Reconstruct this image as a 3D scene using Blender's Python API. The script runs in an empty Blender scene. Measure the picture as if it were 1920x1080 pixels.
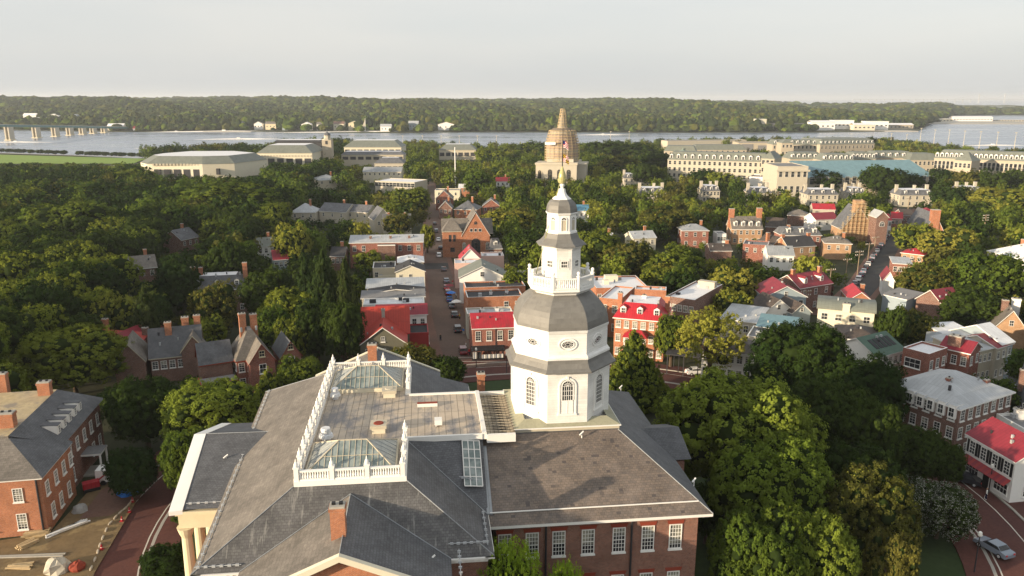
import bpy, math, random
import numpy as np
from mathutils import Vector, Matrix
sc = bpy.context.scene
COL = sc.collection
rad = math.radians
F_PX = 1450.0; PITCH = rad(13.8); CAM_H = 72.0
# ---------------------------------------------------------------- camera
cd = bpy.data.cameras.new('camera'); cam = bpy.data.objects.new('camera', cd); COL.objects.link(cam)
cam.location = (0, 0, CAM_H); cam.rotation_euler = (rad(90) - PITCH, 0, 0)
cd.sensor_width = 36.0; cd.lens = F_PX / 1920 * 36; cd.clip_start = 1.0; cd.clip_end = 60000
sc.camera = cam
sc.render.resolution_x = 1920; sc.render.resolution_y = 1080
# ---------------------------------------------------------------- sky, sun, exposure
SUN_EL = rad(10.6)
SUN_DIR = Vector((-math.cos(rad(30.8)) * math.cos(SUN_EL), -math.sin(rad(30.8)) * math.cos(SUN_EL), math.sin(SUN_EL)))
world = bpy.data.worlds.new('World'); sc.world = world; world.use_nodes = True
wn = world.node_tree; wn.nodes.clear()
sky = wn.nodes.new('ShaderNodeTexSky'); sky.sky_type = 'NISHITA'; sky.sun_disc = False
sky.sun_elevation = SUN_EL; sky.sun_rotation = math.atan2(SUN_DIR.x, SUN_DIR.y)
sky.air_density = 1.0; sky.dust_density = 3.0; sky.ozone_density = 1.0; sky.altitude = 50
hsv = wn.nodes.new('ShaderNodeHueSaturation'); hsv.inputs['Saturation'].default_value = 0.5
bg = wn.nodes.new('ShaderNodeBackground'); bg.inputs['Strength'].default_value = 0.15
wo = wn.nodes.new('ShaderNodeOutputWorld')
wn.links.new(sky.outputs[0], hsv.inputs['Color']); veil = wn.nodes.new('ShaderNodeMix'); veil.data_type = 'RGBA'; veil.inputs[0].default_value = .80; veil.inputs[7].default_value = (3.02, 3.05, 2.98, 1)
tc = wn.nodes.new('ShaderNodeTexCoord'); mpw = wn.nodes.new('ShaderNodeMapping'); mpw.inputs['Scale'].default_value = (1.2, 1.2, 7.0); nzw = wn.nodes.new('ShaderNodeTexNoise'); nzw.inputs['Scale'].default_value = 1.6; nzw.inputs['Detail'].default_value = 5
crw = wn.nodes.new('ShaderNodeValToRGB'); crw.color_ramp.elements[0].position = .35; crw.color_ramp.elements[0].color = (2.92, 3.03, 3.06, 1); crw.color_ramp.elements[1].position = .68; crw.color_ramp.elements[1].color = (3.32, 3.30, 3.20, 1)
wn.links.new(tc.outputs['Generated'], mpw.inputs[0]); wn.links.new(mpw.outputs[0], nzw.inputs['Vector']); wn.links.new(nzw.outputs['Fac'], crw.inputs[0]); wn.links.new(crw.outputs[0], veil.inputs[7])
wn.links.new(hsv.outputs[0], veil.inputs[6]); wn.links.new(veil.outputs[2], bg.inputs[0]); wn.links.new(bg.outputs[0], wo.inputs[0])
sl = bpy.data.lights.new('sun', 'SUN'); sl.energy = 5.0; sl.angle = rad(0.6); sl.color = (1.0, 0.80, 0.55)
so = bpy.data.objects.new('sun', sl); COL.objects.link(so)
so.rotation_euler = (-SUN_DIR).to_track_quat('-Z', 'Y').to_euler(); so.location = (0, 0, 300)
sc.view_settings.view_transform = 'Standard'; sc.view_settings.look = 'None'; sc.view_settings.gamma = 1
sc.view_settings.exposure = 0.75
sc.render.engine = 'CYCLES'
sc.cycles.max_bounces = 6; sc.cycles.diffuse_bounces = 3; sc.cycles.transparent_max_bounces = 8

# ---------------------------------------------------------------- pixel helpers (1920x1080 photo pixels -> world points)
def ray(px, py):
    a = (px - 960) / F_PX; b = (540 - py) / F_PX
    return a, math.cos(PITCH) + b * math.sin(PITCH), -math.sin(PITCH) + b * math.cos(PITCH)
def atz(px, py, z):
    r = ray(px, py); t = (z - CAM_H) / r[2]; return Vector((r[0] * t, r[1] * t, z))
def aty(px, py, Y):
    r = ray(px, py); t = Y / r[1]; return Vector((r[0] * t, Y, CAM_H + r[2] * t))
def ground_z(x, y):
    pts = [(0, 16), (110, 16), (300, 10.5), (600, 7), (900, 3), (1060, 1)]
    if y <= 0: return 16.0
    for (a, za), (b, zb) in zip(pts, pts[1:]):
        if y <= b: return za + (zb - za) * (y - a) / (b - a)
    return 1.0
def atg(px, py, h=0.0):
    z = 10.0
    for i in range(40):
        q = atz(px, py, z + h); z = .5 * z + .5 * ground_z(q.x, q.y)
    q = atz(px, py, z + h); return Vector((q.x, q.y, z + h))
def project(p):
    y = p[1]; dz = p[2] - CAM_H
    dep = y * math.cos(PITCH) - dz * math.sin(PITCH); up = y * math.sin(PITCH) + dz * math.cos(PITCH)
    return 960 + F_PX * p[0] / dep, 540 - F_PX * up / dep

# ---------------------------------------------------------------- materials
MAT = {}
def new_mat(name):
    m = bpy.data.materials.new(name); m.use_nodes = True; MAT[name] = m
    nt = m.node_tree; b = nt.nodes['Principled BSDF']; b.inputs['Roughness'].default_value = .8
    b.inputs['Specular IOR Level'].default_value = .3
    return m, nt, b
def N(nt, typ, **kw):
    n = nt.nodes.new(typ)
    for k, v in kw.items(): setattr(n, k, v)
    return n
def uvnode(nt): return N(nt, 'ShaderNodeUVMap').outputs[0]
def noise(nt, vec, scale, detail=3, rough=.6):
    n = N(nt, 'ShaderNodeTexNoise'); n.inputs['Scale'].default_value = scale; n.inputs['Detail'].default_value = detail
    n.inputs['Roughness'].default_value = rough; nt.links.new(vec, n.inputs['Vector']); return n.outputs['Fac']
def ramp(nt, fac, stops):
    r = N(nt, 'ShaderNodeValToRGB'); el = r.color_ramp.elements
    while len(el) < len(stops): el.new(.5)
    for e, (p, c) in zip(el, stops): e.position = p; e.color = (c[0], c[1], c[2], 1) if len(c) > 1 else (c[0],) * 3 + (1,)
    nt.links.new(fac, r.inputs[0]); return r.outputs[0]
def mix(nt, fac, a, b, mode='MIX'):
    n = N(nt, 'ShaderNodeMix', data_type='RGBA', blend_type=mode)
    for s, v in ((n.inputs[0], fac), (n.inputs[6], a), (n.inputs[7], b)):
        if isinstance(v, (int, float)): s.default_value = v
        elif isinstance(v, (tuple, list)): s.default_value = (*v[:3], 1)
        else: nt.links.new(v, s)
    return n.outputs[2]
def worldpos(nt): return N(nt, 'ShaderNodeNewGeometry').outputs['Position']
def sc3(c, k): return tuple(min(1, v * k) for v in c)
def mat_paint(name, c, rough=.6, var=.12, grime=.15):
    m, nt, b = new_mat(name); pos = worldpos(nt)
    n1 = noise(nt, pos, .35, 4, .7); n2 = noise(nt, pos, 2.5, 3)
    col = mix(nt, n1, sc3(c, 1 - var), sc3(c, 1 + var))
    f = ramp(nt, n2, [(.45, (0,)), (.8, (grime,))])
    nt.links.new(mix(nt, f, col, sc3(c, .45)), b.inputs['Base Color']); b.inputs['Roughness'].default_value = rough
    return m
def mat_brick(name, c1, c2, mortar=(.42, .38, .33), var=.3):
    m, nt, b = new_mat(name); uv = uvnode(nt)
    br = N(nt, 'ShaderNodeTexBrick'); nt.links.new(uv, br.inputs['Vector'])
    br.inputs['Scale'].default_value = 1; br.inputs['Brick Width'].default_value = .24; br.inputs['Row Height'].default_value = .085
    br.inputs['Mortar Size'].default_value = .007; br.inputs['Color1'].default_value = (*c1, 1); br.inputs['Color2'].default_value = (*c2, 1)
    br.inputs['Mortar'].default_value = (*mortar, 1); br.inputs['Bias'].default_value = 0
    n1 = noise(nt, uv, .45, 5, .7); n2 = noise(nt, uv, 3.5, 3)
    f = ramp(nt, n1, [(.3, (1 - var,)), (.7, (1 + var * .5,))])
    col = mix(nt, 1.0, br.outputs[0], f, 'MULTIPLY')
    f2 = ramp(nt, n2, [(.5, (0,)), (.75, (.35,))])
    nt.links.new(mix(nt, f2, col, sc3(c2, .6)), b.inputs['Base Color']); b.inputs['Roughness'].default_value = .9
    return m
def mat_slate(name, c1, c2, patch=None, row=.26, w=.34, contrast=1.0, streak=0.0):
    m, nt, b = new_mat(name); uv = uvnode(nt)
    br = N(nt, 'ShaderNodeTexBrick'); nt.links.new(uv, br.inputs['Vector'])
    br.inputs['Scale'].default_value = 1; br.inputs['Brick Width'].default_value = w; br.inputs['Row Height'].default_value = row
    br.inputs['Mortar Size'].default_value = .022; br.inputs['Mortar Smooth'].default_value = .4
    br.inputs['Color1'].default_value = (*c1, 1); br.inputs['Color2'].default_value = (*c2, 1)
    br.inputs['Mortar'].default_value = (*sc3(c1, .55 + .3 * (1 - contrast)), 1)
    n1 = noise(nt, uv, .3, 8, .8)
    col = mix(nt, 1.0, br.outputs[0], ramp(nt, n1, [(.32, (.6,)), (.68, (1.35,))]), 'MULTIPLY')
    n3 = noise(nt, uv, 9, 3, .8)
    col = mix(nt, .6, col, ramp(nt, n3, [(.35, (.75,)), (.65, (1.2,))]), 'MULTIPLY')
    if patch:
        sx = N(nt, 'ShaderNodeVectorMath', operation='SNAP'); nt.links.new(uv, sx.inputs[0]); sx.inputs[1].default_value = (w, row, 1)
        n2 = noise(nt, sx.outputs[0], .8, 3, .75)
        col = mix(nt, ramp(nt, n2, [(.59, (0,)), (.63, (.75,))]), col, patch)
    if streak:
        mp = N(nt, 'ShaderNodeMapping'); mp.inputs['Scale'].default_value = (1, .12, 1); nt.links.new(uv, mp.inputs[0])
        n4 = noise(nt, mp.outputs[0], 1.6, 4, .7)
        col = mix(nt, ramp(nt, n4, [(.56, (0,)), (.72, (streak,))]), col, (.42, .41, .38))
    nt.links.new(col, b.inputs['Base Color']); b.inputs['Roughness'].default_value = .62
    bp = N(nt, 'ShaderNodeBump'); bp.inputs['Strength'].default_value = .5; bp.inputs['Distance'].default_value = .03
    nt.links.new(br.outputs[0], bp.inputs['Height']); nt.links.new(bp.outputs[0], b.inputs['Normal'])
    return m
def mat_seam(name, c, pitch=.6, rough=.45, seam=.6, stain=None, metal=.0, sw=.05):
    m, nt, b = new_mat(name); uv = uvnode(nt)
    br = N(nt, 'ShaderNodeTexBrick'); nt.links.new(uv, br.inputs['Vector']); br.offset = 0
    br.inputs['Scale'].default_value = 1; br.inputs['Brick Width'].default_value = pitch; br.inputs['Row Height'].default_value = 3.1
    br.inputs['Mortar Size'].default_value = sw; br.inputs['Mortar Smooth'].default_value = .3
    br.inputs['Color1'].default_value = (*c, 1); br.inputs['Color2'].default_value = (*sc3(c, .9), 1); br.inputs['Mortar'].default_value = (*sc3(c, seam), 1)
    n1 = noise(nt, uv, .3, 5, .7)
    col = mix(nt, 1.0, br.outputs[0], ramp(nt, n1, [(.3, (.8,)), (.7, (1.12,))]), 'MULTIPLY')
    if stain:
        mp = N(nt, 'ShaderNodeMapping'); mp.inputs['Scale'].default_value = stain[1]; nt.links.new(uv, mp.inputs[0])
        n2 = noise(nt, mp.outputs[0], 1, 5, .7)
        col = mix(nt, ramp(nt, n2, [(stain[2], (0,)), (stain[2] + .15, (stain[3],))]), col, stain[0])
    nt.links.new(col, b.inputs['Base Color']); b.inputs['Roughness'].default_value = rough; b.inputs['Metallic'].default_value = metal
    return m
def mat_glass(name, c, c2=None, rough=.08, spec=.6):
    m, nt, b = new_mat(name); n1 = noise(nt, worldpos(nt), .9, 2)
    nt.links.new(mix(nt, ramp(nt, n1, [(.4, (0,)), (.6, (1,))]), c, c2 or sc3(c, 1.6)), b.inputs['Base Color'])
    b.inputs['Roughness'].default_value = rough; b.inputs['Specular IOR Level'].default_value = spec; return m
def mat_ground(name, c1, c2, s1=.05, s2=1.5, c3=None, rough=.95):
    m, nt, b = new_mat(name); pos = worldpos(nt)
    col = mix(nt, ramp(nt, noise(nt, pos, s1, 6, .65), [(.35, (0,)), (.65, (1,))]), c1, c2)
    col = mix(nt, .5, col, ramp(nt, noise(nt, pos, s2, 4, .7), [(.3, (.6,)), (.7, (1.3,))]), 'MULTIPLY')
    if c3: col = mix(nt, ramp(nt, noise(nt, pos, s1 * 2.3, 4), [(.55, (0,)), (.62, (1,))]), col, c3)
    nt.links.new(col, b.inputs['Base Color']); b.inputs['Roughness'].default_value = rough; return m

mat_paint('white', (.80, .79, .76), .5, .05, .06)
mat_seam('white_boards', (.80, .79, .76), 60, .5, .8, ((.5, .48, .44), (1.2, .25, 1), .62, .22), 0, .0)
_m = MAT['white_boards']; _b = [n for n in _m.node_tree.nodes if n.type == 'TEX_BRICK'][0]; _b.inputs['Row Height'].default_value = .28; _b.inputs['Mortar Size'].default_value = .012
mat_paint('white_trim', (.74, .73, .70), .55, .05, .1)
mat_paint('cream', (.66, .58, .40), .6, .08, .12)
mat_paint('cream_pale', (.66, .61, .48), .65, .08, .15)
mat_paint('beige', (.50, .45, .35), .7, .08, .15)
mat_paint('stone', (.43, .375, .29), .8, .1, .2)
mat_paint('stone_pale', (.47, .43, .35), .8, .1, .2)
mat_paint('concrete', (.38, .36, .32), .9, .15, .3)
mat_paint('grey_paint', (.30, .31, .31), .7, .1, .15)
mat_paint('olive', (.12, .115, .085), .8, .1, .15)
mat_paint('yellow_wall', (.60, .38, .10), .7, .08, .1)
mat_paint('pink_wall', (.62, .42, .36), .7, .08, .1)
mat_paint('blue_grey', (.28, .34, .38), .7, .1, .1)
mat_paint('dark_metal', (.035, .035, .04), .5, .1, 0)
mat_paint('black', (.015, .015, .017), .5, .1, 0)
mat_paint('red_trim', (.30, .03, .03), .5, .1, .1)
mat_paint('green_trim', (.03, .07, .05), .5, .1, .1)
mat_paint('blue_paint', (.02, .16, .55), .5, .1, .1)
mat_paint('gold', (.40, .37, .17), .35, .1, .2)
mat_paint('wood_pole', (.26, .20, .14), .9, .15, .3)
mat_paint('scaffold', (.50, .38, .22), .8, .2, .3)
mat_paint('lintel_red', (.24, .045, .025), .8, .1, .2)
mat_brick('brick_old', (.25, .088, .052), (.17, .06, .04))
mat_brick('brick_red', (.30, .075, .042), (.20, .05, .032))
mat_brick('brick_orange', (.46, .155, .055), (.34, .105, .04))
mat_brick('brick_brown', (.19, .075, .05), (.13, .055, .042))
mat_brick('brick_tan', (.45, .26, .13), (.36, .19, .09))
mat_slate('slate', (.118, .122, .132), (.09, .093, .103), None, .27, .36, 1.0, .0)
mat_slate('slate_streaked', (.125, .123, .122), (.092, .09, .093), None, .27, .36, 1.0, .6)
mat_slate('slate_brown', (.19, .152, .125), (.14, .118, .105), (.055, .05, .052), .3, .4, 1.0, .0)
mat_slate('slate_far', (.14, .145, .16), (.10, .105, .115), None, .5, .7, .7)
mat_slate('slate_warm_lit', (.19, .17, .15), (.14, .127, .112), None, .35, .5, .8)  # warm slate; on single slopes its lighter tone paints in the sunlight
mat_slate('shingle_brown', (.09, .07, .06), (.06, .05, .045), None, .35, .5, .8)
mat_seam('tin_deck', (.50, .42, .33), .75, .55, .4, ((.17, .17, .185), (.45, .16, 1), .47, .85), 0, .04)
mat_seam('tin_ribbed', (.50, .44, .34), .42, .55, .5, ((.05, .04, .035), (.35, 1.3, 1), .44, 1.0), 0, .05)
mat_seam('tin_pale', (.42, .44, .46), .6, .5, .8)
mat_seam('tin_white', (.72, .73, .75), .9, .5, .88, ((.35, .35, .35), (.4, .4, 1), .6, .4))
mat_seam('tin_grey', (.30, .32, .34), .6, .5, .75)
mat_seam('tin_red', (.42, .02, .034), .55, .45, .75, ((.22, .03, .03), (.5, .25, 1), .5, .8))
mat_seam('tin_red_orange', (.40, .045, .03), .55, .5, .75, ((.24, .03, .025), (.6, .2, 1), .6, .5))
mat_seam('tin_maroon', (.24, .025, .04), .55, .5, .75, ((.12, .02, .025), (.6, .2, 1), .6, .5))
mat_seam('tin_green', (.06, .12, .085), .6, .5, .8)
mat_seam('copper_green', (.24, .31, .26), .8, .6, .85)
mat_seam('copper_blue', (.17, .29, .33), .9, .6, .9)
mat_seam('copper_far', (.175, .19, .165), .8, .6, .85)
mat_seam('tin_blue', (.09, .24, .36), .6, .5, .8)
mat_paint('roof_dark', (.045, .045, .05), .85, .3, .3)
mat_paint('roof_grey', (.20, .20, .205), .85, .25, .4)
mat_paint('roof_white', (.74, .74, .76), .7, .1, .35)
mat_ground('membrane_tan', (.46, .36, .20), (.38, .31, .21), .12, 1.2, (.26, .22, .17), .8)
mat_seam('dome_lead', (.185, .18, .168), 1.15, .5, .82, ((.12, .115, .11), (.8, .5, 1), .5, .5), 0, .012)
mat_glass('glass', (.018, .02, .024), (.05, .055, .06))
mat_glass('glass_blind', (.32, .31, .25), (.12, .12, .11), .25, .4)
mat_glass('glass_sky', (.13, .17, .165), (.25, .29, .28), .12, .6)
mat_ground('brick_paver', (.115, .043, .033), (.085, .036, .032), .08, 2.5)
mat_ground('brick_paver_worn', (.15, .10, .078), (.115, .08, .066), .08, 2.0)
mat_ground('asphalt', (.065, .063, .062), (.045, .045, .046), .1, 2.5)
mat_ground('sidewalk', (.19, .10, .075), (.15, .09, .07), .15, 2.0)
mat_ground('grass', (.028, .05, .014), (.04, .06, .018), .05, 1.0)
mat_ground('dirt', (.20, .135, .065), (.14, .10, .055), .1, 1.2, (.25, .18, .09))
mat_ground('earth', (.028, .036, .013), (.042, .044, .02), .02, .5)
mat_ground('field_grass', (.17, .27, .04), (.21, .30, .05), .02, .4)
mat_paint('curb', (.36, .34, .30), .9, .1, .2)
mat_paint('road_line', (.55, .52, .46), .9, .1, .3)
mat_paint('bark', (.085, .06, .04), .95, .2, .3)

# ---------------------------------------------------------------- mesh builder with metric UVs
class MB:
    def __init__(s): s.v = []; s.f = []; s.m = []; s.sm = []
    def face(s, pts, mat, smooth=False):
        i = len(s.v); s.v.extend([tuple(p) for p in pts]); s.f.append(tuple(range(i, i + len(pts)))); s.m.append(mat); s.sm.append(smooth); return s
    def box(s, x0, x1, y0, y1, z0, z1, mat, top=None, bottom=True):
        p = [(x0, y0, z0), (x1, y0, z0), (x1, y1, z0), (x0, y1, z0), (x0, y0, z1), (x1, y0, z1), (x1, y1, z1), (x0, y1, z1)]
        for k in ((0, 1, 5, 4), (1, 2, 6, 5), (2, 3, 7, 6), (3, 0, 4, 7)): s.face([p[i] for i in k], mat)
        s.face([p[i] for i in (4, 5, 6, 7)], top or mat)
        if bottom: s.face([p[i] for i in (3, 2, 1, 0)], mat)
        return s
    def obox(s, c, sx, sy, sz, rz, mat, top=None):
        c = Vector(c); R = Matrix.Rotation(rz, 3, 'Z')
        p = [c + R @ Vector((dx * sx / 2, dy * sy / 2, dz * sz)) for dz in (0, 1) for dx, dy in ((-1, -1), (1, -1), (1, 1), (-1, 1))]
        for k in ((0, 1, 5, 4), (1, 2, 6, 5), (2, 3, 7, 6), (3, 0, 4, 7)): s.face([p[i] for i in k], mat)
        s.face([p[i] for i in (4, 5, 6, 7)], top or mat); s.face([p[i] for i in (3, 2, 1, 0)], mat); return s
    def bar(s, a, b, r, mat, n=4, r2=None, cap=True):
        a = Vector(a); b = Vector(b); d = (b - a).normalized(); up = Vector((0, 0, 1)) if abs(d.z) < .9 else Vector((1, 0, 0))
        e1 = d.cross(up).normalized(); e2 = d.cross(e1); r2 = r if r2 is None else r2
        A = [a + (e1 * math.cos(t) + e2 * math.sin(t)) * r for t in [2 * math.pi * (k + .5) / n for k in range(n)]]
        B = [b + (e1 * math.cos(t) + e2 * math.sin(t)) * r2 for t in [2 * math.pi * (k + .5) / n for k in range(n)]]
        for k in range(n): s.face([A[k], B[k], B[(k + 1) % n], A[(k + 1) % n]], mat, n > 6)
        if cap: s.face(B[::-1], mat); s.face(A, mat)
        return s
    def rings(s, prof, n, mat, c=(0, 0), rot=0.0, apothem=False, smooth=False, capt=True, mats=None):
        k = 1 / math.cos(math.pi / n) if apothem else 1
        R = [[(c[0] + r * k * math.cos(rot + 2 * math.pi * (i + .5) / n), c[1] + r * k * math.sin(rot + 2 * math.pi * (i + .5) / n), z) for i in range(n)] for r, z in prof]
        for j in range(len(R) - 1):
            mm = mats[j] if mats else mat
            for i in range(n): s.face([R[j][i], R[j][(i + 1) % n], R[j + 1][(i + 1) % n], R[j + 1][i]], mm, smooth)
        if capt: s.face(R[-1], mats[-1] if mats else mat)
        return s
    def prism(s, poly, z0, z1, mat, top=None):
        n = len(poly); zt = z1 if hasattr(z1, '__len__') else [z1] * n
        for i in range(n):
            a, b = poly[i], poly[(i + 1) % n]
            s.face([(a[0], a[1], z0), (b[0], b[1], z0), (b[0], b[1], zt[(i + 1) % n]), (a[0], a[1], zt[i])], mat)
        s.face([(p[0], p[1], z) for p, z in zip(poly, zt)], top or mat); return s
    def slab(s, pts, t, mat, side=None):
        """thick sheet: pts top outline (ccw from above), extruded down by t"""
        s.face(pts, mat); q = [(p[0], p[1], p[2] - t) for p in pts]; s.face(q[::-1], side or mat)
        for i in range(len(pts)):
            j = (i + 1) % len(pts); s.face([pts[i], q[i], q[j], pts[j]], side or mat)
        return s
    def build(s, name, parent=None, merge=False):
        me = bpy.data.meshes.new(name); me.from_pydata(s.v, [], s.f)
        names = []
        for m in s.m:
            if m not in names: names.append(m)
        for n in names: me.materials.append(MAT[n])
        idx = {n: i for i, n in enumerate(names)}
        me.polygons.foreach_set('material_index', [idx[m] for m in s.m])
        me.polygons.foreach_set('use_smooth', s.sm)
        uv = me.uv_layers.new(name='UVMap'); data = []
        for p in me.polygons:
            n = p.normal
            if abs(n.z) > .985: t = Vector((1, 0, 0)); b = Vector((0, 1, 0))
            else:
                t = Vector((-n.y, n.x, 0)).normalized(); b = n.cross(t)
                if b.z < 0: b = -b
            for vi in p.vertices:
                co = me.vertices[vi].co; data.extend((co.dot(t), co.dot(b)))
        uv.data.foreach_set('uv', data)
        return link(name, me, parent)
def link(name, me, parent=None):
    o = bpy.data.objects.new(name, me); COL.objects.link(o)
    if parent: o.parent = parent
    return o
def tag(o, label=None, cat=None, group=None, kind=None):
    if label: o['label'] = label
    if cat: o['category'] = cat
    if group: o['group'] = group
    if kind: o['kind'] = kind
    return o
def thing(name, label, cat, loc, rz=0.0, group=None):
    o = bpy.data.objects.new(name, None); COL.objects.link(o); o.location = loc; o.rotation_euler = (0, 0, rz); o.empty_display_size = .5
    return tag(o, label, cat, group)
def place(o, loc, rz=0.0):
    o.location = loc; o.rotation_euler = (0, 0, rz); return o
def copy_thing(o, loc, rz, label=None):
    c = o.copy(); COL.objects.link(c); c.location = loc; c.rotation_euler = (0, 0, rz)
    if label: c['label'] = label
    for ch in list(o.children):
        d = ch.copy(); COL.objects.link(d); d.parent = c
        for g in list(ch.children):
            e = g.copy(); COL.objects.link(e); e.parent = d
    return c

# ---------------------------------------------------------------- windows (local: x across, z up, facing -y, origin at centre)
WCACHE = {}
def window_meshes(w, h, nx, ny, frame='white_trim', glass='glass', sill=True, arch=False, blind=0.0):
    key = (round(w, 2), round(h, 2), nx, ny, frame, glass, sill, arch, blind)
    if key in WCACHE: return WCACHE[key]
    g = MB()
    if arch:
        n = 10; c = h / 2 - w / 2
        out = [(-w / 2, -h / 2), (w / 2, -h / 2)] + [(w / 2 * math.cos(t), c + w / 2 * math.sin(t)) for t in [math.pi * k / n for k in range(n + 1)]]
        g.face([(x, -.03, z) for x, z in out], glass)
    else:
        g.face([(-w / 2, -.03, -h / 2), (w / 2, -.03, -h / 2), (w / 2, -.03, h / 2), (-w / 2, -.03, h / 2)], glass)
        if blind: g.face([(-w / 2, -.035, h / 2 - h * blind), (w / 2, -.035, h / 2 - h * blind), (w / 2, -.035, h / 2), (-w / 2, -.035, h / 2)], 'glass_blind')
    f = MB(); b = .085 if w > .8 else .06; hh = h / 2
    if arch:
        c = h / 2 - w / 2
        f.box(-w / 2 - b, -w / 2, -.1, 0, -hh, c, frame); f.box(w / 2, w / 2 + b, -.1, 0, -hh, c, frame)
        n = 10
        for k in range(n):
            t0, t1 = math.pi * k / n, math.pi * (k + 1) / n
            P = lambda r, t, y: (r * math.cos(t), y, c + r * math.sin(t))
            r0, r1 = w / 2, w / 2 + b
            f.face([P(r0, t0, -.1), P(r1, t0, -.1), P(r1, t1, -.1), P(r0, t1, -.1)], frame)
            f.face([P(r1, t0, -.1), P(r1, t0, 0), P(r1, t1, 0), P(r1, t1, -.1)], frame)
            f.face([P(r0, t0, 0), P(r0, t0, -.1), P(r0, t1, -.1), P(r0, t1, 0)], frame)
        for k in range(1, 6):
            t = math.pi * k / 6; f.bar((0, -.05, c), (w / 2 * math.cos(t), -.05, c + w / 2 * math.sin(t)), .02, frame, 4, cap=False)
        for k in range(6):
            t0, t1 = math.pi * k / 6, math.pi * (k + 1) / 6; q = w * .28
            f.bar((q * math.cos(t0), -.05, c + q * math.sin(t0)), (q * math.cos(t1), -.05, c + q * math.sin(t1)), .02, frame, 4, cap=False)
        zt = c
    else:
        f.box(-w / 2 - b, -w / 2, -.1, 0, -hh - b, hh + b, frame); f.box(w / 2, w / 2 + b, -.1, 0, -hh - b, hh + b, frame)
        f.box(-w / 2, w / 2, -.1, 0, hh, hh + b, frame); zt = hh
    f.box(-w / 2, w / 2, -.1, 0, -hh - b, -hh, frame)
    mu = .022 if w > .8 else .018
    for k in range(1, nx): x = -w / 2 + w * k / nx; f.box(x - mu, x + mu, -.06, -.04, -hh, zt, frame, bottom=False)
    for k in range(1, ny):
        z = -hh + (zt + hh) * k / ny; q = mu * (1.8 if (k * 2 == ny and not arch) else 1); f.box(-w / 2, w / 2, -.065, -.045, z - q, z + q, frame, bottom=False)
    if arch: f.box(-w / 2, w / 2, -.065, -.045, zt - mu, zt + mu, frame, bottom=False)
    s_ = None
    if sill: s_ = MB().box(-w / 2 - b - .08, w / 2 + b + .08, -.2, 0, -hh - b - .16, -hh - b - .005, frame)
    def me(mb, n):
        o = mb.build(n); m = o.data; bpy.data.objects.remove(o); return m
    WCACHE[key] = (me(g, 'pane'), me(f, 'window_frame'), me(s_, 'sill') if s_ else None)
    return WCACHE[key]
def local_place(o, x, y, z, face):
    o.location = (x, y, z); o.rotation_euler = (0, 0, {'f': 0, 'r': math.pi / 2, 'b': math.pi, 'l': -math.pi / 2}.get(face, face) if isinstance(face, str) else face)
def add_window(parent, x, y, z, face, w=1.0, h=1.6, nx=3, ny=4, frame='white_trim', glass='glass', sill=True, arch=False, blind=0.0, sub=True, joined=False):
    """part level: window (frame) > pane, sill ; joined: one mesh"""
    g, f, s_ = window_meshes(w, h, nx, ny, frame, glass, sill, arch, blind)
    if joined:
        key = ('J', g.name, f.name)
        if key not in WCACHE:
            mb = MB()
            for m in (g, f, s_):
                if m:
                    for p in m.polygons: mb.face([m.vertices[i].co for i in p.vertices], m.materials[p.material_index].name)
            o = mb.build('window'); WCACHE[key] = o.data; bpy.data.objects.remove(o)
        o = link('window', WCACHE[key], parent); local_place(o, x, y, z, face); return o
    o = link('window', f, parent); local_place(o, x, y, z, face)
    link('pane', g, o)
    if s_: link('sill', s_, o)
    return o
# ================================================================ the state house with its tower
BA = rad(6.3); BO = Vector((5.5, 86.0, 0))
def to_sh(p):
    d = Vector(p) - BO; return (d.x * math.cos(BA) + d.y * math.sin(BA), -d.x * math.sin(BA) + d.y * math.cos(BA), d.z)
SH = thing('state_house', 'large brick state house with slate roofs and a tall white domed tower, in the foreground', 'state house', BO, BA)
GZ = 16.0
EO = 32.2; EA = 32.8; DK = 37.6          # eave of the old wing, eave of the annex, deck
# walls
w = MB()
w.prism([(-9.0, -17.7), (11.25, -17.7), (11.25, 13.2), (-9.0, 13.2)], GZ - 1, EO - .45, 'brick_old'); w.build('old_wing_wall', SH)
w = MB(); w.prism([(-34.6, -23.6), (-10.3, -23.6), (-10.3, 17.1), (-36.2, 17.1)], GZ - 1, EA - .5, 'brick_old')
w.box(-31.2, -14.0, -28.0, -23.6, GZ - 1, EA - .5, 'brick_old'); w.box(-31.2, -14.0, 17.1, 22.5, GZ - 1, EA - .5, 'brick_old')
w.build('annex_wall', SH)
w = MB(); w.box(11.25, 13.6, -6.4, 2.2, GZ - 1, EO - .5, 'brick_old'); w.build('side_bay_wall', SH)
# cornices (old wing, with dentils)
w = MB()
def cornice(mb, poly, z, mat='white_trim', out=.75, drop=.5, dent=True):
    n = len(poly); C = (sum(p[0] for p in poly) / n, sum(p[1] for p in poly) / n)
    for i in range(n):
        a = Vector((*poly[i], 0)); b = Vector((*poly[(i + 1) % n], 0)); d = (b - a).normalized(); nrm = Vector((d.y, -d.x, 0))
        L = (b - a).length; rz = math.atan2(d.y, d.x); m = (a + b) / 2
        mb.obox(m + nrm * (out / 2) + Vector((0, 0, z - .16)), L + out * 2, out, .16, rz, mat)
        mb.obox(m + nrm * (out * .3) + Vector((0, 0, z - drop)), L + out * .6, out * .6, drop - .163, rz, mat)
        if dent:
            k = int(L / .55)
            for j in range(k):
                q = a + d * (L * (j + .5) / k); mb.obox(q + nrm * (out * .78) + Vector((0, 0, z - .34)), .26, out * .34, .175, rz, mat)
cornice(w, [(-8.9, -17.7), (11.25, -17.7), (11.25, 13.2), (-8.9, 13.2)], EO); w.build('cornice', SH)
w = MB(); cornice(w, [(-34.8, -23.8), (-10.6, -23.8), (-10.6, 17.1), (-36.2, 17.1)], EA - .02, 'white_trim', .85, .6); w.build('annex_cornice', SH)
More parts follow.
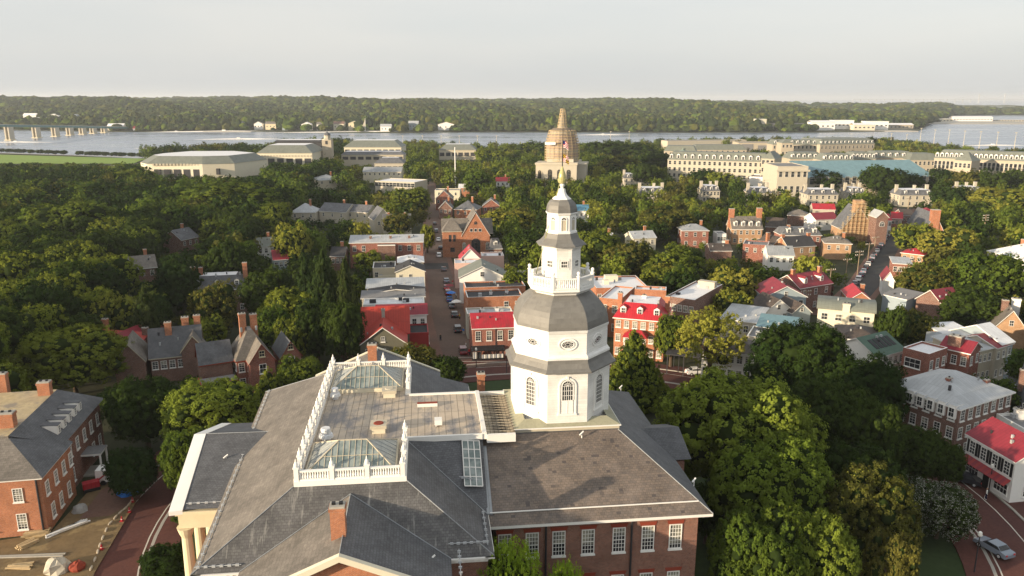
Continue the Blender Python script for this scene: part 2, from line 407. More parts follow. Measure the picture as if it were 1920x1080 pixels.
# roofs -------------------------------------------------------------
PF = 36.5   # platform foot
R = MB()
ov = 12.35; fv = -18.75; bv = 14.0
k = (EO - 36.9) / (fv + 8.3)
def zf(v): return 36.9 + (36.9 - EO) / (-8.3 - fv) * (v + 8.3)          # front plane of the old wing
R.face([(-10.0, fv, EO), (ov, fv, EO), (5.2, -8.3, 36.9), (-10.0, -8.3, 36.9)], 'slate_brown')
R.face([(ov, fv, EO), (ov, bv, EO), (5.2, 3.8, 36.9), (5.2, -8.3, 36.9)], 'slate')
R.face([(ov, bv, EO), (-10.0, bv, EO), (-10.0, 3.8, 36.9), (5.2, 3.8, 36.9)], 'slate')
R.face([(5.2, -8.3, 36.9), (5.2, 3.8, 36.9), (-10, 3.8, 36.9), (-10, -8.3, 36.9)], 'slate')
R.face([(-10.0, fv, EO), (-10, fv, EO - .3), (ov, fv, EO - .3), (ov, fv, EO)], 'white_trim')
# pediment roof of the right-hand bay
R.face([(9.6, -2.1, 34.0), (14.2, -2.1, 34.0), (14.2, -7.0, EO), (12.2, -7.0, EO)], 'slate')
R.face([(14.2, -2.1, 34.0), (9.6, -2.1, 34.0), (12.2, 2.8, EO), (14.2, 2.8, EO)], 'slate')
R.face([(14.2, -7.0, EO), (14.2, -2.1, 34.0), (14.2, 2.8, EO)], 'white_trim')
R.build('old_roof', SH)
# annex roof
e = dict(FL=(-35.6, -24.5), FR=(-9.8, -24.5), BR=(-9.8, 18.0), BL=(-37.6, 18.0))
D = dict(FL=(-27.4, -18.3), FR=(-17.75, -18.3), BR=(-17.75, 11.6), BL=(-27.6, 11.6))
pe = {a: (*b, EA) for a, b in e.items()}; pd = {a: (*b, DK) for a, b in D.items()}
R = MB()
R.face([pe['BL'], pe['FL'], pd['FL'], pd['BL']], 'slate_warm_lit2' if 'slate_warm_lit2' in MAT else 'slate_warm_lit')  # sunlit left slope: light put in as a lighter, warmer slate colour
R.face([pe['FL'], pe['FR'], pd['FR'], pd['FL']], 'slate_streaked')
R.face([pe['BR'], pe['BL'], pd['BL'], pd['BR']], 'slate')
# right slope, front part down to the annex eave, and the connecting slope
R.face([pd['FR'], pe['FR'], (-9.8, -17.6, 32.8), (-17.75, -9.8, DK)], 'slate')
R.face([(-17.75, -9.8, DK), (-9.8, -17.6, 32.8), (-9.7, -9.8, 36.95)], 'slate')
R.face([(-17.75, -9.8, DK), (-9.7, -9.8, 36.95), (-9.7, -9.8, DK)], 'slate')
R.face([pe['BR'], pd['BR'], (-17.75, 2.2, DK), (-9.8, 10.2, 32.8)], 'slate')
R.face([(-17.75, 2.2, DK), (-9.7, 2.2, DK), (-9.7, 2.2, 36.9), (-9.8, 10.2, 32.8)], 'slate')
R.build('annex_roof', SH)
# pediments of the annex, front and back (ridge, valley feet, gable)
def annex_pediment(sgn):
    R = MB(); rz_ = 36.75; u0 = -22.55
    fy = -29.2 if sgn < 0 else 23.4; ry = -19.4 if sgn < 0 else 12.9; ey = -24.5 if sgn < 0 else 18.0
    uL, uR = -31.6, -13.6
    R.face([(u0, ry, rz_ + .02), (u0, fy, rz_), (uR, fy, EA), (uR, ey, EA)][::-1 if sgn > 0 else 1], 'slate_streaked' if 0 else 'slate')
    R.face([(u0, ry, rz_ + .02), (uL, ey, EA), (uL, fy, EA), (u0, fy, rz_)], 'slate_warm_lit')  # left slope painted lighter than the right, as the sun would show it
    # raking cornice
    for a, b in (((u0, rz_), (uR, EA)), ((u0, rz_), (uL, EA))):
        dz = -.12 * 1; y0, y1 = (fy - .35, fy + .12) if sgn < 0 else (fy - .12, fy + .35)
        P = [(a[0], y0, a[1] + .16), (a[0], y1, a[1] + .16), (b[0], y1, b[1] + .16), (b[0], y0, b[1] + .16)]
        if b[0] > a[0]: P = P[::-1]
        R.slab(P[::-1], .55, 'cream_pale')
    R.slab([(uL, fy - .4 if sgn < 0 else fy, EA - .1), (uR, fy - .4 if sgn < 0 else fy, EA - .1), (uR, fy if sgn < 0 else fy + .4, EA - .1), (uL, fy if sgn < 0 else fy + .4, EA - .1)], .5, 'white_trim')
    y = fy + .55 if sgn < 0 else fy - .55
    R.face([(uL + .6, y, EA - .6), (uR - .6, y, EA - .6), (u0, y, rz_ - .35)], 'brick_orange')
    R.build('pediment', SH)
annex_pediment(-1); annex_pediment(1)
# portico on the left: shallow gable roof, cream entablature, columns
zl = 31.0; apex = (-40.7, 1.0, 33.6)
R = MB()
R.face([(-40.6, -10.0, zl), (-33.0, -10.2, zl), (-33.0, 0.9, 34.4), (-40.9, 1.0, 34.4)], 'slate')
R.face([(-40.9, 1.0, 34.4), (-33.0, 0.9, 34.4), (-33.4, 11.8, zl), (-40.9, 11.8, zl)], 'slate')
R.slab([(-41.9, -10.4, zl + .03), (-40.6, -10.2, zl + .03), (-40.9, 1.0, 34.45), (-42.2, 1.0, 34.45)], .45, 'white')
R.slab([(-42.2, 1.0, 34.45), (-40.9, 1.0, 34.45), (-40.9, 11.9, zl + .03), (-42.1, 12.0, zl + .03)], .45, 'white')
R.build('portico_roof', SH)
R = MB(); R.box(-41.2, -35.0, -9.9, -9.0, zl - 2.2, zl - .25, 'cream'); R.box(-41.2, -40.3, -9.0, 11.5, zl - 2.2, zl - .25, 'cream'); R.box(-41.4, -35.2, -10.2, -9.9, zl - .6, zl - .2, 'cream')
R.face([(-40.6, -9.9, zl - .25), (-40.6, 11.4, zl - .25), (-40.7, 1.0, 34.0)], 'cream')
R.build('portico_entablature', SH)
for q in range(6):
    c = MB(); v = -9.4 + q * 4.1
    c.rings([(.85, GZ + .5), (.85, GZ + .9), (.62, GZ + 1.2), (.6, 22), (.52, 27.6), (.75, 28.2), (.9, 28.75)], 14, 'cream', (-40.7, v), smooth=True); c.build('column', SH)
c = MB(); c.box(-43.5, -35, -10.5, 12, GZ - .5, GZ + .6, 'cream')
c.box(-41.0, -37.5, -13.2, -10.6, GZ + .0, GZ + 2.1, 'cream'); c.box(-43.6, -41.2, -14.6, -10.7, GZ - .2, GZ + .9, 'concrete'); c.build('portico_steps', SH)
# ridge and hip cappings, snow guards, gutters
R = MB()
for a, b in ((pd['FL'], pe['FL']), (pd['FR'], pe['FR']), (pd['BL'], pe['BL']), ((-17.75, -9.8, DK), (-9.8, -17.6, 32.85)), ((5.2, -8.3, 36.9), (ov, fv, EO)), ((-22.55, -19.4, 36.8), (-22.55, -29.2, 36.8)),
             ((-22.55, -19.4, 36.8), (-13.6, -24.5, EA)), ((-22.55, -19.4, 36.8), (-31.6, -24.5, EA)), ((-22.55, 12.9, 36.8), (-13.6, 18, EA)), ((-22.55, 12.9, 36.8), (-22.55, 23.4, 36.8)), ((-33.4, .9, 34.4), (-40.9, 1, 34.42))):
    R = MB(); R.bar(Vector(a) + Vector((0, 0, .02)), Vector(b) + Vector((0, 0, .03)), .045, 'tin_grey', 6); R.build('ridge_capping', SH)
def guard(mb, a, b, n):
    mb = MB(); a = Vector(a); b = Vector(b); mb.bar(a + Vector((0, 0, .12)), b + Vector((0, 0, .12)), .04, 'tin_pale', 5)
    for i in range(n):
        q = a.lerp(b, (i + .5) / n); mb.obox(q, .3, .12, .2, 0, 'tin_pale')
    mb.build('snow_guard', SH)
R = MB()
guard(R, (-13.8, -23.6, 33.6), (-10.3, -23.6, 33.6), 6); guard(R, (-10.3, -23.6, 33.25), (-10.3, -17.5, 33.25), 6)
guard(R, (-35.4, -24.1, 33.15), (-31.5, -24.1, 33.15), 6); guard(R, (-37.0, 17.6, 33.15), (-35.1, -24.0, 33.15), 34)
guard(R, (-40.4, -9.4, 31.25), (-35.6, -9.4, 31.25), 6); guard(R, (-12.9, -24.2, 33.4), (-12.9, -28.9, 33.4), 6)
R.bar((-9.6, -17.4, zf(-17.4) + .1), (11.3, -17.4, zf(-17.4) + .1), .07, 'white_trim', 5); R.build('snow_rail', SH)
guard(R, (-12.4, -14.3, 35.2), (-10.2, -14.3, 34.65), 3)
R = MB(); R.slab([(-9.9, -17.5, 32.9), (-9.35, -17.5, 32.9), (-9.35, -9.9, 36.42), (-9.9, -9.9, 36.42)][::1], .1, 'tin_grey'); R.build('valley_gutter', SH)
# downpipes on the brick front
for u in (-4.15, 4.45):
    R = MB(); R.bar((u, -17.85, GZ), (u, -17.85, EO - .5), .1, 'dark_metal', 8); R.build('downpipe', SH)
# windows of the old wing
for i, u in enumerate((-8.2, -5.5, -2.85, .08, 3.2, 6.15, 8.98)):
    for zc in (29.35, 24.05, 18.9):
        o = add_window(SH, u, -17.7, zc + (0 if zc > 20 else -.3), 'f', 1.12, 2.55 if zc > 20 else 1.6, 4, 6 if zc > 20 else 4, 'white', 'glass', True, False, (.35, .55, .5, .62, .3, .55, .8)[i])
        l = MB(); hh = (2.55 if zc > 20 else 1.6) / 2; l.face([(-.78, -.05, hh + .1), (.78, -.05, hh + .1), (.9, -.05, hh + .5), (-.9, -.05, hh + .5)], 'lintel_red')
        l.face([(-.9, -.05, hh + .5), (.9, -.05, hh + .5), (.9, 0, hh + .5), (-.9, 0, hh + .5)], 'lintel_red'); l.build('lintel', o)
for u in (-29.5, -26.5, -19, -16): add_window(SH, u, -28.0, 29.0, 'f', 1.1, 2.4, 3, 4)
for v in (-20.5, -17.3): add_window(SH, -10.3, v, 29.3, 'r', 1.1, 2.4, 3, 4)
# chimneys
def chimney(parent, x, y, z0, z1, sx, sy, mat='brick_orange', rot=0, pots=True, cap=None):
    c = MB(); c.obox((x, y, z0), sx, sy, z1 - z0 - .45, rot, mat)
    c.obox((x, y, z1 - .45), sx + .18, sy + .18, .28, rot, mat); c.obox((x, y, z1 - .17), sx + .05, sy + .05, .17, rot, cap or 'concrete')
    if pots:
        for dx in ((-.25, .25) if sx > .9 else (0,)): c.obox((x + dx * sx, y, z1 + .004), .3 * min(1, sx), .3 * min(1, sy), .2, rot, 'black' if cap is None else mat)
    return c.build('chimney', parent)
chimney(SH, -22.9, -25.9, 35.6, 39.45, 1.2, .95); chimney(SH, -22.9, 17.9, 35.6, 39.3, 1.2, .95); chimney(SH, -8.6, 8.6, 33.6, 37.9, .95, .95)
# deck (tin) with skylights, vents, hatch
R = MB()
R.face([(-27.5, -18.3, DK + .02), (-17.75, -18.3, DK + .02), (-17.75, 11.6, DK + .02), (-27.5, 11.6, DK + .02)], 'tin_deck')
R.face([(-17.75, -9.8, DK + .02), (-9.7, -9.8, DK + .02), (-9.7, 2.2, DK + .02), (-17.75, 2.2, DK + .02)], 'tin_deck')
R.face([(-27.5, -18.3, DK - .05), (-27.5, -18.3, DK + .02), (-17.75, -18.3, DK + .02), (-17.75, -18.3, DK - .05)], 'tin_deck'); R.build('roof_deck', SH)
R = MB(); n = 16
for j in range(n):
    v0 = -9.6 + j * (11.6 / n); v1 = v0 + 11.6 / n
    R.face([(-9.3, v0, DK - .05), (-6.2, v0, DK - .35), (-6.2, v1, DK - .35), (-9.3, v1, DK - .05)], 'tin_ribbed'); R.box(-9.3, -6.2, v0 - .035, v0 + .035, DK - .36, DK + .02, 'tin_ribbed')
R.build('ribbed_roof', SH)
R = MB()
R.box(-9.75, -9.3, -9.9, 2.3, DK - .4, DK + .32, 'white_trim'); R.box(-17.6, -9.76, -10.0, -9.7, DK - .35, DK + .22, 'white_trim'); R.box(-17.6, -9.76, 2.1, 2.4, DK - .35, DK + .22, 'white_trim')
R.box(-9.29, -6.25, -10.1, -9.68, DK - .75, DK + .1, 'white_trim'); R.box(-9.29, -6.25, 2.12, 2.45, DK - .75, DK + .1, 'white_trim'); R.build('deck_parapet', SH)
def skylight(u0, u1, v0, v1, z, h, fr):
    r0, r1 = u0 + (v1 - v0) * .42, u1 - (v1 - v0) * .42; vm = (v0 + v1) / 2
    g = MB(); A, B, C_, D_ = (u0, v0, z), (u1, v0, z), (u1, v1, z), (u0, v1, z); P, Q = (r0, vm, z + h), (r1, vm, z + h)
    g.face([A, B, Q, P], 'glass_sky'); g.face([C_, D_, P, Q], 'glass_sky'); g.face([B, C_, Q], 'tin_skylight'); g.face([D_, A, P], 'tin_skylight'); o = g.build('skylight', SH)
    b = MB(); Vv = lambda t: Vector(t) + Vector((0, 0, .03))
    for a, c in ((A, B), (B, C_), (C_, D_), (D_, A), (A, P), (B, Q), (C_, Q), (D_, P), (P, Q)): b.bar(Vv(a), Vv(c), .07, 'beige', 4)
    nb = 15
    for k in range(1, nb):
        x = u0 + (u1 - u0) * k / nb
        t = 1.0 if r0 <= x <= r1 else ((x - u0) / (r0 - u0) if x < r0 else (u1 - x) / (u1 - r1))
        for vv in (v0, v1): b.bar(Vv((x, vv, z)), Vv((x, vv + (vm - vv) * t, z + h * t)), .035, 'beige', 4)
    for k in range(1, 8):
        y = v0 + (v1 - v0) * k / 8; t = min(y - v0, v1 - y) / (vm - v0)
        b.bar(Vv((u0, y, z)), Vv((u0 + (r0 - u0) * t, y, z + h * t)), .025, 'tin_pale', 4); b.bar(Vv((u1, y, z)), Vv((u1 + (r1 - u1) * t, y, z + h * t)), .025, 'tin_pale', 4)
    t = .5
    for vv in (v0, v1): b.bar(Vv((u0 + (r0 - u0) * t, vv + (vm - vv) * t, z + h * t)), Vv((u1 + (r1 - u1) * t, vv + (vm - vv) * t, z + h * t)), .035, 'beige', 4)
    b.build('glazing_bars', o)
    k = MB(); k.box(u0 - .12, u1 + .12, v0 - .12, v1 + .12, DK + .03, z - .01, 'cream_pale'); k.build('curb', o)
mat_seam('tin_skylight', (.36, .38, .36), .5, .4, .7)
skylight(-26.8, -18.5, -17.5, -10.8, DK + .45, 1.7, 0); skylight(-26.9, -18.5, 3.9, 10.8, DK + .45, 1.7, 1)
# flat glazed skylight on the connecting slope
g = MB(); nrm = Vector((0, -(36.9 - EO), 10.45)).normalized()
def on(u, v, off=0.0): return Vector((u, v, 36.95 - .0807 * (u + 9.7) + .533 * (v + 9.8) + off))
g.face([on(-11.9, -15.0, .25), on(-10.1, -15.0, .25), on(-10.1, -10.1, .25), on(-11.9, -10.1, .25)], 'glass_sky')
o = g.build('skylight', SH); b = MB()
for a in range(4): u = -11.9 + .6 * a; h = .3; b.bar(on(u, -15, h), on(u, -10.1, h), .06, 'white_trim', 4)
for a in range(6): v = -15 + .98 * a; b.bar(on(-11.9, v, .3), on(-10.1, v, .3), .06, 'white_trim', 4)
b.build('glazing_bars', o)
for (u, v, r) in ((-25.9, -9.2, .62), (-26.2, 2.2, .5)):
    c = MB(); c.rings([(r * .75, DK), (r * .75, DK + .35), (r * 1.25, DK + .4), (r * 1.1, DK + .7), (r * .8, DK + .75), (r * .8, DK + 1.3), (r * .72, DK + 1.38)], 18, 'tin_white', (u, v), smooth=False); c.build('roof_vent', SH)
for (u, v, m) in ((-20.6, -7.6, 'lintel_red'), (-19.9, 2.4, 'roof_white')):
    c = MB(); c.box(u - .7, u + .7, v - .7, v + .7, DK + .03, DK + .6, 'cream_pale'); c.box(u - .85, u + .85, v - .85, v + .85, DK + .603, DK + .95, 'beige')
    c.rings([(.55, DK + .955), (.45, DK + 1.02)], 12, 'lintel_red' if m == 'lintel_red' else 'beige', (u, v)); c.build('fan_hatch', SH)
c = MB(); c.box(-16.6, -14.3, -1.5, -.9, DK + .03, DK + .42, 'white_trim', 'lintel_red'); c.build('roof_hatch', SH)
c = MB(); c.box(-14.7, -13.9, -7.2, -6.2, DK + .2, DK + .75, 'white_trim'); c.box(-14.6, -14.5, -7.1, -7, DK, DK + .2, 'white_trim'); c.box(-14.1, -14, -6.4, -6.3, DK, DK + .2, 'white_trim'); c.build('air_unit', SH)
for (u, v) in ((-27.6, -7.2),): pass
# balustrade round the deck
def baluster_run(mb, a, b, z, n, h=1.0, mat='white', br=.09):
    a = Vector((*a, 0)); b = Vector((*b, 0)); d = b - a; rz = math.atan2(d.y, d.x); L = d.length; m = (a + b) / 2
    mb.obox(m + Vector((0, 0, z + .0)), L, .34, .16, rz, mat); mb.obox(m + Vector((0, 0, z + h - .14)), L, .3, .14, rz, mat)
    for i in range(n):
        q = a + d * ((i + .5) / n); mb.rings([(br * .7, z + .16), (br * 1.25, z + .32), (br * .7, z + .6), (br * 1.0, z + h - .14)], 6, mat, (q.x, q.y), capt=False)
def post(mb, x, y, z, h=1.25, s=.42, mat='white'):
    mb.box(x - s / 2, x + s / 2, y - s / 2, y + s / 2, z, z + h, mat); mb.box(x - s / 2 - .07, x + s / 2 + .07, y - s / 2 - .07, y + s / 2 + .07, z + h + .003, z + h + .1, mat)
    mb.rings([(s * .25, z + h + .1), (s * .48, z + h + .3), (s * .42, z + h + .45), (s * .15, z + h + .62), (s * .17, z + h + .72), (.02, z + h + .92)], 8, mat, (x, y), smooth=True)
B = MB(); z = DK + .25
B.box(-27.7, -17.45, -18.6, -18.0, DK - .25, z, 'white'); B.box(-27.8, -27.2, -18.0, 11.9, DK - .25, z, 'white'); B.box(-27.2, -17.45, 11.3, 11.9, DK - .25, z, 'white')
B.box(-18.05, -17.45, -18.0, -10.02, DK - .25, z, 'white'); B.box(-18.05, -17.45, 2.45, 11.3, DK - .25, z, 'white')
us = [-27.45, -24.25, -21.05, -17.8]
for j in range(3):
    for vv in (-18.3, 11.6): baluster_run(B, (us[j] + .25, vv), (us[j + 1] - .25, vv), z, 12)
for u in us:
    for vv in (-18.3, 11.6): post(B, u, vv, z)
vs = [-18.3 + 29.9 * i / 12 for i in range(13)]
for i in range(12):
    baluster_run(B, (-27.5, vs[i] + .25), (-27.5, vs[i + 1] - .25), z, 8)
    if i: post(B, -27.5, vs[i], z)
for r0, r1 in ((-18.3, -10.4), (2.9, 11.6)):
    nn = 3
    for i in range(nn):
        a = r0 + (r1 - r0) * i / nn; c2 = r0 + (r1 - r0) * (i + 1) / nn; baluster_run(B, (-17.75, a + .25), (-17.75, c2 - .25), z, 8)
        post(B, -17.75, a if r0 > 0 else c2, z)
B.build('balustrade', SH)
# small roof lights / flood lamps
for (u, v, z) in ((1.0, -9.2, 36.55), (12.0, -14.0, 32.9), (11.2, 13.8, 32.6), (-15.2, -25.2, 33.0), (-37.8, -3.0, 32.9)):
    c = MB(); c.bar((u, v, z - .2), (u, v, z + .55), .05, 'white', 6); c.bar((u - .25, v - .15, z + .35), (u + .2, v + .15, z + .62), .09, 'white', 8); c.build('roof_lamp', SH)
# ---------------------------------------------------------------- tower
TU, TV = -.35, -2.3; q8 = -math.pi / 2 - math.pi / 8 - math.pi / 8 * 1
def oct_(mb, prof, mat, **k): return mb.rings(prof, 8, mat, (TU, TV), rot=math.pi / 8 - math.pi / 8, apothem=True, **k)
P = MB(); a = 5.75
P.box(TU - a, TU + a, TV - a, TV + a, PF - 1.0, 37.25, 'beige'); P.box(TU - a - .16, TU + a + .16, TV - a - .16, TV + a + .16, 37.253, 37.38, 'white_trim')
cs = [(TU - a - .1, TV - a - .1), (TU + a + .1, TV - a - .1), (TU + a + .1, TV + a + .1), (TU - a - .1, TV + a + .1)]
for i in range(4):
    A = (*cs[i], 37.385); B_ = (*cs[(i + 1) % 4], 37.385); s = .78
    P.face([A, B_, (TU + (B_[0] - TU) * s, TV + (B_[1] - TV) * s, 37.95), (TU + (A[0] - TU) * s, TV + (A[1] - TV) * s, 37.95)], 'plinth_roof')
mat_paint('plinth_roof', (.33, .32, .23), .8, .2, .4)
P.build('tower_plinth', SH)
W = MB(); oct_(W, [(5.32, 37.3), (5.32, 43.3), (5.42, 43.32), (5.5, 43.5)], 'white_boards', capt=False)
for i in range(3):
    pass
T1 = W.build('tower_lower_stage', SH)
W = MB(); oct_(W, [(5.5, 43.45), (5.95, 43.45), (5.95, 43.6), (5.55, 43.85), (5.3, 44.35), (5.22, 44.75)], 'dome_lead', capt=False); W.build('tower_skirt_roof', SH)
W = MB(); oct_(W, [(5.2, 44.7), (5.28, 44.78), (5.28, 45.0), (5.12, 45.2), (4.98, 45.3), (4.98, 47.6), (5.05, 47.65), (5.12, 47.95), (4.9, 48.0)], 'white_boards', capt=False); T2 = W.build('tower_drum', SH)
W = MB(); oct_(W, [(5.06, 47.96), (5.05, 48.3), (4.98, 48.8), (4.82, 49.3), (4.56, 49.85), (4.2, 50.35), (3.75, 50.8), (3.2, 51.2), (2.6, 51.45)], 'dome_lead'); W.build('dome', SH)
W = MB(); oct_(W, [(2.75, 51.1), (3.0, 51.5), (3.38, 51.75), (3.5, 51.8), (3.5, 52.05), (3.3, 52.06), (2.0, 52.07)], 'white'); W.build('balcony_floor', SH)
W = MB(); rr = 3.3 / math.cos(math.pi / 8)
cor = [(TU + rr * math.cos(math.pi / 8 + i * math.pi / 4), TV + rr * math.sin(math.pi / 8 + i * math.pi / 4)) for i in range(8)]
for i in range(8):
    a_, b_ = Vector((*cor[i], 0)), Vector((*cor[(i + 1) % 8], 0)); baluster_run(W, a_.lerp(b_, .08)[:2], a_.lerp(b_, .92)[:2], 52.08, 11, 1.2, 'white', .08)
    W.rings([(.19, 52.07), (.19, 53.4), (.24, 53.42), (.24, 53.5), (.09, 53.55), (.16, 53.68), (.2, 53.82), (.12, 53.98), (.02, 54.02)], 8, 'white', cor[i])
W.build('balcony_balustrade', SH)
W = MB(); oct_(W, [(2.1, 52.0), (2.1, 52.3), (2.02, 52.35), (2.02, 56.1), (2.12, 56.2), (2.2, 56.45), (2.5, 56.5)], 'white_boards', capt=False); T3 = W.build('tower_upper_stage', SH)
W = MB(); oct_(W, [(2.3, 56.48), (2.62, 56.5), (2.6, 56.6), (2.2, 56.85), (1.85, 57.25), (1.62, 57.8), (1.5, 57.9)], 'dome_lead'); W.build('upper_skirt_roof', SH)
W = MB(); oct_(W, [(1.62, 57.78), (1.62, 57.98), (1.5, 58.05), (1.5, 59.75), (1.58, 59.8), (1.68, 59.98), (1.6, 60.02)], 'white', capt=False); T4 = W.build('lantern', SH)
W = MB(); oct_(W, [(1.6, 60.0), (1.58, 60.4), (1.48, 60.8), (1.28, 61.15), (.95, 61.42), (.8, 61.48)], 'dome_lead'); W.build('lantern_dome', SH)
W = MB(); oct_(W, [(.98, 61.4), (.92, 61.5), (.6, 61.75), (.42, 62.05), (.36, 62.35), (.34, 62.5)], 'white'); W.rings([(.3, 62.45), (.17, 62.6), (.2, 62.7), (.3, 62.85), (.24, 63.0), (.12, 63.08)], 12, 'white', (TU, TV), smooth=True); W.build('finial_base', SH)
W = MB(); W.rings([(.1, 63.0), (.42, 63.15), (.5, 63.4), (.52, 63.55), (.4, 63.6), (.42, 63.75), (.36, 64.1), (.2, 64.5), (.05, 64.9)], 14, 'gold', (TU, TV), smooth=True); W.build('gilded_acorn', SH)
W = MB(); W.bar((TU, TV, 64.8), (TU, TV, 69.4), .06, 'dark_metal', 6, .03); W.build('lightning_rod', SH)
W = MB()
a_ = Vector((TU - .15, TV - .05, 63.6))
W.bar(a_, (TU - 2.9, TV - 1.1, 53.4), .045, 'rope', 5); W.bar((TU + .35, TV, 63.5), (TU + .9, TV + 1.0, 61.2), .03, 'dark_metal', 4)
mat_paint('rope', (.30, .30, .12), .9); W.build('stay_cable', SH)
# tower windows
def face_frame(r, kk):
    an = -math.pi / 2 + kk * math.pi / 4; return TU + r * math.cos(an), TV + r * math.sin(an), kk * math.pi / 4
def ring_frame(w_, h_, b, n=24, d=.12, mat='white', a0=0, a1=2 * math.pi):
    f = MB()
    for k in range(n):
        t0, t1 = a0 + (a1 - a0) * k / n, a0 + (a1 - a0) * (k + 1) / n
        p = lambda s, t, y: ((w_ / 2 + s) * math.cos(t), y, (h_ / 2 + s) * math.sin(t))
        f.face([p(0, t0, -d), p(b, t0, -d), p(b, t1, -d), p(0, t1, -d)], mat); f.face([p(b, t0, -d), p(b, t0, 0), p(b, t1, 0), p(b, t1, -d)], mat); f.face([p(0, t0, 0), p(0, t0, -d), p(0, t1, -d), p(0, t1, 0)], mat)
    return f
ovf = ring_frame(1.25, .72, .07); ov2 = ring_frame(1.8, 1.22, .12, d=.09)
ovf.v += ov2.v; n0 = len(ovf.f) * 4; ovf.f += [tuple(i + n0 for i in f) for f in ov2.f]; ovf.m += ov2.m; ovf.sm += ov2.sm
for k in range(8): t = math.pi * k / 4; ovf.bar((.22 * math.cos(t), -.06, .13 * math.sin(t)), (.62 * math.cos(t), -.06, .36 * math.sin(t)), .018, 'white', 4)
for k in range(8): t = math.pi * k / 4; t2 = t + math.pi / 4; ovf.bar((.26 * math.cos(t), -.06, .15 * math.sin(t)), (.26 * math.cos(t2), -.06, .15 * math.sin(t2)), .02, 'white', 4); ovf.bar((.48 * math.cos(t), -.06, .28 * math.sin(t)), (.48 * math.cos(t2), -.06, .28 * math.sin(t2)), .015, 'white', 4)
og = MB(); og.face([(.62 * math.cos(t), -.03, .36 * math.sin(t)) for t in [2 * math.pi * k / 20 for k in range(20)]], 'glass')
for kk in (-2, -1, 0, 1, 2):
    x, y, rz = face_frame(4.98, kk)
    o = ovf.build('oval_window', T2); o.location = (x, y, 46.45); o.rotation_euler = (0, 0, rz); p = og.build('pane', o) if 0 else og.build('oval_pane', T2); p.location = o.location; p.rotation_euler = o.rotation_euler
    x, y, rz = face_frame(5.32, kk)
    o = add_window(T1, x, y, 40.9 if kk else 41.35, rz, 1.15, 3.2 if kk else 2.2, 5, 6 if kk else 3, 'white', 'glass', False, True, joined=True); o.name = 'arched_window'
    if kk == 0:
        s = MB(); s.box(-.62, .62, -.07, 0, -.75, .75, 'white'); s.box(-.03, .03, -.1, -.07, -.75, .75, 'white_trim'); o = s.build('blind_panel', T1); o.location = (x, y, 39.47); o.rotation_euler = (0, 0, rz)
    if abs(kk) != 5:
        s = MB(); w2 = .82; c_ = 41.85 - 40.35
        s.box(-w2 - .16, -w2, -.1, 0, -1.65, c_, 'white'); s.box(w2, w2 + .16, -.1, 0, -1.65, c_, 'white'); s.box(-w2 - .22, w2 + .22, -.14, 0, -1.85, -1.65, 'white')
        rf = ring_frame(w2 * 2, w2 * 2, .16, 14, .1, 'white', 0, math.pi); s2 = [(vx, vy, vz + c_) for vx, vy, vz in rf.v]; n0 = len(s.v); s.v += s2; s.f += [tuple(i + n0 for i in f) for f in rf.f]; s.m += rf.m; s.sm += rf.sm
        s.box(-.1, .1, -.16, 0, c_ + w2 - .02, c_ + w2 + .3, 'white'); o = s.build('arch_surround', T1); o.location = (x, y, 40.35); o.rotation_euler = (0, 0, rz)
    x, y, rz = face_frame(2.02, kk)
    o = add_window(T3, x, y, 54.55, rz, .62, .66, 3, 2, 'white', 'glass', False, False, joined=True); o.name = 'small_window'
    s = MB(); s.box(-.58, .58, -.05, 0, .5, .58, 'white_trim'); s.box(-.58, .58, -.05, 0, -.58, -.5, 'white_trim'); s.box(-.58, -.5, -.05, 0, -.5, .5, 'white_trim'); s.box(.5, .58, -.05, 0, -.5, .5, 'white_trim')
    o = s.build('window_surround', T3); o.location = (x, y, 54.55); o.rotation_euler = (0, 0, rz)
    x, y, rz = face_frame(1.5, kk)
    s = MB(); s.face([(.24 * math.cos(t), -.02, .24 * math.sin(t)) for t in [math.pi * k / 10 for k in range(11)]], 'glass'); s.face([(-.26, -.02, -1.15), (.26, -.02, -1.15), (.26, -.02, -.06), (-.26, -.02, -.06)], 'beige')
    for t in (.8, 1.57, 2.35): s.bar((0, -.04, 0), (.24 * math.cos(t), -.04, .24 * math.sin(t)), .015, 'white', 4)
    s.box(-.34, -.26, -.07, 0, -1.2, 0, 'white'); s.box(.26, .34, -.07, 0, -1.2, 0, 'white'); s.box(-.26, .26, -.06, 0, -.06, 0, 'white')
    rf = ring_frame(.52, .52, .09, 10, .07, 'white', 0, math.pi); n0 = len(s.v); s.v += rf.v; s.f += [tuple(i + n0 for i in f) for f in rf.f]; s.m += rf.m; s.sm += rf.sm
    o = s.build('louvred_arch', T4); o.location = (x, y, 59.3); o.rotation_euler = (0, 0, rz)
# flags on the rod
def cloth_flag(name, label, z, w_, h_, colours, seed):
    f = MB(); nx, nz = 9, 8; rnd = random.Random(seed)
    def pt(i, j):
        s = i / nx; t = j / nz; droop = s * s * .9 * h_
        return (s * w_ * .72, .18 * math.sin(s * 7 + t * 2.0) * s * w_ * .5, -t * h_ - droop * .55)
    for i in range(nx):
        for j in range(nz): f.face([pt(i, j), pt(i, j + 1), pt(i + 1, j + 1), pt(i + 1, j)], colours(i, j, nx, nz), True)
    q = SH.matrix_basis @ Vector((TU, TV, z)); o = f.build(name); o.location = q; o.rotation_euler = (0, 0, rad(-12)); tag(o, label, 'flag'); sm = o.modifiers.new('thickness', 'SOLIDIFY'); sm.thickness = .01
mat_paint('flag_red', (.50, .03, .04), .8); mat_paint('flag_blue', (.02, .03, .14), .8); mat_paint('flag_yellow', (.65, .42, .05), .8); mat_paint('flag_black', (.02, .02, .02), .8); mat_paint('flag_white', (.7, .7, .7), .8)
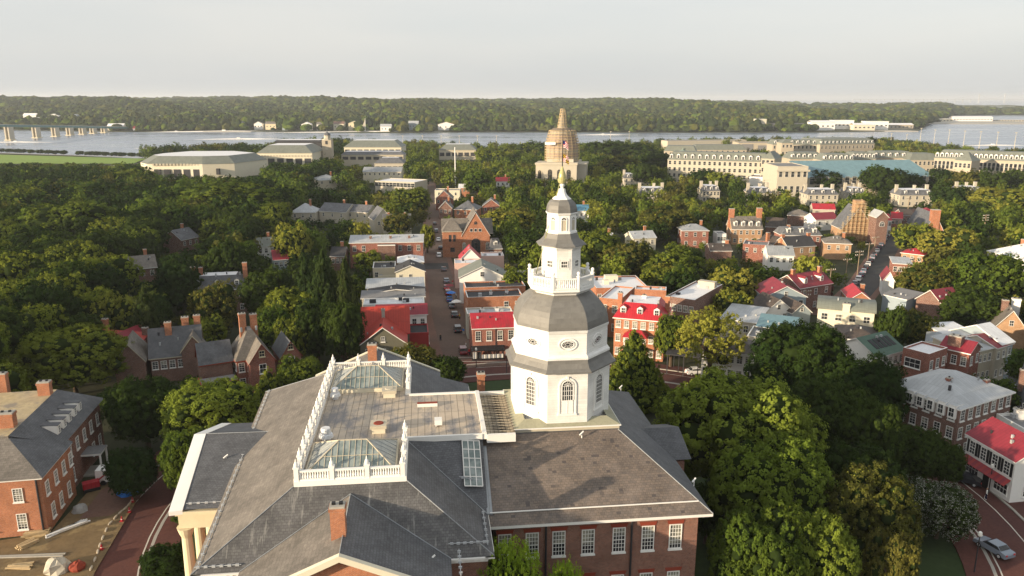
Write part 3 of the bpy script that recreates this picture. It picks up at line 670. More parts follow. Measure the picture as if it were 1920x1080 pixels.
cloth_flag('national_flag', 'red, white and blue striped flag hanging limp on the upper part of the rod', 67.6, .85, .7, lambda i, j, a, b: 'flag_blue' if (i < 4 and j < 4) else ('flag_red' if j % 2 == 0 else 'flag_white'), 1)
def md(i, j, a, b):
    if (i < a / 2) == (j < b / 2): return 'flag_yellow' if (i + j) % 2 else 'flag_black'
    return 'flag_red' if (i + j) % 2 else 'flag_white'
cloth_flag('state_flag', 'quartered red, white, black and yellow flag flying on the lower part of the rod', 66.2, .95, .8, md, 2)
# ================================================================ town buildings
def simple_window(parent, x, y, z, face, w, h, dist, blind=0, frame='white_trim', glass='glass', arch=False):
    if dist < 175: return add_window(parent, x, y, z, face, w, h, 2, 4, frame, glass, True, arch, blind)
    if dist < 420: return add_window(parent, x, y, z, face, w, h, 2, 2, frame, glass, False, arch, blind, joined=True)
    return add_window(parent, x, y, z, face, w, h, 1, 2, frame, glass, False, arch, 0, joined=True)
def wall_prism(w_, d_, z0, h, mat): return MB().box(-w_ / 2, w_ / 2, -d_ / 2, d_ / 2, z0, h, mat)
def gable_roof(mb, w, d, h, rise, ov, mat, trim, axis):
    """axis 'x': ridge along x; 'y': ridge along y"""
    T = (lambda x, y, z: (x, y, z)) if axis == 'x' else (lambda x, y, z: (-y, x, z))
    W, D_ = (w, d) if axis == 'x' else (d, w)
    k = rise / (D_ / 2); e = h - ov * k
    mb.slab([T(-W / 2 - ov, -D_ / 2 - ov, e + .12), T(W / 2 + ov, -D_ / 2 - ov, e + .12), T(W / 2 + ov, 0, h + rise + .12), T(-W / 2 - ov, 0, h + rise + .12)], .2, mat, trim)
    mb.slab([T(-W / 2 - ov, 0, h + rise + .12), T(W / 2 + ov, 0, h + rise + .12), T(W / 2 + ov, D_ / 2 + ov, e + .12), T(-W / 2 - ov, D_ / 2 + ov, e + .12)], .2, mat, trim)
def gable_tri(mb, w, d, h, rise, mat, axis):
    if axis == 'x':
        mb.face([(-w / 2, d / 2, h), (-w / 2, -d / 2, h), (-w / 2, 0, h + rise)], mat); mb.face([(w / 2, -d / 2, h), (w / 2, d / 2, h), (w / 2, 0, h + rise)], mat)
    else:
        mb.face([(-w / 2, -d / 2, h), (w / 2, -d / 2, h), (0, -d / 2, h + rise)], mat); mb.face([(w / 2, d / 2, h), (-w / 2, d / 2, h), (0, d / 2, h + rise)], mat)
def hip_roof(mb, w, d, h, rise, ov, mat, trim, inset=None):
    x, y = w / 2 + ov, d / 2 + ov; z = h - .05
    i = inset if inset is not None else min(x, y) * .98
    rx, ry = max(x - i, .05), max(y - i, .05)
    if inset is None:
        if x >= y: ry = 0
        else: rx = 0
    lo = [(-x, -y, z), (x, -y, z), (x, y, z), (-x, y, z)]; hi = [(-rx, -ry, z + rise), (rx, -ry, z + rise), (rx, ry, z + rise), (-rx, ry, z + rise)]
    for k in range(4):
        j = (k + 1) % 4; f = [lo[k], lo[j]]
        if hi[j] == hi[k]: f += [hi[k]]
        else: f += [hi[j], hi[k]]
        mb.face(f, mat)
    for k in range(4):
        j = (k + 1) % 4; a, b = lo[k], lo[j]; mb.face([(a[0], a[1], z - .22), (b[0], b[1], z - .22), b, a], trim)
    mb.face([(p[0], p[1], z - .22) for p in lo[::-1]], trim)
    return hi
HOUSES = []; FOOT = []; HB = []
def frame_of(eL, eR, h, rot=None):
    A = atg(*eL, h); B = atg(*eR, h); z = (A.z + B.z) / 2
    A = atz(*eL, z); B = atz(*eR, z); L = (B - A).length; rz = math.atan2(B.y - A.y, B.x - A.x)
    if rot is not None:
        c = (A + B) / 2; L = (B.x - A.x) * math.cos(rad(rot)) if 0 else abs(B.x - A.x) / max(.4, math.cos(rad(rot))); rz = rad(rot); d = Vector((math.cos(rz), math.sin(rz), 0)); A = c - d * L / 2; B = c + d * L / 2
    return A, B, L, rz, z - h
def house(name, label, eL, eR, h, depth, roof='gable_x', rise=2.5, wall='brick_red', rm='slate_far', trim='white_trim', ov=.35, wf=None, wr=None, wl=None, chim=(), dorm=None, rot=None,
          cat='house', top='roof_dark', win=(1.0, 1.6), group=None, glass='glass', gw=False, door=None, ww=None, inset=1.6, cmat='brick_orange'):
    A, B, L, rz, gz = frame_of(eL, eR, h, rot)
    n = Vector((-math.sin(rz), math.cos(rz), 0)); c = (A + B) / 2 + n * depth / 2; c.z = gz
    t = thing(name, label, cat, c, rz, group); dist = c.y; FOOT.append((c.x, c.y, L / 2 + 1, depth / 2 + 1, rz)); HB.append((t, L, depth, h, rise if roof != 'flat' else .5, rz))
    w, d = L, depth
    W = MB().box(-w / 2, w / 2, -d / 2, d / 2, -1.5, h, wall, bottom=False)
    R = MB()
    if roof == 'flat':
        R.box(-w / 2 + .25, w / 2 - .25, -d / 2 + .25, d / 2 - .25, h + .02, h + .06, rm); p = .45
        for x0, x1, y0, y1 in ((-w / 2, w / 2, -d / 2, -d / 2 + .25), (-w / 2, w / 2, d / 2 - .25, d / 2), (-w / 2, -w / 2 + .25, -d / 2 + .25, d / 2 - .25), (w / 2 - .25, w / 2, -d / 2 + .25, d / 2 - .25)):
            R.box(x0, x1, y0, y1, h - .01, h + p, wall, trim)
    elif roof in ('gable_x', 'gable_y'):
        ax = roof[-1]; gable_roof(R, w, d, h, rise, ov, rm, trim, ax); gable_tri(W, w, d, h, rise, wall, ax)
        if gw: simple_window(t, 0, -d / 2, h + rise * .28, 'f', win[0] * .8, min(win[1] * .8, rise * .4), dist)
    elif roof == 'hip': hip_roof(R, w, d, h, rise, ov, rm, trim)
    elif roof == 'mansard':
        hi = hip_roof(R, w, d, h, rise, ov, rm, trim, inset); R.face([(p[0], p[1], p[2] + .01) for p in hi], top)
    elif roof == 'shed':
        R.slab([(-w / 2 - ov, -d / 2 - ov, h + .1), (w / 2 + ov, -d / 2 - ov, h + .1), (w / 2 + ov, d / 2 + ov, h + rise + .1), (-w / 2 - ov, d / 2 + ov, h + rise + .1)], .2, rm, trim)
        W.face([(w / 2, -d / 2, h), (w / 2, d / 2, h), (w / 2, d / 2, h + rise)], wall); W.face([(-w / 2, d / 2, h), (-w / 2, -d / 2, h), (-w / 2, d / 2, h + rise)], wall)
    elif roof == 'barrel':
        k = 8
        for i in range(k):
            a0, a1 = math.pi * (.5 + .5 * i / k) , math.pi * (.5 + .5 * (i + 1) / k)
            P = lambda a: (-d / 2 + (1 + math.cos(a)) * 0 - 0, 0)
            y0, z0 = -d / 2 - ov + (1 - math.sin(math.pi / 2 * i / k)) * 0 + d * .45 * (1 - math.cos(math.pi / 2 * i / k)), h + rise * math.sin(math.pi / 2 * i / k)
            y1, z1 = -d / 2 - ov + d * .45 * (1 - math.cos(math.pi / 2 * (i + 1) / k)), h + rise * math.sin(math.pi / 2 * (i + 1) / k)
            R.face([(-w / 2 - ov, y0, z0), (w / 2 + ov, y0, z0), (w / 2 + ov, y1, z1), (-w / 2 - ov, y1, z1)], rm, True)
            W.face([(w / 2, y0, h), (w / 2, y1, h), (w / 2, y1, z1), (w / 2, y0, z0)], wall); W.face([(-w / 2, y1, h), (-w / 2, y0, h), (-w / 2, y0, z0), (-w / 2, y1, z1)], wall)
        ye = -d / 2 - ov + d * .45; R.face([(-w / 2 - ov, ye, h + rise), (w / 2 + ov, ye, h + rise), (w / 2 + ov, d / 2 + ov, h + rise * .6), (-w / 2 - ov, d / 2 + ov, h + rise * .6)], rm)
    W.build('wall', t); R.build('roof', t)
    for side, spec in (('f', wf), ('r', wr), ('l', wl)):
        if not spec: continue
        nc, nr = spec[0], spec[1]; span = w if side == 'f' else d; skip = spec[2] if len(spec) > 2 else ()
        for r_ in range(nr):
            z = h * (r_ + .54) / nr if nr > 1 or h < 5 else h - 1.8
            for c_ in range(nc):
                if (r_, c_) in skip: continue
                s = -span / 2 + span * (c_ + .5) / nc
                x, y = {'f': (s, -d / 2), 'r': (w / 2, s), 'l': (-w / 2, -s)}[side]
                simple_window(t, x, y, z, side, win[0], win[1], dist, (0, .5, .3, .6, .0)[(c_ * 3 + r_ * 2) % 5], trim if trim.startswith('w') else 'white_trim', glass)
    for ch in chim:
        fx, fy, zt, s = ch[:4]; z0 = h - .3; chimney(t, fx * w / 2, fy * d / 2, z0, h + zt, s, s * .75, ch[4] if len(ch) > 4 else cmat, pots=dist < 260)
    if dorm:
        nd, dw, dz, dm = dorm
        for i in range(nd):
            x = -w / 2 + w * (i + .5) / nd; k = (rise / (d / 2)) if roof != 'mansard' else rise / (inset)
            yf = -d / 2 + dz / k; dh = dw * 1.25; M = MB(); back = dh / k + .3
            M.box(x - dw / 2, x + dw / 2, yf, yf + back, h + dz - .25, h + dz + dh, 'white_trim')
            M.slab([(x - dw / 2 - .15, yf - .15, h + dz + dh), (x, yf - .15, h + dz + dh + dw * .4), (x, yf + back + .6, h + dz + dh + dw * .4), (x - dw / 2 - .15, yf + back, h + dz + dh)], .08, dm)
            M.slab([(x, yf - .15, h + dz + dh + dw * .4), (x + dw / 2 + .15, yf - .15, h + dz + dh), (x + dw / 2 + .15, yf + back, h + dz + dh), (x, yf + back + .6, h + dz + dh + dw * .4)], .08, dm)
            M.face([(x - dw / 2, yf - .02, h + dz + dh), (x + dw / 2, yf - .02, h + dz + dh), (x, yf - .02, h + dz + dh + dw * .38)], 'white_trim')
            o = M.build('dormer', t)
            ow = simple_window(o, x, yf - .02, h + dz + dh * .5, 'f', dw * .62, dh * .72, max(dist, 180))
    if dist < 330 and L > 6:
        rv = random.Random(int(eL[0] * 7 + eL[1]))
        for k_ in range(3):
            x_ = rv.uniform(-.38, .38) * w; y_ = rv.uniform(-.30, -.1) * d if roof != 'flat' else rv.uniform(-.3, .3) * d; fr = 1 + 2 * y_ / d
            zb = h + (0 if roof == 'flat' else rise * fr if roof in ('gable_x', 'hip') else rise * (y_ / d + .5) if roof == 'shed' else 0)
            if roof in ('gable_y', 'mansard', 'barrel'): zb = h + rise * (max(0, 1 - 2 * abs(x_) / w) if roof == 'gable_y' else 1.0)
            s_ = rv.uniform(.22, .45) if roof != 'flat' else rv.uniform(.4, 1.0)
            V_ = MB(); V_.box(x_ - s_ / 2, x_ + s_ / 2, y_ - s_ / 2, y_ + s_ / 2, zb - .3, zb + (.55 if roof != 'flat' else rv.uniform(.5, .9)), ('tin_pale', 'grey_paint', 'roof_dark')[k_]); V_.build('roof_vent', t)
    if door is not None:
        D_ = MB().box(door - .55, door + .55, -d / 2 - .06, -d / 2, 0, 2.3, 'green_trim'); D_.build('door', t)
    HOUSES.append(t); return t, w, d, h
def box_unit(t, x, y, z, sx, sy, sz, mat='concrete', name='roof_unit'):
    return MB().box(x - sx / 2, x + sx / 2, y - sy / 2, y + sy / 2, z, z + sz, mat).build(name, t)

# ---- left side of the avenue, near to far
t, w, d, h = house('gable_house', 'olive shingled house with a red metal roof and front gable, left of the avenue', (674, 648), (762, 641), 6.3, 8.5, 'gable_y', 3.6, 'olive', 'tin_red_orange', wf=(3, 1), gw=True, win=(.95, 1.3), rot=7.8, chim=((0, .9, 5.6, .7, 'concrete'),))
M = MB(); gable_roof(M, w + .6, 8.5, h + .3, 4.9, .3, 'tin_red_orange', 'tin_red', 'x')
for i in range(len(M.v)): x_, y_, z_ = M.v[i]; M.v[i] = (x_ + .4, y_ + 7.0, z_)
M.build('cross_roof', t); MB().box(-w / 2 - .2, w / 2 + .8, 3, 10.8, -1, h, 'olive').build('rear_wall', t)
t, w, d, h = house('storefront', 'low red corner shop with a dark flat roof beside the olive house', (757, 629), (804, 626), 5.2, 7.5, 'flat', 0, 'red_trim', 'roof_dark', 'red_trim', wr=(2, 1), cat='shop', rot=7.8)
house('town_house', 'white two storey house with maroon metal roof behind the dark flat shop roof', (706, 592), (800, 588), 8.2, 7, 'gable_x', 1.6, 'white', 'tin_maroon', wf=(6, 2, ((0, 0), (0, 1), (0, 2), (0, 3), (1, 0), (1, 1), (1, 2), (1, 3))), chim=((-.9, -.7, 1.2, .7),), rot=7.8, win=(.9, 1.5))
t, w, d, h = house('row_building', 'long low building with bright white roof and two black hatches, left side of the avenue', (679, 577), (797, 568), 7.5, 6, 'flat', 0, 'white', 'tin_white', rot=7.8, cat='building')
for x in (-.35, .2): box_unit(t, x * w, 0, h, 1.6, 1.2, .9, 'roof_dark')
house('row_building', 'grey roofed narrow building between the white roof and the black gable roof', (676, 563), (797, 553), 7.3, 5.5, 'shed', .7, 'stone_pale', 'roof_grey', rot=7.8, cat='building')
house('row_building', 'dark charcoal roofed row building in the avenue row', (690, 552), (797, 545), 7.6, 5.0, 'gable_y', .9, 'stone_pale', 'roof_dark', rot=7.8, cat='building')
house('row_building', 'pale grey roofed row building next to the cream gable house', (683, 547), (797, 532), 7.5, 7.5, 'shed', 1.0, 'cream_pale', 'tin_pale', rot=7.8, cat='building')
t, w, d, h = house('gable_house', 'cream gable fronted house on the left of the avenue', (741, 511), (797, 507), 7.2, 9, 'gable_y', 1.9, 'cream_pale', 'roof_dark', wf=(3, 2, ((0, 0), (0, 1), (0, 2), (1, 2))), rot=7.8, win=(.8, 1.5))
t, w, d, h = house('back_building', 'flat beige annex with dark roof on the left of the cream gable house', (698, 506), (742, 503), 6.4, 10, 'flat', 0, 'beige', 'roof_dark', wf=(3, 1, ((0, 1), (0, 2))), rot=7.8, cat='building')
house('back_building', 'low white lean-to in front of the beige annex', (708, 520), (745, 517), 4.0, 4, 'flat', 0, 'cream_pale', 'tin_white', rot=7.8, cat='building')
house('town_house', 'small house with white hipped roof just behind the cream gable house', (746, 492), (794, 490), 7.2, 9, 'hip', 1.6, 'cream_pale', 'tin_white', rot=7.8)
t, w, d, h = house('brick_hall', 'wide red brick building with pale grey metal roof, left of the avenue', (655, 456), (793, 453), 9.5, 13, 'gable_x', 1.7, 'brick_red', 'tin_pale', wf=(8, 2, ((0, 0), (0, 1), (0, 2), (0, 3), (0, 4), (1, 2), (1, 3), (1, 4), (0, 6))), wr=(3, 2), chim=((-.45, -.5, 2.0, .8, 'brick_brown'), (.1, -.5, 2.0, .8, 'brick_brown'), (.62, -.5, 2.0, .8, 'brick_brown')), cat='building', win=(1.1, 2.0), rot=5)
M = MB(); M.box(-3.0, 3.4, -d / 2 - 3, -d / 2, -1, h - .6, 'brick_brown', 'roof_dark'); M.box(-3.0, 3.4, -d / 2 - 3.1, -d / 2 - 3.001, h - .7, h - .3, 'white_trim'); M.build('projecting_bay', t)
t, w, d, h = house('gable_house', 'grey roofed house with a cream gable behind the wide brick building', (716, 423), (770, 420), 6.0, 11, 'gable_x', 4.2, 'cream_pale', 'slate_far', rot=5, chim=((-.6, 0, 5.0, .8), (.6, 0, 5.0, .8)))
M = MB(); gable_roof(M, 8.5, 9, h, 3.4, .4, 'tin_white', 'white', 'y'); gable_tri(M, 8.5, 9, h, 3.4, 'stone_pale', 'y'); M.box(-4.2, 4.2, -4.4, 4.4, -1, h, 'cream_pale')
for i in range(len(M.v)): x_, y_, z_ = M.v[i]; M.v[i] = (x_ + 1, y_ - 5, z_)
M.build('front_wing', t)
# ---- right side of the avenue
t, w, d, h = house('corner_shop', 'red brick corner building with bright red roof and a black storefront, right of the avenue', (886, 616), (968, 613), 7.4, 9.5, 'gable_x', 2.2, 'brick_red', 'tin_red', wf=(4, 1), rot=7.8, cat='shop', win=(1.05, 2.1), trim='white_trim', ov=.25)
M = MB(); M.box(-w / 2 - .3, -w / 2 + 7.0, -d / 2 - 1.3, -d / 2, 0, .5, 'black'); M.slab([(-w / 2 - .4, -d / 2 - 1.5, 2.6), (-w / 2 + 7.1, -d / 2 - 1.5, 2.6), (-w / 2 + 7.1, -d / 2, 3.3), (-w / 2 - .4, -d / 2, 3.3)], .15, 'black')
for k in range(8): x = -w / 2 - .2 + k * 1.0; M.box(x, x + .12, -d / 2 - 1.3, -d / 2 - 1.2, .5, 2.5, 'black')
for k in range(7): x = -w / 2 - .08 + k * 1.0; M.box(x, x + .85, -d / 2 - 1.1, -d / 2 - 1.0, .6, 1.5 if k > 1 else 2.2, 'white_trim' if k != 1 else 'glass')
M.build('storefront', t); M = MB(); M.box(w * .02, w * .04, -d / 2 - .12, -d / 2, 0, h, 'dark_metal'); M.build('downpipe', t)
house('low_building', 'low white roofed building behind the bright red corner roof', (876, 592), (962, 588), 6.2, 5.5, 'flat', 0, 'stone_pale', 'tin_pale', rot=7.8, cat='building', chim=((-.3, 0, 1.1, .8, 'roof_white'), (.35, 0, 1.0, .8, 'roof_white')))
house('brick_block', 'flat roofed orange brick block with a black roof, right of the avenue', (876, 562), (980, 556), 7.8, 7.5, 'flat', 0, 'brick_orange', 'roof_dark', rot=7.8, cat='building', wf=(5, 1, ((0, 0), (0, 1), (0, 2))), chim=((-.1, 0, .9, .7, 'roof_white'), (.5, .2, .9, .7, 'roof_white')))
house('brick_block', 'second black roofed brick block with an orange parapet, behind the first one', (872, 545), (985, 536), 7.8, 7, 'flat', 0, 'brick_orange', 'roof_dark', rot=7.8, cat='building')
house('gable_house', 'white gable fronted building with grey green roof, right of the avenue', (861, 521), (947, 518), 8, 11, 'gable_y', 3.2, 'white', 'copper_far', wf=None, gw=True, rot=4, win=(1.3, 1.7))
house('back_building', 'long low grey roofed building touching the tower balcony on its left', (946, 526), (1030, 521), 6, 10, 'flat', 0, 'beige', 'roof_grey', wf=(5, 1), rot=4, cat='building')
house('town_house', 'pink rendered flat topped house between white gable and red gable', (852, 497), (905, 494), 8, 7, 'flat', 0, 'pink_wall', 'roof_white', rot=5)
house('town_house', 'salmon rendered flat house right of the red gable', (903, 483), (945, 481), 6.5, 7, 'flat', 0, 'pink_wall', 'roof_white', rot=5)
house('gable_house', 'small white gabled house with bright red roof in front of the church', (862, 487), (901, 485), 6.8, 8, 'gable_y', 3.6, 'white', 'tin_red', rot=5)
# church
t, w, d, h = house('church', 'orange red brick church with steep front gable and grey roof, right of the avenue', (866, 441), (918, 441), 9.0, 16, 'gable_y', 9.0, 'brick_orange', 'slate_warm_lit', rot=6, cat='church', ov=.25)
M = MB(); M.box(-w / 2 - 7.5, -w / 2, -d / 2 + .8, -d / 2 + 7.5, -1, h + 1.6, 'brick_orange'); M.build('side_tower_wall', t)
M = MB(); hip_roof(M, 7.5, 6.7, 0, 5.0, .3, 'slate_warm_lit', 'beige'); M.v = [(x - w / 2 - 3.75, y - d / 2 + 4.1, z + h + 1.6) for x, y, z in M.v]; M.build('side_tower_roof', t)
M = MB(); gable_roof(M, w + 9, 9, h, 5.2, .3, 'slate_warm_lit', 'beige', 'x'); M.v = [(x - 3, y + 2, z) for x, y, z in M.v]; M.build('cross_roof', t)
MB().box(-w / 2 - 7, w / 2 + .5, -2.2, 6.2, -1, h, 'brick_orange').build('transept_wall', t)
o = add_window(t, 0, -d / 2, 4.9, 'f', 3.4, 5.6, 3, 3, 'brick_brown', 'glass', False, True, joined=True)
for x in (-4.6, 4.6): add_window(t, x, -d / 2, 4.6, 'f', 1.2, 3.0, 2, 2, 'white_trim', 'glass_blind', False, True, joined=True)
for x in (-1.7, 0, 1.7): add_window(t, x, -d / 2, 11.0, 'f', 1.0, 1.1, 1, 1, 'white_trim', 'glass', False, False, joined=True)
add_window(t, 0, -d / 2, 13.9, 'f', 1.1, 1.15, 1, 1, 'brick_brown', 'glass', False, True, joined=True)
for x in (-4.9, -3.2): add_window(t, -w / 2 + x + .3, -d / 2 + .8, 7.8, 'f', .9, 2.6, 1, 2, 'brick_brown', 'glass', False, False, joined=True)
add_window(t, -w / 2 - 3.7, -d / 2 + .8, 3.2, 'f', 1.6, 1.6, 1, 2, 'brick_brown', 'glass', False, False, joined=True)
house('mansard_house', 'small grey mansard roofed house with one white dormer right of the church', (918, 466), (941, 466), 4.5, 7, 'mansard', 3.2, 'brick_brown', 'slate_far', dorm=(1, 1.6, .7, 'slate_far'), inset=1.3, wf=(3, 1), rot=5)
house('town_house', 'white sided house hidden behind the left side of the church', (831, 430), (846, 430), 8, 10, 'flat', 0, 'white', 'roof_white', rot=5)
# ---- right of the dome
t, w, d, h = house('brick_inn', 'orange brick inn with red mansard roof and three dormers, right of the tower', (1152, 594), (1246, 602), 9.6, 11, 'mansard', 3.2, 'brick_orange', 'tin_red', wf=(6, 3), dorm=(3, 1.3, .7, 'tin_red'), top='roof_white', inset=2.4, cat='inn', win=(.95, 1.5), glass='glass_blind', chim=((-.97, .1, 4.3, 1.0), (.97, .1, 4.3, 1.0), (0, .2, 4.0, .9, 'roof_white')))
M = MB(); hip_roof(M, 5.0, 2.6, 0, 1.3, .2, 'tin_red', 'red_trim'); M.v = [(x - .5, y - d / 2 - 1.3, z + 6.1) for x, y, z in M.v]; M.build('porch_roof', t)
M = MB()
for x in (-2.8, 1.8): M.box(x - .12, x + .12, -d / 2 - 2.4, -d / 2 - 2.16, 0, 5.85, 'white_trim')
M.box(-3, 2, -d / 2 - 2.5, -d / 2, 2.9, 3.1, 'brick_brown'); M.build('porch', t)
t, w, d, h = house('brick_block', 'flat white roofed orange brick building left of the red mansard inn', (1124, 561), (1163, 565), 9.5, 14, 'flat', 0, 'brick_orange', 'roof_white', wf=(2, 2), cat='building', win=(1.2, 1.8), glass='glass_blind')
t, w, d, h = house('brick_block', 'wide flat white roofed brick building with rooftop boxes behind the inn', (1118, 543), (1215, 541), 9.0, 14, 'flat', 0, 'brick_orange', 'roof_white', cat='building', wf=(8, 2)); box_unit(t, -1, 3, h, 3.6, 2.0, 1.6, 'cream_pale'); box_unit(t, -3.2, -1, h, 1.5, 1.5, 1.2, 'cream_pale')
house('brick_block', 'small orange brick rooftop block with white coping just behind the inn roof', (1190, 545), (1249, 548), 11, 4, 'flat', 0, 'brick_orange', 'roof_white', cat='building')
t, w, d, h = house('brick_block', 'large dark brown brick building with stained white flat roof right of the inn', (1249, 558), (1302, 566), 9.5, 20, 'flat', 0, 'brick_brown', 'roof_white', wf=(5, 2), cat='building', glass='glass_blind'); box_unit(t, 1, 6, h, 4.5, 2, 1.8, 'beige')
t, w, d, h = house('white_building', 'white two storey building with dark windows half hidden by the yellowish tree', (1317, 655), (1428, 666), 6.4, 9, 'hip', 1.8, 'white', 'shingle_brown', wf=(7, 2), cat='building', win=(1.0, 1.6), ov=.5)
M = MB(); M.slab([(-w / 2 - 7.5, -d / 2, 4.6), (-w / 2 - .3, -d / 2, 4.6), (-w / 2 - .3, d / 2 - 2, 5.2), (-w / 2 - 7.5, d / 2 - 2, 5.2)], .2, 'roof_dark')
for x in (-7.2, -3.8, -.8): M.box(-w / 2 + x, -w / 2 + x + .2, -d / 2 + .2, -d / 2 + .4, 0, 4.4, 'dark_metal')
M.build('open_porch', t)
house('long_building', 'long low pale grey roofed building behind the yellowish tree', (1352, 597), (1420, 606), 6.5, 12, 'shed', .8, 'stone_pale', 'tin_pale', cat='building', wf=(5, 1))
house('long_building', 'low building with a teal metal roof left of the dark round tree', (1420, 612), (1490, 620), 6.2, 9, 'shed', .7, 'stone_pale', 'copper_blue', cat='building')
house('long_building', 'low grey flat roofed building in front of the teal roof', (1400, 633), (1470, 642), 5.6, 9, 'flat', 0, 'beige', 'roof_grey', cat='building')
house('brick_house', 'square red brick house with blue grey hipped roof among the trees', (1279, 432), (1329, 432), 7.5, 9, 'hip', 2.2, 'brick_red', 'tin_grey', wf=(3, 2), wl=(2, 2), chim=((.7, .6, 3.3, 1.0),), win=(1.1, 1.7))
t, w, d, h = house('georgian_house', 'colonial tan brick house with two tall end chimneys and four white dormers', (1372, 428), (1431, 430), 7.0, 11, 'gable_x', 4.6, 'brick_tan', 'slate_warm_lit', wf=(5, 2), wl=(2, 2), dorm=(4, 1.6, .9, 'slate_warm_lit'), chim=((-.93, 0, 8.0, 2.2), (.93, 0, 8.4, 2.2)), rot=-3)
# ---- cluster on the right
house('brick_house', 'low maroon roofed house left of the tan cottages', (1333, 470), (1372, 470), 5, 9, 'gable_x', 2.0, 'brick_brown', 'shingle_brown', chim=((.8, 0, 3.4, 1.2),))
house('town_house', 'flat grey topped red brick house below the colonial house', (1393, 459), (1440, 462), 6.5, 9, 'flat', 0, 'brick_red', 'roof_grey', wf=(3, 1))
house('town_house', 'brick house with white attic storey and grey roof right of the colonial house', (1467, 441), (1540, 441), 6.5, 10, 'mansard', 2.4, 'brick_red', 'slate_far', wf=(6, 1), top='roof_grey', dorm=(3, 1.7, .6, 'slate_far'), chim=((-.5, 0, 3.6, 1.1),))
house('cottage', 'tan brick cottage with charcoal roof in the cluster right of the colonial house', (1478, 463), (1529, 460), 5.2, 9, 'gable_x', 3.2, 'brick_tan', 'roof_dark', wf=(3, 1), chim=((-.95, 0, 4.4, 1.3), (.95, 0, 4.4, 1.3)))
house('cottage', 'small tan gabled cottage left of the charcoal roofed cottage', (1450, 458), (1476, 456), 5.2, 9, 'gable_y', 2.6, 'brick_tan', 'shingle_brown', chim=((-.8, 0, 4.0, 1.3),))
house('tan_house', 'ochre rendered house with brown hipped roof left of the parked car street', (1547, 455), (1597, 457), 6.5, 9, 'hip', 2.4, 'brick_tan', 'slate_warm_lit', wf=(3, 1), chim=((.5, 0, 3.6, 1.0),))
house('white_house', 'white house with dark green grey roof at the left edge of the street cluster', (1441, 478), (1489, 479), 5.6, 9, 'gable_x', 2.6, 'white', 'tin_grey', wf=(4, 1))
t, w, d, h = house('maroon_house', 'long maroon roofed brick house behind the blue grey gable house', (1500, 540), (1560, 530), 7.5, 9, 'gable_x', 2.8, 'brick_brown', 'tin_maroon', chim=((-.7, 0, 4.4, 1.1), (.8, -.2, 4.4, 1.1)), wf=(3, 2), dorm=(2, 1.3, .6, 'tin_maroon'))
house('gable_house', 'blue grey gable fronted house with maroon roof', (1435, 556), (1512, 556), 7.0, 11, 'gable_y', 2.8, 'blue_grey', 'tin_maroon', wf=(4, 1), gw=True)
house('gable_house', 'white gabled house with brown roof in front of the blue grey one', (1436, 583), (1484, 580), 5.6, 8, 'gable_y', 2.8, 'white', 'shingle_brown', wf=(2, 1), gw=True)
house('gable_house', 'small grey gabled house wedged left of the cream building', (1486, 586), (1520, 584), 5.4, 8, 'gable_y', 2.2, 'blue_grey', 'shingle_brown', gw=True)
t, w, d, h = house('cream_building', 'tall cream building with curved grey green roof and a broad cream chimney', (1534, 578), (1640, 588), 8.5, 9, 'barrel', 1.9, 'cream_pale', 'copper_far', wf=(4, 1), chim=((0, -.96, 1.9, 1.6, 'cream_pale'),), cat='building', win=(1.3, 1.5))
t, w, d, h = house('brick_house', 'gabled orange brick house with red roof at the foot of the car lined street', (1588, 557), (1640, 566), 4.8, 11, 'gable_y', 2.0, 'brick_orange', 'tin_red', chim=((.6, .2, 3.0, 1.0),), rot=-12)
house('gable_house', 'white gabled house with small red porch roof on the right kerb', (1652, 522), (1682, 528), 5.2, 9, 'gable_y', 2.6, 'white', 'tin_maroon', rot=-20)
house('brick_row', 'bright red brick terrace end with grey roof right of the car lined street', (1664, 489), (1722, 501), 7.2, 8, 'shed', .7, 'brick_red', 'tin_pale', wf=(4, 1), rot=-18, cat='building')
house('tan_house', 'tan house with low red hipped roof behind the bright red brick terrace', (1690, 473), (1732, 478), 5, 8, 'hip', 1.6, 'brick_tan', 'tin_red', wf=(3, 1))
house('back_building', 'grey shed roofed building right of the orange gabled house', (1655, 552), (1700, 562), 5, 8, 'shed', .8, 'blue_grey', 'roof_grey', cat='building')
house('white_hall', 'large white roofed hall at the right edge behind the trees', (1852, 470), (1935, 490), 6.5, 16, 'hip', 4.0, 'white', 'tin_white', chim=((-.3, 0, 5.2, 1.4),), cat='building')
house('maroon_house', 'small maroon roofed house in the trees near the right edge', (1768, 572), (1806, 566), 5, 8, 'gable_x', 3.2, 'brick_brown', 'tin_maroon')
house('dark_roof_house', 'black roofed white garage left of the ochre gabled house', (1836, 609), (1880, 612), 4.2, 8, 'gable_x', 2.0, 'white', 'roof_dark', wf=(3, 1))
house('gable_house', 'ochre gable ended house with brown roof at the right edge', (1866, 612), (1925, 618), 5, 10, 'gable_y', 4.2, 'brick_tan', 'slate_warm_lit', gw=True, chim=((-.3, .2, 5.4, 1.4, 'brick_brown'), (.5, .6, 5.6, 1.8, 'white')))
house('brown_building', 'brown shingled building with a hipped roof above the green roofed one', (1570, 632), (1652, 640), 6.5, 10, 'hip', 1.8, 'cream_pale', 'shingle_brown', cat='building')
t, w, d, h = house('green_roof_building', 'building with dark green metal roof and a row of dark roof panels', (1644, 669), (1696, 655), 7.2, 9.5, 'gable_x', 2.6, 'white', 'tin_green', wf=(5, 2), wr=(2, 2), cat='building')
for k in range(5): x = -w * .3 + k * w * .15; MB().slab([(x, -d * .36, h + .95), (x + 1.0, -d * .36, h + .95), (x + 1.0, -d * .12, h + 2.2), (x, -d * .12, h + 2.2)], .1, 'roof_dark').build('roof_panel', t)
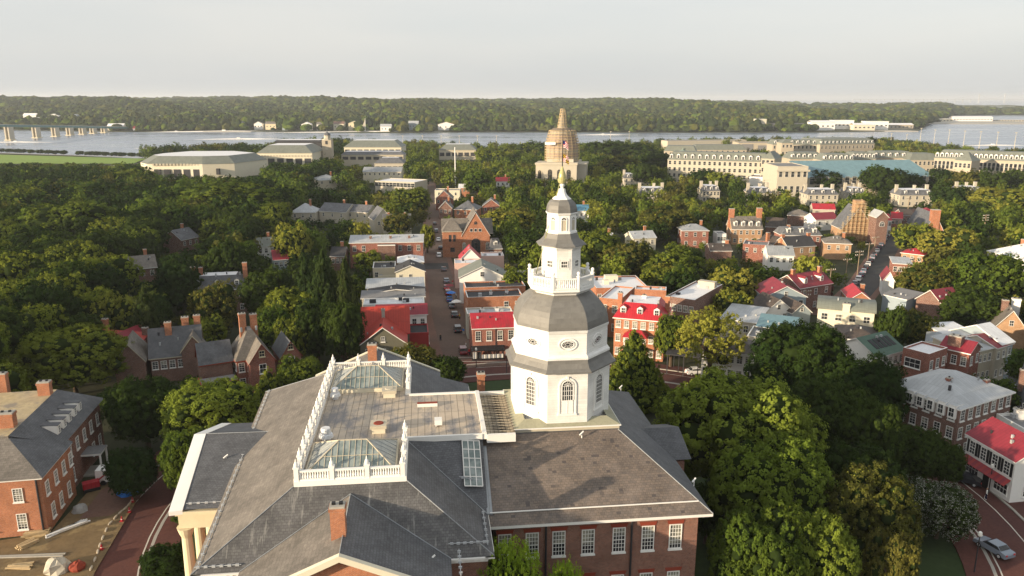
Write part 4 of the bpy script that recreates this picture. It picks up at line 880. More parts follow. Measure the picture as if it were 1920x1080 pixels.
t, w, d, h = house('brick_building', 'dark red brick building with white flat roof and one wide white window', (1693, 655), (1742, 668), 8.8, 7, 'flat', 0, 'brick_red', 'roof_white', wr=(3, 2), cat='building', win=(.95, 1.7), trim='white')
add_window(t, -.4, -d / 2, 6.6, 'f', 3.0, 1.7, 3, 2, 'white', 'glass', True); add_window(t, -3.2, -d / 2, 2.8, 'f', 1.2, 2.2, 2, 3, 'white', 'glass', True)
house('brick_row', 'dark maroon brick house with wide chimney behind the white flat roof', (1764, 650), (1818, 662), 8.4, 6, 'gable_x', 1.6, 'brick_red', 'tin_maroon', wr=(2, 2), wf=(3, 2), chim=((-.2, -.5, 2.6, 2.4, 'brick_brown'),), win=(.9, 1.6))
house('cream_row_house', 'pale cream row house with light grey roof, in the row facing the circle', (1818, 662), (1870, 650), 7.6, 8, 'shed', 1.2, 'beige', 'tin_pale', wf=(6, 2), cat='row house', win=(.8, 1.4))
house('cream_row_house', 'sage green row house next to the pale cream one', (1869, 652), (1898, 643), 7.8, 8, 'gable_x', 1.6, 'stone_pale', 'tin_maroon', wf=(3, 2), cat='row house', win=(.8, 1.4))
house('row_house', 'blue grey row house with very pale roof at the end of the row', (1878, 645), (1900, 640), 8.2, 11, 'gable_x', 2.6, 'blue_grey', 'tin_white', wf=(2, 2), cat='row house', win=(.8, 1.4))
house('row_house', 'low white roofed house behind the cream row', (1785, 635), (1840, 632), 6.2, 9, 'shed', .8, 'pink_wall', 'tin_white', cat='row house')
house('row_house', 'small white walled house with grey roof beside the wide chimney', (1738, 638), (1768, 642), 6.2, 7, 'hip', .9, 'white', 'tin_grey', cat='row house')
# big hipped grey roof building, corner towards the camera
t, w, d, h = house('brick_building', 'big brown brick building with wide pale grey hipped roof facing the circle', (1799, 766), (1899, 734), 9.0, 12.5, 'hip', 2.9, 'brick_brown', 'tin_pale', wf=(7, 3), wl=(6, 3), trim='white_trim', cat='building', win=(.95, 1.75), chim=((-.35, -.2, 2.7, .8, 'brick_red'), (.6, -.55, 1.8, .8, 'brick_red')))
for k in range(7):
    y = -d / 2 + d * (k + .5) / 7; M = MB(); M.box(-w / 2 - .45, -w / 2 + 1.6, y - .62, y + .62, h - 1.9, h + .35, 'white', 'tin_pale'); o = M.build('wall_dormer', t); add_window(o, -w / 2 - .46, y, h - .85, 'l', .8, 1.4, 2, 2, 'white', 'glass', False, joined=True)
house('gable_house', 'beige gable ended house with four small windows at the right edge', (1905, 735), (1960, 760), 7.5, 9, 'gable_y', 3.6, 'beige', 'slate_far', wf=(3, 1), gw=True, rot=-25, chim=((-1.15, 0, 3.6, 1.2, 'brick_brown'),))
house('yellow_house', 'mustard yellow house at the right edge behind the brown brick building', (1897, 745), (1950, 763), 5.2, 7, 'shed', .6, 'yellow_wall', 'roof_grey', wf=(3, 2), rot=-20)
# white cafe with shutters, red roof, storefront and awning
t, w, d, h = house('cafe_building', 'white corner building with red roof, black shutters and a striped awning', (1815, 813), (1905, 865), 6.6, 8.0, 'gable_x', 2.3, 'white', 'tin_maroon', trim='white', cat='cafe', ov=.3)
for x in (-.36, -.12, .12, .36):
    add_window(t, x * w, -d / 2, 4.95, 'f', 1.0, 1.9, 2, 4, 'white', 'glass', False)
    for s in (-1, 1): MB().box(x * w + s * .85 - .2, x * w + s * .85 + .2, -d / 2 - .09, -d / 2 - .01, 3.95, 5.95, 'black').build('shutter', t)
for x in (-.3, .3): add_window(t, x * w, -d / 2, 1.75, 'f', 2.4, 1.5, 4, 2, 'white', 'glass', True)
MB().box(-.55, .55, -d / 2 - .07, -d / 2, 0, 2.4, 'black').build('door', t)
M = MB()
for k in range(16): x0 = -w * .47 + k * w * .94 / 16; M.slab([(x0, -d / 2 - 1.1, 2.75), (x0 + w * .94 / 16, -d / 2 - 1.1, 2.75), (x0 + w * .94 / 16, -d / 2 - .02, 3.5), (x0, -d / 2 - .02, 3.5)], .06, 'red_trim' if k % 2 else 'tin_maroon')
M.build('awning', t)
for y in (-1.6, 2.0):
    for z in (4.9, 1.8): add_window(t, w / 2, y, z, 'r', .9, 1.5, 2, 4, 'white', 'glass', True)
house('back_building', 'flat grey roofed extension with white parapet behind the white cafe', (1868, 780), (1925, 812), 5.6, 8, 'flat', 0, 'white', 'roof_grey', cat='building', chim=((-.6, -.3, 1.8, 1.3, 'white'),))
# scaffolded gable and neighbours up the street
t, w, d, h = house('scaffolded_church', 'tan gabled building wrapped in scaffolding beside the car lined street', (1577, 428), (1640, 430), 5.5, 14, 'gable_y', 9.5, 'brick_tan', 'slate_far', cat='church', rot=-4)
M = MB(); random.seed(5)
for k in range(9):
    z = 1.5 + k * 1.9; hw = (w / 2 + 2) if z < h else max(2.4, (w / 2 + 2) * (1 - (z - h) / 13.5))
    M.box(-hw, hw, -d / 2 - 1.6, -d / 2 - .9, z, z + .1, 'scaffold'); M.bar((-hw, -d / 2 - 1.95, z + 1.0), (hw, -d / 2 - 1.95, z + 1.0), .07, 'scaffold')
    if k > 3: M.box(-2.5, 2.5, -d / 2 - .9, -d / 2 + 5, z, z + .12, 'scaffold')
for k in range(-5, 6):
    x = k * (w / 2 + 2) / 5; zt = 19.0 * (1 - abs(k) / 7.5); M.bar((x, -d / 2 - 1.95, 0), (x, -d / 2 - 1.95, zt), .08, 'scaffold'); M.bar((x, -d / 2 - .95, 0), (x, -d / 2 - .95, zt), .08, 'scaffold')
M.build('scaffolding', t); MB().box(-2, 2, -d / 2 + .2, -d / 2 + 4.2, h + 6, h + 12.5, 'brick_tan').build('bell_turret', t)
t, w, d, h = house('brick_tower', 'dark brick tower with round window and white gable beside the scaffolding', (1644, 407), (1666, 407), 12, 8, 'gable_y', 2.4, 'brick_brown', 'tin_pale', cat='tower'); add_window(t, 0, -d / 2, 9, 'f', 2.0, 2.05, 2, 2, 'white', 'glass', False, True, joined=True)
for i, (a, b, nm, wl_, rm_) in enumerate((((1655, 413), (1672, 413), 'bright red roofed shop left of the scaffold tower street', 'white', 'tin_red'), ((1672, 409), (1692, 410), 'second bright red roofed shop at the far end of the street', 'brick_red', 'tin_red'), ((1692, 404), (1714, 404), 'dark red brick gabled shop past the two red roofs', 'brick_brown', 'shingle_brown'))):
    house('shop_house', nm, a, b, 7.5, 8, 'gable_x', 2.4, wl_, rm_, wf=(3, 2), cat='shop')
t, w, d, h = house('gable_house', 'tall orange brick gable with wide chimney stack right of the street', (1732, 430), (1770, 432), 5.0, 24, 'gable_y', 7.0, 'brick_orange', 'slate_far', rot=-10, chim=((0, -.93, 9.0, 3.6),))
house('white_tower_house', 'small white house with a red topped turret beyond the orange gable', (1733, 397), (1752, 397), 7, 6, 'hip', 1.8, 'white', 'tin_maroon', wf=(2, 2))
house('cottage', 'brown hipped cottage behind the cluster of tan cottages', (1477, 403), (1517, 405), 5.2, 10, 'hip', 2.6, 'brick_brown', 'slate_warm_lit')
house('cottage', 'white gabled cottage with small maroon roof left of the scaffolding', (1530, 412), (1572, 410), 5.4, 9, 'gable_x', 2.6, 'white', 'tin_maroon', wf=(3, 1))
house('cottage', 'red roofed cottage half hidden behind the white gabled cottage', (1525, 392), (1566, 393), 6, 9, 'gable_x', 2.4, 'stone_pale', 'tin_red')
house('brick_house', 'dark red gabled house in the trees left of the cottage cluster', (1436, 424), (1472, 426), 6, 9, 'gable_x', 3.4, 'brick_brown', 'shingle_brown')
# ---- avenue beyond the church and left woods
house('gable_house', 'grey slate hipped house left of the avenue top end', (702, 412), (735, 410), 7, 11, 'gable_y', 5, 'stone_pale', 'slate_far', wf=(2, 1))
house('long_hall', 'long pale building with white roof and a row of dark bays near the avenue top', (703, 340), (777, 343), 8, 20, 'flat', 0, 'stone_pale', 'roof_white', wf=(11, 1), cat='building', win=(3.0, 2.6))
house('long_hall', 'cream building with grey roof behind the white roofed long building', (680, 322), (752, 322), 9, 16, 'gable_x', 3, 'cream_pale', 'tin_grey', cat='building', wf=(8, 1))
for i, (a, b, hh, dd, rf, ri, wa, ro, lb) in enumerate((
    ((817, 372), (848, 372), 7, 10, 'gable_y', 4.5, 'brick_red', 'slate_warm_lit', 'brick gabled house right of the avenue top end'),
    ((815, 358), (862, 358), 8, 10, 'flat', 0, 'cream_pale', 'roof_grey', 'cream flat topped building at the far end of the avenue'),
    ((823, 390), (847, 390), 6, 9, 'gable_y', 3.5, 'brick_brown', 'slate_far', 'low brick gable in front of the cream flat topped building'),
    ((852, 392), (893, 393), 6.5, 12, 'hip', 4.0, 'brick_orange', 'slate_far', 'orange brick house with pyramid slate roof behind the church'),
    ((905, 386), (937, 386), 6, 10, 'gable_y', 3.5, 'brick_red', 'slate_far', 'brick gabled house between trees right of the pyramid roof'),
    ((930, 340), (955, 340), 6.5, 10, 'gable_x', 2.4, 'white', 'tin_red', 'white house with a red roof left of the chapel'),
    ((860, 352), (880, 352), 6, 9, 'gable_x', 2, 'brick_orange', 'tin_white', 'orange brick house with white roof edge near the flagpole'),
    ((545, 398), (590, 398), 6, 12, 'hip', 4, 'stone_pale', 'tin_pale', 'pale roofed house in the woods left of the slate roofs'),
    ((598, 395), (648, 398), 6, 12, 'gable_x', 3.5, 'stone_pale', 'slate_far', 'long slate roofed house in the woods left of the avenue'),
    ((650, 396), (690, 398), 6, 10, 'gable_x', 3.0, 'beige', 'slate_far', 'grey roofed house beside the long slate roofed house'),
    ((596, 338), (640, 336), 8, 18, 'hip', 3, 'beige', 'tin_grey', 'grey roofed hall in the woods in front of the clock tower'),
    ((340, 450), (372, 443), 6, 10, 'gable_x', 3.5, 'brick_brown', 'slate_far', 'dark slate roof deep in the left woods'),
    ((240, 505), (293, 500), 6.5, 10, 'gable_x', 3.2, 'brick_brown', 'slate_warm_lit', 'grey brown roofed house with brick chimney among the left trees'),
    ((482, 462), (515, 460), 5.5, 9, 'gable_x', 2.6, 'white', 'copper_far', 'greenish roofed white house in the woods left of the conifers'),
    ((513, 487), (540, 485), 5.5, 8, 'gable_x', 2.6, 'blue_grey', 'tin_maroon', 'small red roofed house behind the tall conifers'),
    ((620, 480), (645, 480), 5.5, 8, 'gable_x', 2.6, 'brick_brown', 'roof_dark', 'dark shed beside the wide brick building'),
    ((1076, 395), (1104, 395), 6, 9, 'gable_x', 2.5, 'white', 'tin_blue', 'white house with bright blue roof right of the tower finial'),
    ((1130, 450), (1150, 450), 5.5, 8, 'gable_x', 2.2, 'white', 'roof_white', 'small white roof poking out of the trees right of the lantern'),
    ((1188, 447), (1230, 445), 5.5, 9, 'gable_x', 2.2, 'cream_pale', 'tin_pale', 'pale cottage roof in the trees left of the square brick house'),
    ((1345, 440), (1362, 440), 5, 7, 'flat', 0, 'white', 'roof_grey', 'tiny white flat roofed house left of the colonial house'),
    )):
    house('far_house', lb, a, b, hh, dd, rf, ri, wa, ro, wf=(3, 1), chim=((.4, .1, ri + 2.0, 1.0),) if rf != 'flat' else ())
# ---- left: red brick villas with slate gables and tall chimneys
def rect_wing(t, x, y, w, d, h, rise, ax, wall, rm, ov=.3, trim='brick_red', rz=0):
    M = MB(); gable_roof(M, w, d, h, rise, ov, rm, trim, ax); W = MB().box(-w / 2, w / 2, -d / 2, d / 2, -1.5, h, wall, bottom=False); gable_tri(W, w, d, h, rise, wall, ax)
    for m in (M, W): m.v = [(x + a, y + b, c) for a, b, c in m.v]
    return W.build('wing_wall', t), M.build('wing_roof', t)
t, w, d, h = house('brick_villa', 'red brick villa with steep slate gables and four tall brick chimneys', (430, 690), (520, 655), 6.5, 8.5, 'mansard', 5.2, 'brick_red', 'slate_warm_lit', trim='lintel_red', rot=28, wf=(4, 2), wl=(3, 2), win=(1, 1.7), cat='villa', inset=3.2, top='roof_grey', chim=((-.3, .1, 8.4, 1.3), (.35, .1, 8.0, 1.3)))
rect_wing(t, 1.0, -4.5, 4.8, 6, 6.8, 3.4, 'y', 'brick_red', 'slate_warm_lit', trim='lintel_red'); rect_wing(t, -7.0, .5, 6.0, 6, 6.3, 3.4, 'x', 'brick_brown', 'slate', trim='lintel_red'); rect_wing(t, 7.0, -1.5, 4.0, 8, 6.3, 3.0, 'y', 'brick_red', 'slate', trim='lintel_red')
for x, y in ((1.0, -7.5), (7.0, -5.5)):
    add_window(t, x, y, 5.2, 'f', 1.2, 1.8, 2, 2, 'white', 'glass'); add_window(t, x, y, 8.3, 'f', .9, 1.1, 2, 2, 'cream', 'glass')
M = MB(); M.box(-10.5, -4.0, -8.0, -3.4, -1, 3.6, 'brick_brown', 'roof_grey'); M.box(-10.7, -3.8, -8.2, -8.0, 3.5, 4.0, 'lintel_red'); M.box(-10.7, -10.5, -8.0, -3.4, 3.5, 4.0, 'lintel_red'); M.build('low_porch', t)
t, w, d, h = house('slate_villa', 'dark brick villa with grey slate roofs and dormer gable left of the red villa', (268, 680), (388, 652), 5.6, 9, 'gable_x', 4.8, 'brick_brown', 'slate', trim='beige', rot=20, wf=(6, 1), win=(1, 1.5), cat='villa', chim=((-.25, -.2, 6.3, 1.3), (.42, .2, 6.6, 1.4), (.9, .2, 6.8, 1.3)))
rect_wing(t, 3.5, -3, 4.6, 5, 6.6, 3.0, 'y', 'brick_brown', 'slate_warm_lit', trim='cream'); rect_wing(t, -8.5, -1.5, 5.5, 10, 5.8, 3.6, 'y', 'brick_brown', 'slate_warm_lit', trim='beige')
t, w, d, h = house('red_roof_house', 'house with spreading red metal roofs half hidden by trees, far left', (150, 655), (262, 652), 5.0, 9, 'gable_x', 2.6, 'brick_red', 'tin_red_orange', trim='tin_maroon', rot=-12, chim=((-.85, .3, 4.8, 1.1), (.95, -.1, 4.0, 1.1, 'brick_brown')), win=(1, 1.4), wf=(4, 1))
rect_wing(t, 2, 2, 7, 12, 5.4, 3.0, 'y', 'brick_red', 'tin_maroon', trim='tin_maroon')
t, w, d, h = house('hipped_house', 'brick house with slate mansard, white flat top and dormers, behind the dark trees', (352, 545), (462, 540), 7.2, 10, 'mansard', 3.4, 'brick_brown', 'slate', top='roof_white', inset=3.2, wf=(5, 2), wl=(2, 2), dorm=(3, 1.2, .8, 'slate'), cat='house', rot=12, chim=((-.85, -.3, 6.0, 1.2), (-.6, -.1, 5.6, 1.0), (.9, .2, 6.2, 1.2)), win=(.9, 1.5))
# ---- brick hall with five dormers at the left edge
A = atz(75, 897, 24); GZL = 16
t = thing('brick_hall', 'large brick hall with tan topped slate roof and five white dormers at the left edge', 'hall', (A.x, A.y, GZL), 0)
FOOT.append((A.x - 10, A.y + 15, 12, 18, 0))
bh = 8.0
def P_(x, y, z): return (x, y, z)
# near wing corner at local origin; side wall runs back with a slight lean, main block steps in
sd = Vector((-1.9, 10.2, 0)).normalized(); fd = Vector((sd.y, -sd.x, 0))   # sd: along the side wall, fd: outward to the right
rzH = math.atan2(fd.y, fd.x)
t.rotation_euler = (0, 0, rzH)
W = MB(); W.box(-14, 0, 0, 10.5, -1, bh, 'brick_orange'); W.box(-24, -.9, 10.5, 26.5, -1, bh + .2, 'brick_old'); W.build('wall', t)
C = MB(); C.box(-14.3, .35, -.35, 10.6, bh + .003, bh + .22, 'white_trim'); C.box(-24, -.5, 10.6, 26.9, bh + .203, bh + .42, 'white_trim'); C.build('cornice', t)
R = MB(); e1 = bh + .23
e2 = bh + .43; zt = e2 + 3.6; tx = -5.3
R.face([(-14.5, -.5, e1), (.5, -.5, e1), (tx, 5.2, e1 + 3.55), (-14.5, 5.2, e1 + 3.55)], 'slate_warm_lit')  # lit front slope, its sunlight painted in with the lighter slate
R.face([(.5, -.5, e1), (.5, 10.6, e1), (tx, 10.6, e1 + 3.55), (tx, 5.2, e1 + 3.55)], 'slate')
R.face([(-.3, 10.0, e2), (-.3, 27.2, e2), (tx, 22.6, zt), (tx, 5.2, zt)], 'slate')
R.face([(-.3, 27.2, e2), (-24, 27.2, e2), (-24, 22.6, zt), (tx, 22.6, zt)], 'slate')
R.face([(tx, 5.2, zt + .02), (tx, 22.6, zt + .02), (-32, 22.6, zt + .02), (-32, 5.2, zt + .02)], 'membrane_tan')
R.face([(-32, 5.2, zt - 1), (tx, 5.2, zt - 1), (tx, 5.2, zt + .02), (-32, 5.2, zt + .02)], 'slate_warm_lit')
R.build('roof', t)
for k in range(5):
    y = 11.6 + k * 2.15; x = -1.5; z = e2 + .8; M = MB(); kk = .72; L_ = 1.75 / kk
    M.face([(x, y - .62, z), (x, y + .62, z), (x, y + .62, z + 1.5), (x, y - .62, z + 1.5)], 'white'); M.face([(x, y - .62, z), (x, y - .62, z + 1.5), (x - L_, y - .62, z + 1.5)], 'white'); M.face([(x, y + .62, z + 1.5), (x, y + .62, z), (x - L_, y + .62, z + 1.5)], 'white')
    M.slab([(x + .15, y - .62, z + 1.5), (x + .15, y + .62, z + 1.5), (x - L_ - .1, y + .62, z + 1.7), (x - L_ - .1, y - .62, z + 1.7)], .08, 'slate'); o = M.build('dormer', t)
    add_window(o, x + .01, y, z + .72, 'r', .6, 1.05, 2, 3, 'white', 'glass', False, joined=True)
for y in (1.6, 4.6, 7.4, 10.0): add_window(t, 0, y, 5.9, 'r', .95, 1.75, 3, 4, 'white', 'glass', True, False, .7)
for y in (2.4, 5.2, 8.2): add_window(t, 0, y, 2.2, 'r', .95, 1.9, 3, 4, 'white', 'glass', True, False, .5)
for y in (12.6, 15.6, 18.6, 21.6, 24.6):
    add_window(t, -.9, y, 5.9, 'r', .95, 1.75, 3, 4, 'white', 'glass', True)
    if y > 20 or y < 15: add_window(t, -.9, y, 2.2, 'r', .95, 1.9, 3, 4, 'white', 'glass', True)
for x in (-2.9, -6.6, -10.3): add_window(t, x, 0, 5.9, 'f', 1.05, 1.75, 3, 6, 'white', 'glass', True, False, .95); add_window(t, x, 0, 2.1, 'f', 1.05, 2.1, 3, 6, 'white', 'glass', True, False, .85)
MB().bar((-.5, -.15, -1), (-.5, -.15, bh), .12, 'dark_metal', 8).build('downpipe', t)
M = MB(); M.box(-.9, 1.9, 16.2, 19.4, 3.3, 3.6, 'white_trim', 'roof_grey'); M.bar((1.7, 16.4, 0), (1.7, 16.4, 3.3), .16, 'white', 8); M.bar((1.7, 19.2, 0), (1.7, 19.2, 3.3), .16, 'white', 8); M.box(-.9, 2.0, 16.1, 19.5, -.5, .25, 'concrete'); M.build('porch', t)
for (x, y, zt_, s) in ((-6.2, 20.6, 6.2, 1.7), (-6.6, 8.6, 6.2, 1.9), (-13.5, 24.0, 6.8, 1.6), (-18.5, 23.6, 6.8, 1.6)): chimney(t, x, y, e2 + 2.5, bh + zt_, s, s * .7, 'brick_orange', pots=True)
# ================================================================ ground, water, streets
def interp(pts, x):
    if x <= pts[0][0]: return pts[0][1]
    for (a, va), (b, vb) in zip(pts, pts[1:]):
        if x <= b: return va + (vb - va) * (x - a) / (b - a)
    return pts[-1][1]
NEAR = [(-900, 1200), (0, 1062), (280, 925), (330, 950), (480, 990), (620, 1160), (780, 1150), (900, 1060), (1000, 1060), (1240, 1180), (1420, 1240), (1640, 1220), (1740, 1050), (1800, 950), (2600, 900)]
FARS = [(-900, 2000), (0, 1860), (250, 1720), (480, 1735), (760, 1665), (900, 1711), (1060, 1700), (1400, 1680), (1520, 1690), (1700, 1760), (1735, 2500), (1760, 3300), (1860, 3400), (2600, 3500)]
def pxof(x, y): return 960 + 1450 * x / (y * 1.0 + 18)
def hill_z(px, y):
    s = interp(FARS, px)
    if y <= s: return -4.0
    f = interp([(-900, 48), (0, 46), (600, 40), (1000, 34), (1300, 30), (1500, 15), (1900, 12)], px)
    k = min(1, (y - s) / 1500.0); base = 1.5 + f * (k * k * (3 - 2 * k))
    base += (8 * math.sin(px * .011 + y * .0021) + 5 * math.sin(px * .031 + 1 + y * .004) + 2 * math.sin(px * .083 + y * .002)) * min(1, (y - s) / 700)
    if y > 4200: base = -4.0 if px > 1480 else base - min(14, (y - 4200) / 400.0) * (1 if px > 600 else .2)
    return max(base, 1.0) if base > -4 else base
def make_ground():
    cols = [-900 + 3500 * i / 280 for i in range(281)]; g = []
    for px in cols:
        a = (px - 960) / 1450; s = interp(NEAR, px); fs = interp(FARS, px)
        ys = [-300, 0, 60, 110, 200, 300, 450, 600, 750, 900]; col = []
        for y in ys: y2 = min(y, s); col.append((y2, ground_z(0, y2)))
        col += [(s, ground_z(0, s)), (s + 6, -4.0), (fs - 8, -4.0), (fs, 1.2)]
        for y in (1900, 2100, 2300, 2600, 3000, 3500, 4200, 4300, 6000, 9000, 16000):
            y2 = max(y, fs + 5); col.append((y2, hill_z(px, y2)))
        g.append([(a * (y + 18) if y > -18 else a * 18, y, z) for y, z in col])
    # widen the near rows so that the sheet also covers what lies beside and behind the camera
    V = []; F = []; n = len(g[0])
    for c, col in enumerate(g):
        for (x, y, z) in col:
            if y < 200: x = x + (cols[c] - 960) / 1450 * (200 - y) * 1.2
            V.append((x, y, z))
    for i in range(len(g) - 1):
        for j in range(n - 1): F.append((i * n + j, (i + 1) * n + j, (i + 1) * n + j + 1, i * n + j + 1))
    me = bpy.data.meshes.new('ground'); me.from_pydata(V, [], F); me.materials.append(MAT['earth']); tag(link('ground', me), kind='structure')
make_ground()
m, nt, b = new_mat('water'); pos = worldpos(nt)
mp = N(nt, 'ShaderNodeMapping'); mp.inputs['Scale'].default_value = (1, 2.2, 1); nt.links.new(pos, mp.inputs[0])
b.inputs['Base Color'].default_value = (.08, .11, .15, 1); b.inputs['Roughness'].default_value = .22; b.inputs['Specular IOR Level'].default_value = .5
n1 = noise(nt, mp.outputs[0], .12, 5, .7); n2 = noise(nt, mp.outputs[0], .006, 3)
nt.links.new(ramp(nt, n2, [(.35, (.16,)), (.65, (.34,))]), b.inputs['Roughness'])
nt.links.new(mix(nt, ramp(nt, n2, [(.4, (0,)), (.62, (1,))]), (.17, .21, .29), (.24, .28, .35)), b.inputs['Base Color'])
bp = N(nt, 'ShaderNodeBump'); bp.inputs['Strength'].default_value = .18; bp.inputs['Distance'].default_value = .4; nt.links.new(n1, bp.inputs['Height']); nt.links.new(bp.outputs[0], b.inputs['Normal'])
w = MB(); w.face([(-15000, 700, 0), (22000, 700, 0), (30000, 40000, 0), (-30000, 40000, 0)], 'water'); tag(w.build('water'), kind='structure')

def strip(name, pts, widths, mat, dz=.03, seg=True):
    """ribbon along pts on the ground; subdivided so that it follows the slope"""
    P = []
    for i in range(len(pts) - 1):
        a, b = pts[i], pts[i + 1]; n = max(1, int(math.hypot(b[0] - a[0], b[1] - a[1]) / 12))
        for k in range(n): t = k / n; P.append((a[0] + (b[0] - a[0]) * t, a[1] + (b[1] - a[1]) * t, widths[i] + (widths[i + 1] - widths[i]) * t))
    P.append((*pts[-1], widths[-1])); M = MB(); Ls = []; Rs = []
    for i, (x, y, w_) in enumerate(P):
        a = P[max(0, i - 1)]; b = P[min(len(P) - 1, i + 1)]; d = Vector((b[0] - a[0], b[1] - a[1])).normalized(); nx, ny = -d.y, d.x
        l = (x + nx * w_ / 2, y + ny * w_ / 2); r = (x - nx * w_ / 2, y - ny * w_ / 2); Ls.append((*l, ground_z(*l) + dz)); Rs.append((*r, ground_z(*r) + dz))
    for i in range(len(P) - 1): M.face([Ls[i], Rs[i], Rs[i + 1], Ls[i + 1]], mat)
    o = M.build(name); return o
def struct(o): return tag(o, kind='structure')
CC = (7.0, 101.5)
def ring(name, r0, r1, mat, dz, n=96, a0=0, a1=360, h=None):
    M = MB()
    for i in range(n):
        t0, t1 = rad(a0 + (a1 - a0) * i / n), rad(a0 + (a1 - a0) * (i + 1) / n); q = []
        for r, t in ((r0, t0), (r1, t0), (r1, t1), (r0, t1)):
            x, y = CC[0] + r * math.cos(t), CC[1] + r * math.sin(t); q.append((x, y, ground_z(x, y) + dz))
        M.face(q, mat)
        if h:
            for k in ((0, 3), (2, 1)): p, s = q[k[0]], q[k[1]]; M.face([p, (p[0], p[1], p[2] - h), (s[0], s[1], s[2] - h), s], mat)
    return M.build(name)
struct(ring('circle_lawn', 0.1, 51.5, 'grass', .05)); struct(ring('circle_pavement', 51.5, 54.6, 'brick_paver', .19, h=.3)); struct(ring('circle_kerb', 54.6, 55.0, 'curb', .2, h=.3))
struct(ring('circle_road', 55.0, 63.0, 'brick_paver', .06)); struct(ring('outer_kerb', 63.0, 63.35, 'curb', .2, h=.3)); struct(ring('outer_pavement', 63.35, 66.5, 'brick_paver', .19, h=.3))
struct(ring('road_edge_line', 55.5, 55.68, 'road_line', .075)); struct(ring('parking_line', 60.6, 60.76, 'road_line', .075))
AV = [(-8.0, 160.5), (-12.5, 176.9), (-17.0, 202.4), (-20.6, 228.3), (-25.0, 261.3), (-30.5, 304.4), (-40.0, 392.0), (-57.2, 546.0), (-66.5, 625)]
AW = [11.5, 9.5, 9.0, 9.0, 8.6, 8, 7.5, 6, 6]
struct(strip('avenue_pavement', AV, [w + 5.0 - i * .3 for i, w in enumerate(AW)], 'sidewalk', .10)); struct(strip('avenue_road', AV, AW, 'brick_paver_worn', .14))
struct(strip('crossing_line', [(-14.5, 164.5), (-1, 164.5)], [.25, .25], 'road_line', .24)); struct(strip('crossing_line', [(-15, 167.5), (-2.5, 167.5)], [.25, .25], 'road_line', .24))
struct(strip('asphalt_patch', [(-27.6, 276), (-29.0, 288)], [9, 9], 'asphalt', .17))
ES = [(88, 205), (104.1, 228.3), (118, 250), (142.2, 292.7), (180.0, 357.9), (200, 392), (232, 455)]
struct(strip('side_street_pavement', ES, [11.5] * 7, 'sidewalk', .1)); struct(strip('side_street_road', ES, [8] * 7, 'asphalt', .14))
struct(strip('cross_street', [(-40, 172), (-8, 160)], [7, 7], 'brick_paver', .09))
struct(strip('east_lane', [(62, 128), (95, 148), (140, 172), (190, 210)], [8, 8, 7, 7], 'asphalt', .12))
struct(strip('garden_path', [(-36, 148), (-38, 160), (-34, 172), (-36, 185)], [2.2, 2.0, 1.8, 1.6], 'concrete', .08))
struct(strip('waterfront_road', [(-470, 790), (-330, 820), (-200, 860)], [14, 14, 12], 'concrete', .08))
# sports field by the river
def flat_poly(name, pix, mat, dz, h=0):
    M = MB(); pts = [atg(px, py) for px, py in pix]; M.face([(p.x, p.y, ground_z(p.x, p.y) + dz) for p in pts], mat); return M.build(name)
def field(name, pixL, pixR, mat, dz, n=8):
    M = MB(); A = [atg(*p) for p in pixL]; B = [atg(*p) for p in pixR]
    for i in range(len(A) - 1):
        for k in range(n):
            q = []
            for (P0, P1, t) in ((A[i], B[i], k / n), (A[i], B[i], (k + 1) / n), (A[i + 1], B[i + 1], (k + 1) / n), (A[i + 1], B[i + 1], k / n)):
                p = P0.lerp(P1, t); q.append((p.x, p.y, ground_z(p.x, p.y) + dz))
            M.face(q, mat)
    return M.build(name)
struct(field('river_field', [(-120, 307.5), (-120, 303), (-120, 297), (-120, 287)], [(250, 307.5), (258, 304), (266, 301), (280, 298.2)], 'field_grass', .4))
struct(field('shore_wall', [(-120, 285.3), (-120, 284.2)], [(284, 297.9), (284, 296.8)], 'concrete', 1.2))
# construction yard, lower left
Yd = MB(); ypix = [(-160, 1090), (170, 1090), (252, 950), (275, 905), (215, 895), (165, 925), (95, 1002), (-160, 1040)]
Yd.face([(p.x, p.y, 16.23) for p in [atz(px, py, 16) for px, py in ypix]], 'dirt'); struct(Yd.build('dirt_yard'))
Yd = MB(); Yd.face([(p.x, p.y, 16.25) for p in [atz(px, py, 16) for px, py in [(150, 975), (205, 970), (262, 938), (272, 912), (225, 903), (190, 922)]]], 'sidewalk'); struct(Yd.build('paved_patch'))
# ---------------------------------------------------------------- small things
def gpt(px, py, h=0): p = atg(px, py, h); return p
random.seed(11)
seg0 = None; line = [(168, 1078), (182, 1045), (190, 1020), (203, 990), (222, 968), (240, 953), (250, 938)]
pts = [atz(px, py, 16) for px, py in line]; cnt = 0; barrier_me = None
for a, b in zip(pts, pts[1:]):
    n = max(2, int((b - a).length / 1.4))
    for k in range(n):
        p = a.lerp(b, (k + .5) / n); rz = math.atan2(b.y - a.y, b.x - a.x) + random.uniform(-.15, .15)
        if barrier_me is None:
            M = MB(); M.rings([(.2, 0), (.24, .1), (.2, .3), (.1, .36)], 8, 'stone', smooth=True); M.v = [(x * 2.6, y * .7, z * .6) for x, y, z in M.v]; o = M.build('sandbag'); barrier_me = o.data
        else: o = link('sandbag', barrier_me)
        o.location = (p.x, p.y, 16.24); o.rotation_euler = (0, 0, rz)
        tag(o, 'white sandbag in the line between the dirt yard and the red brick road', 'sandbag', 'sandbags along the brick road'); cnt += 1
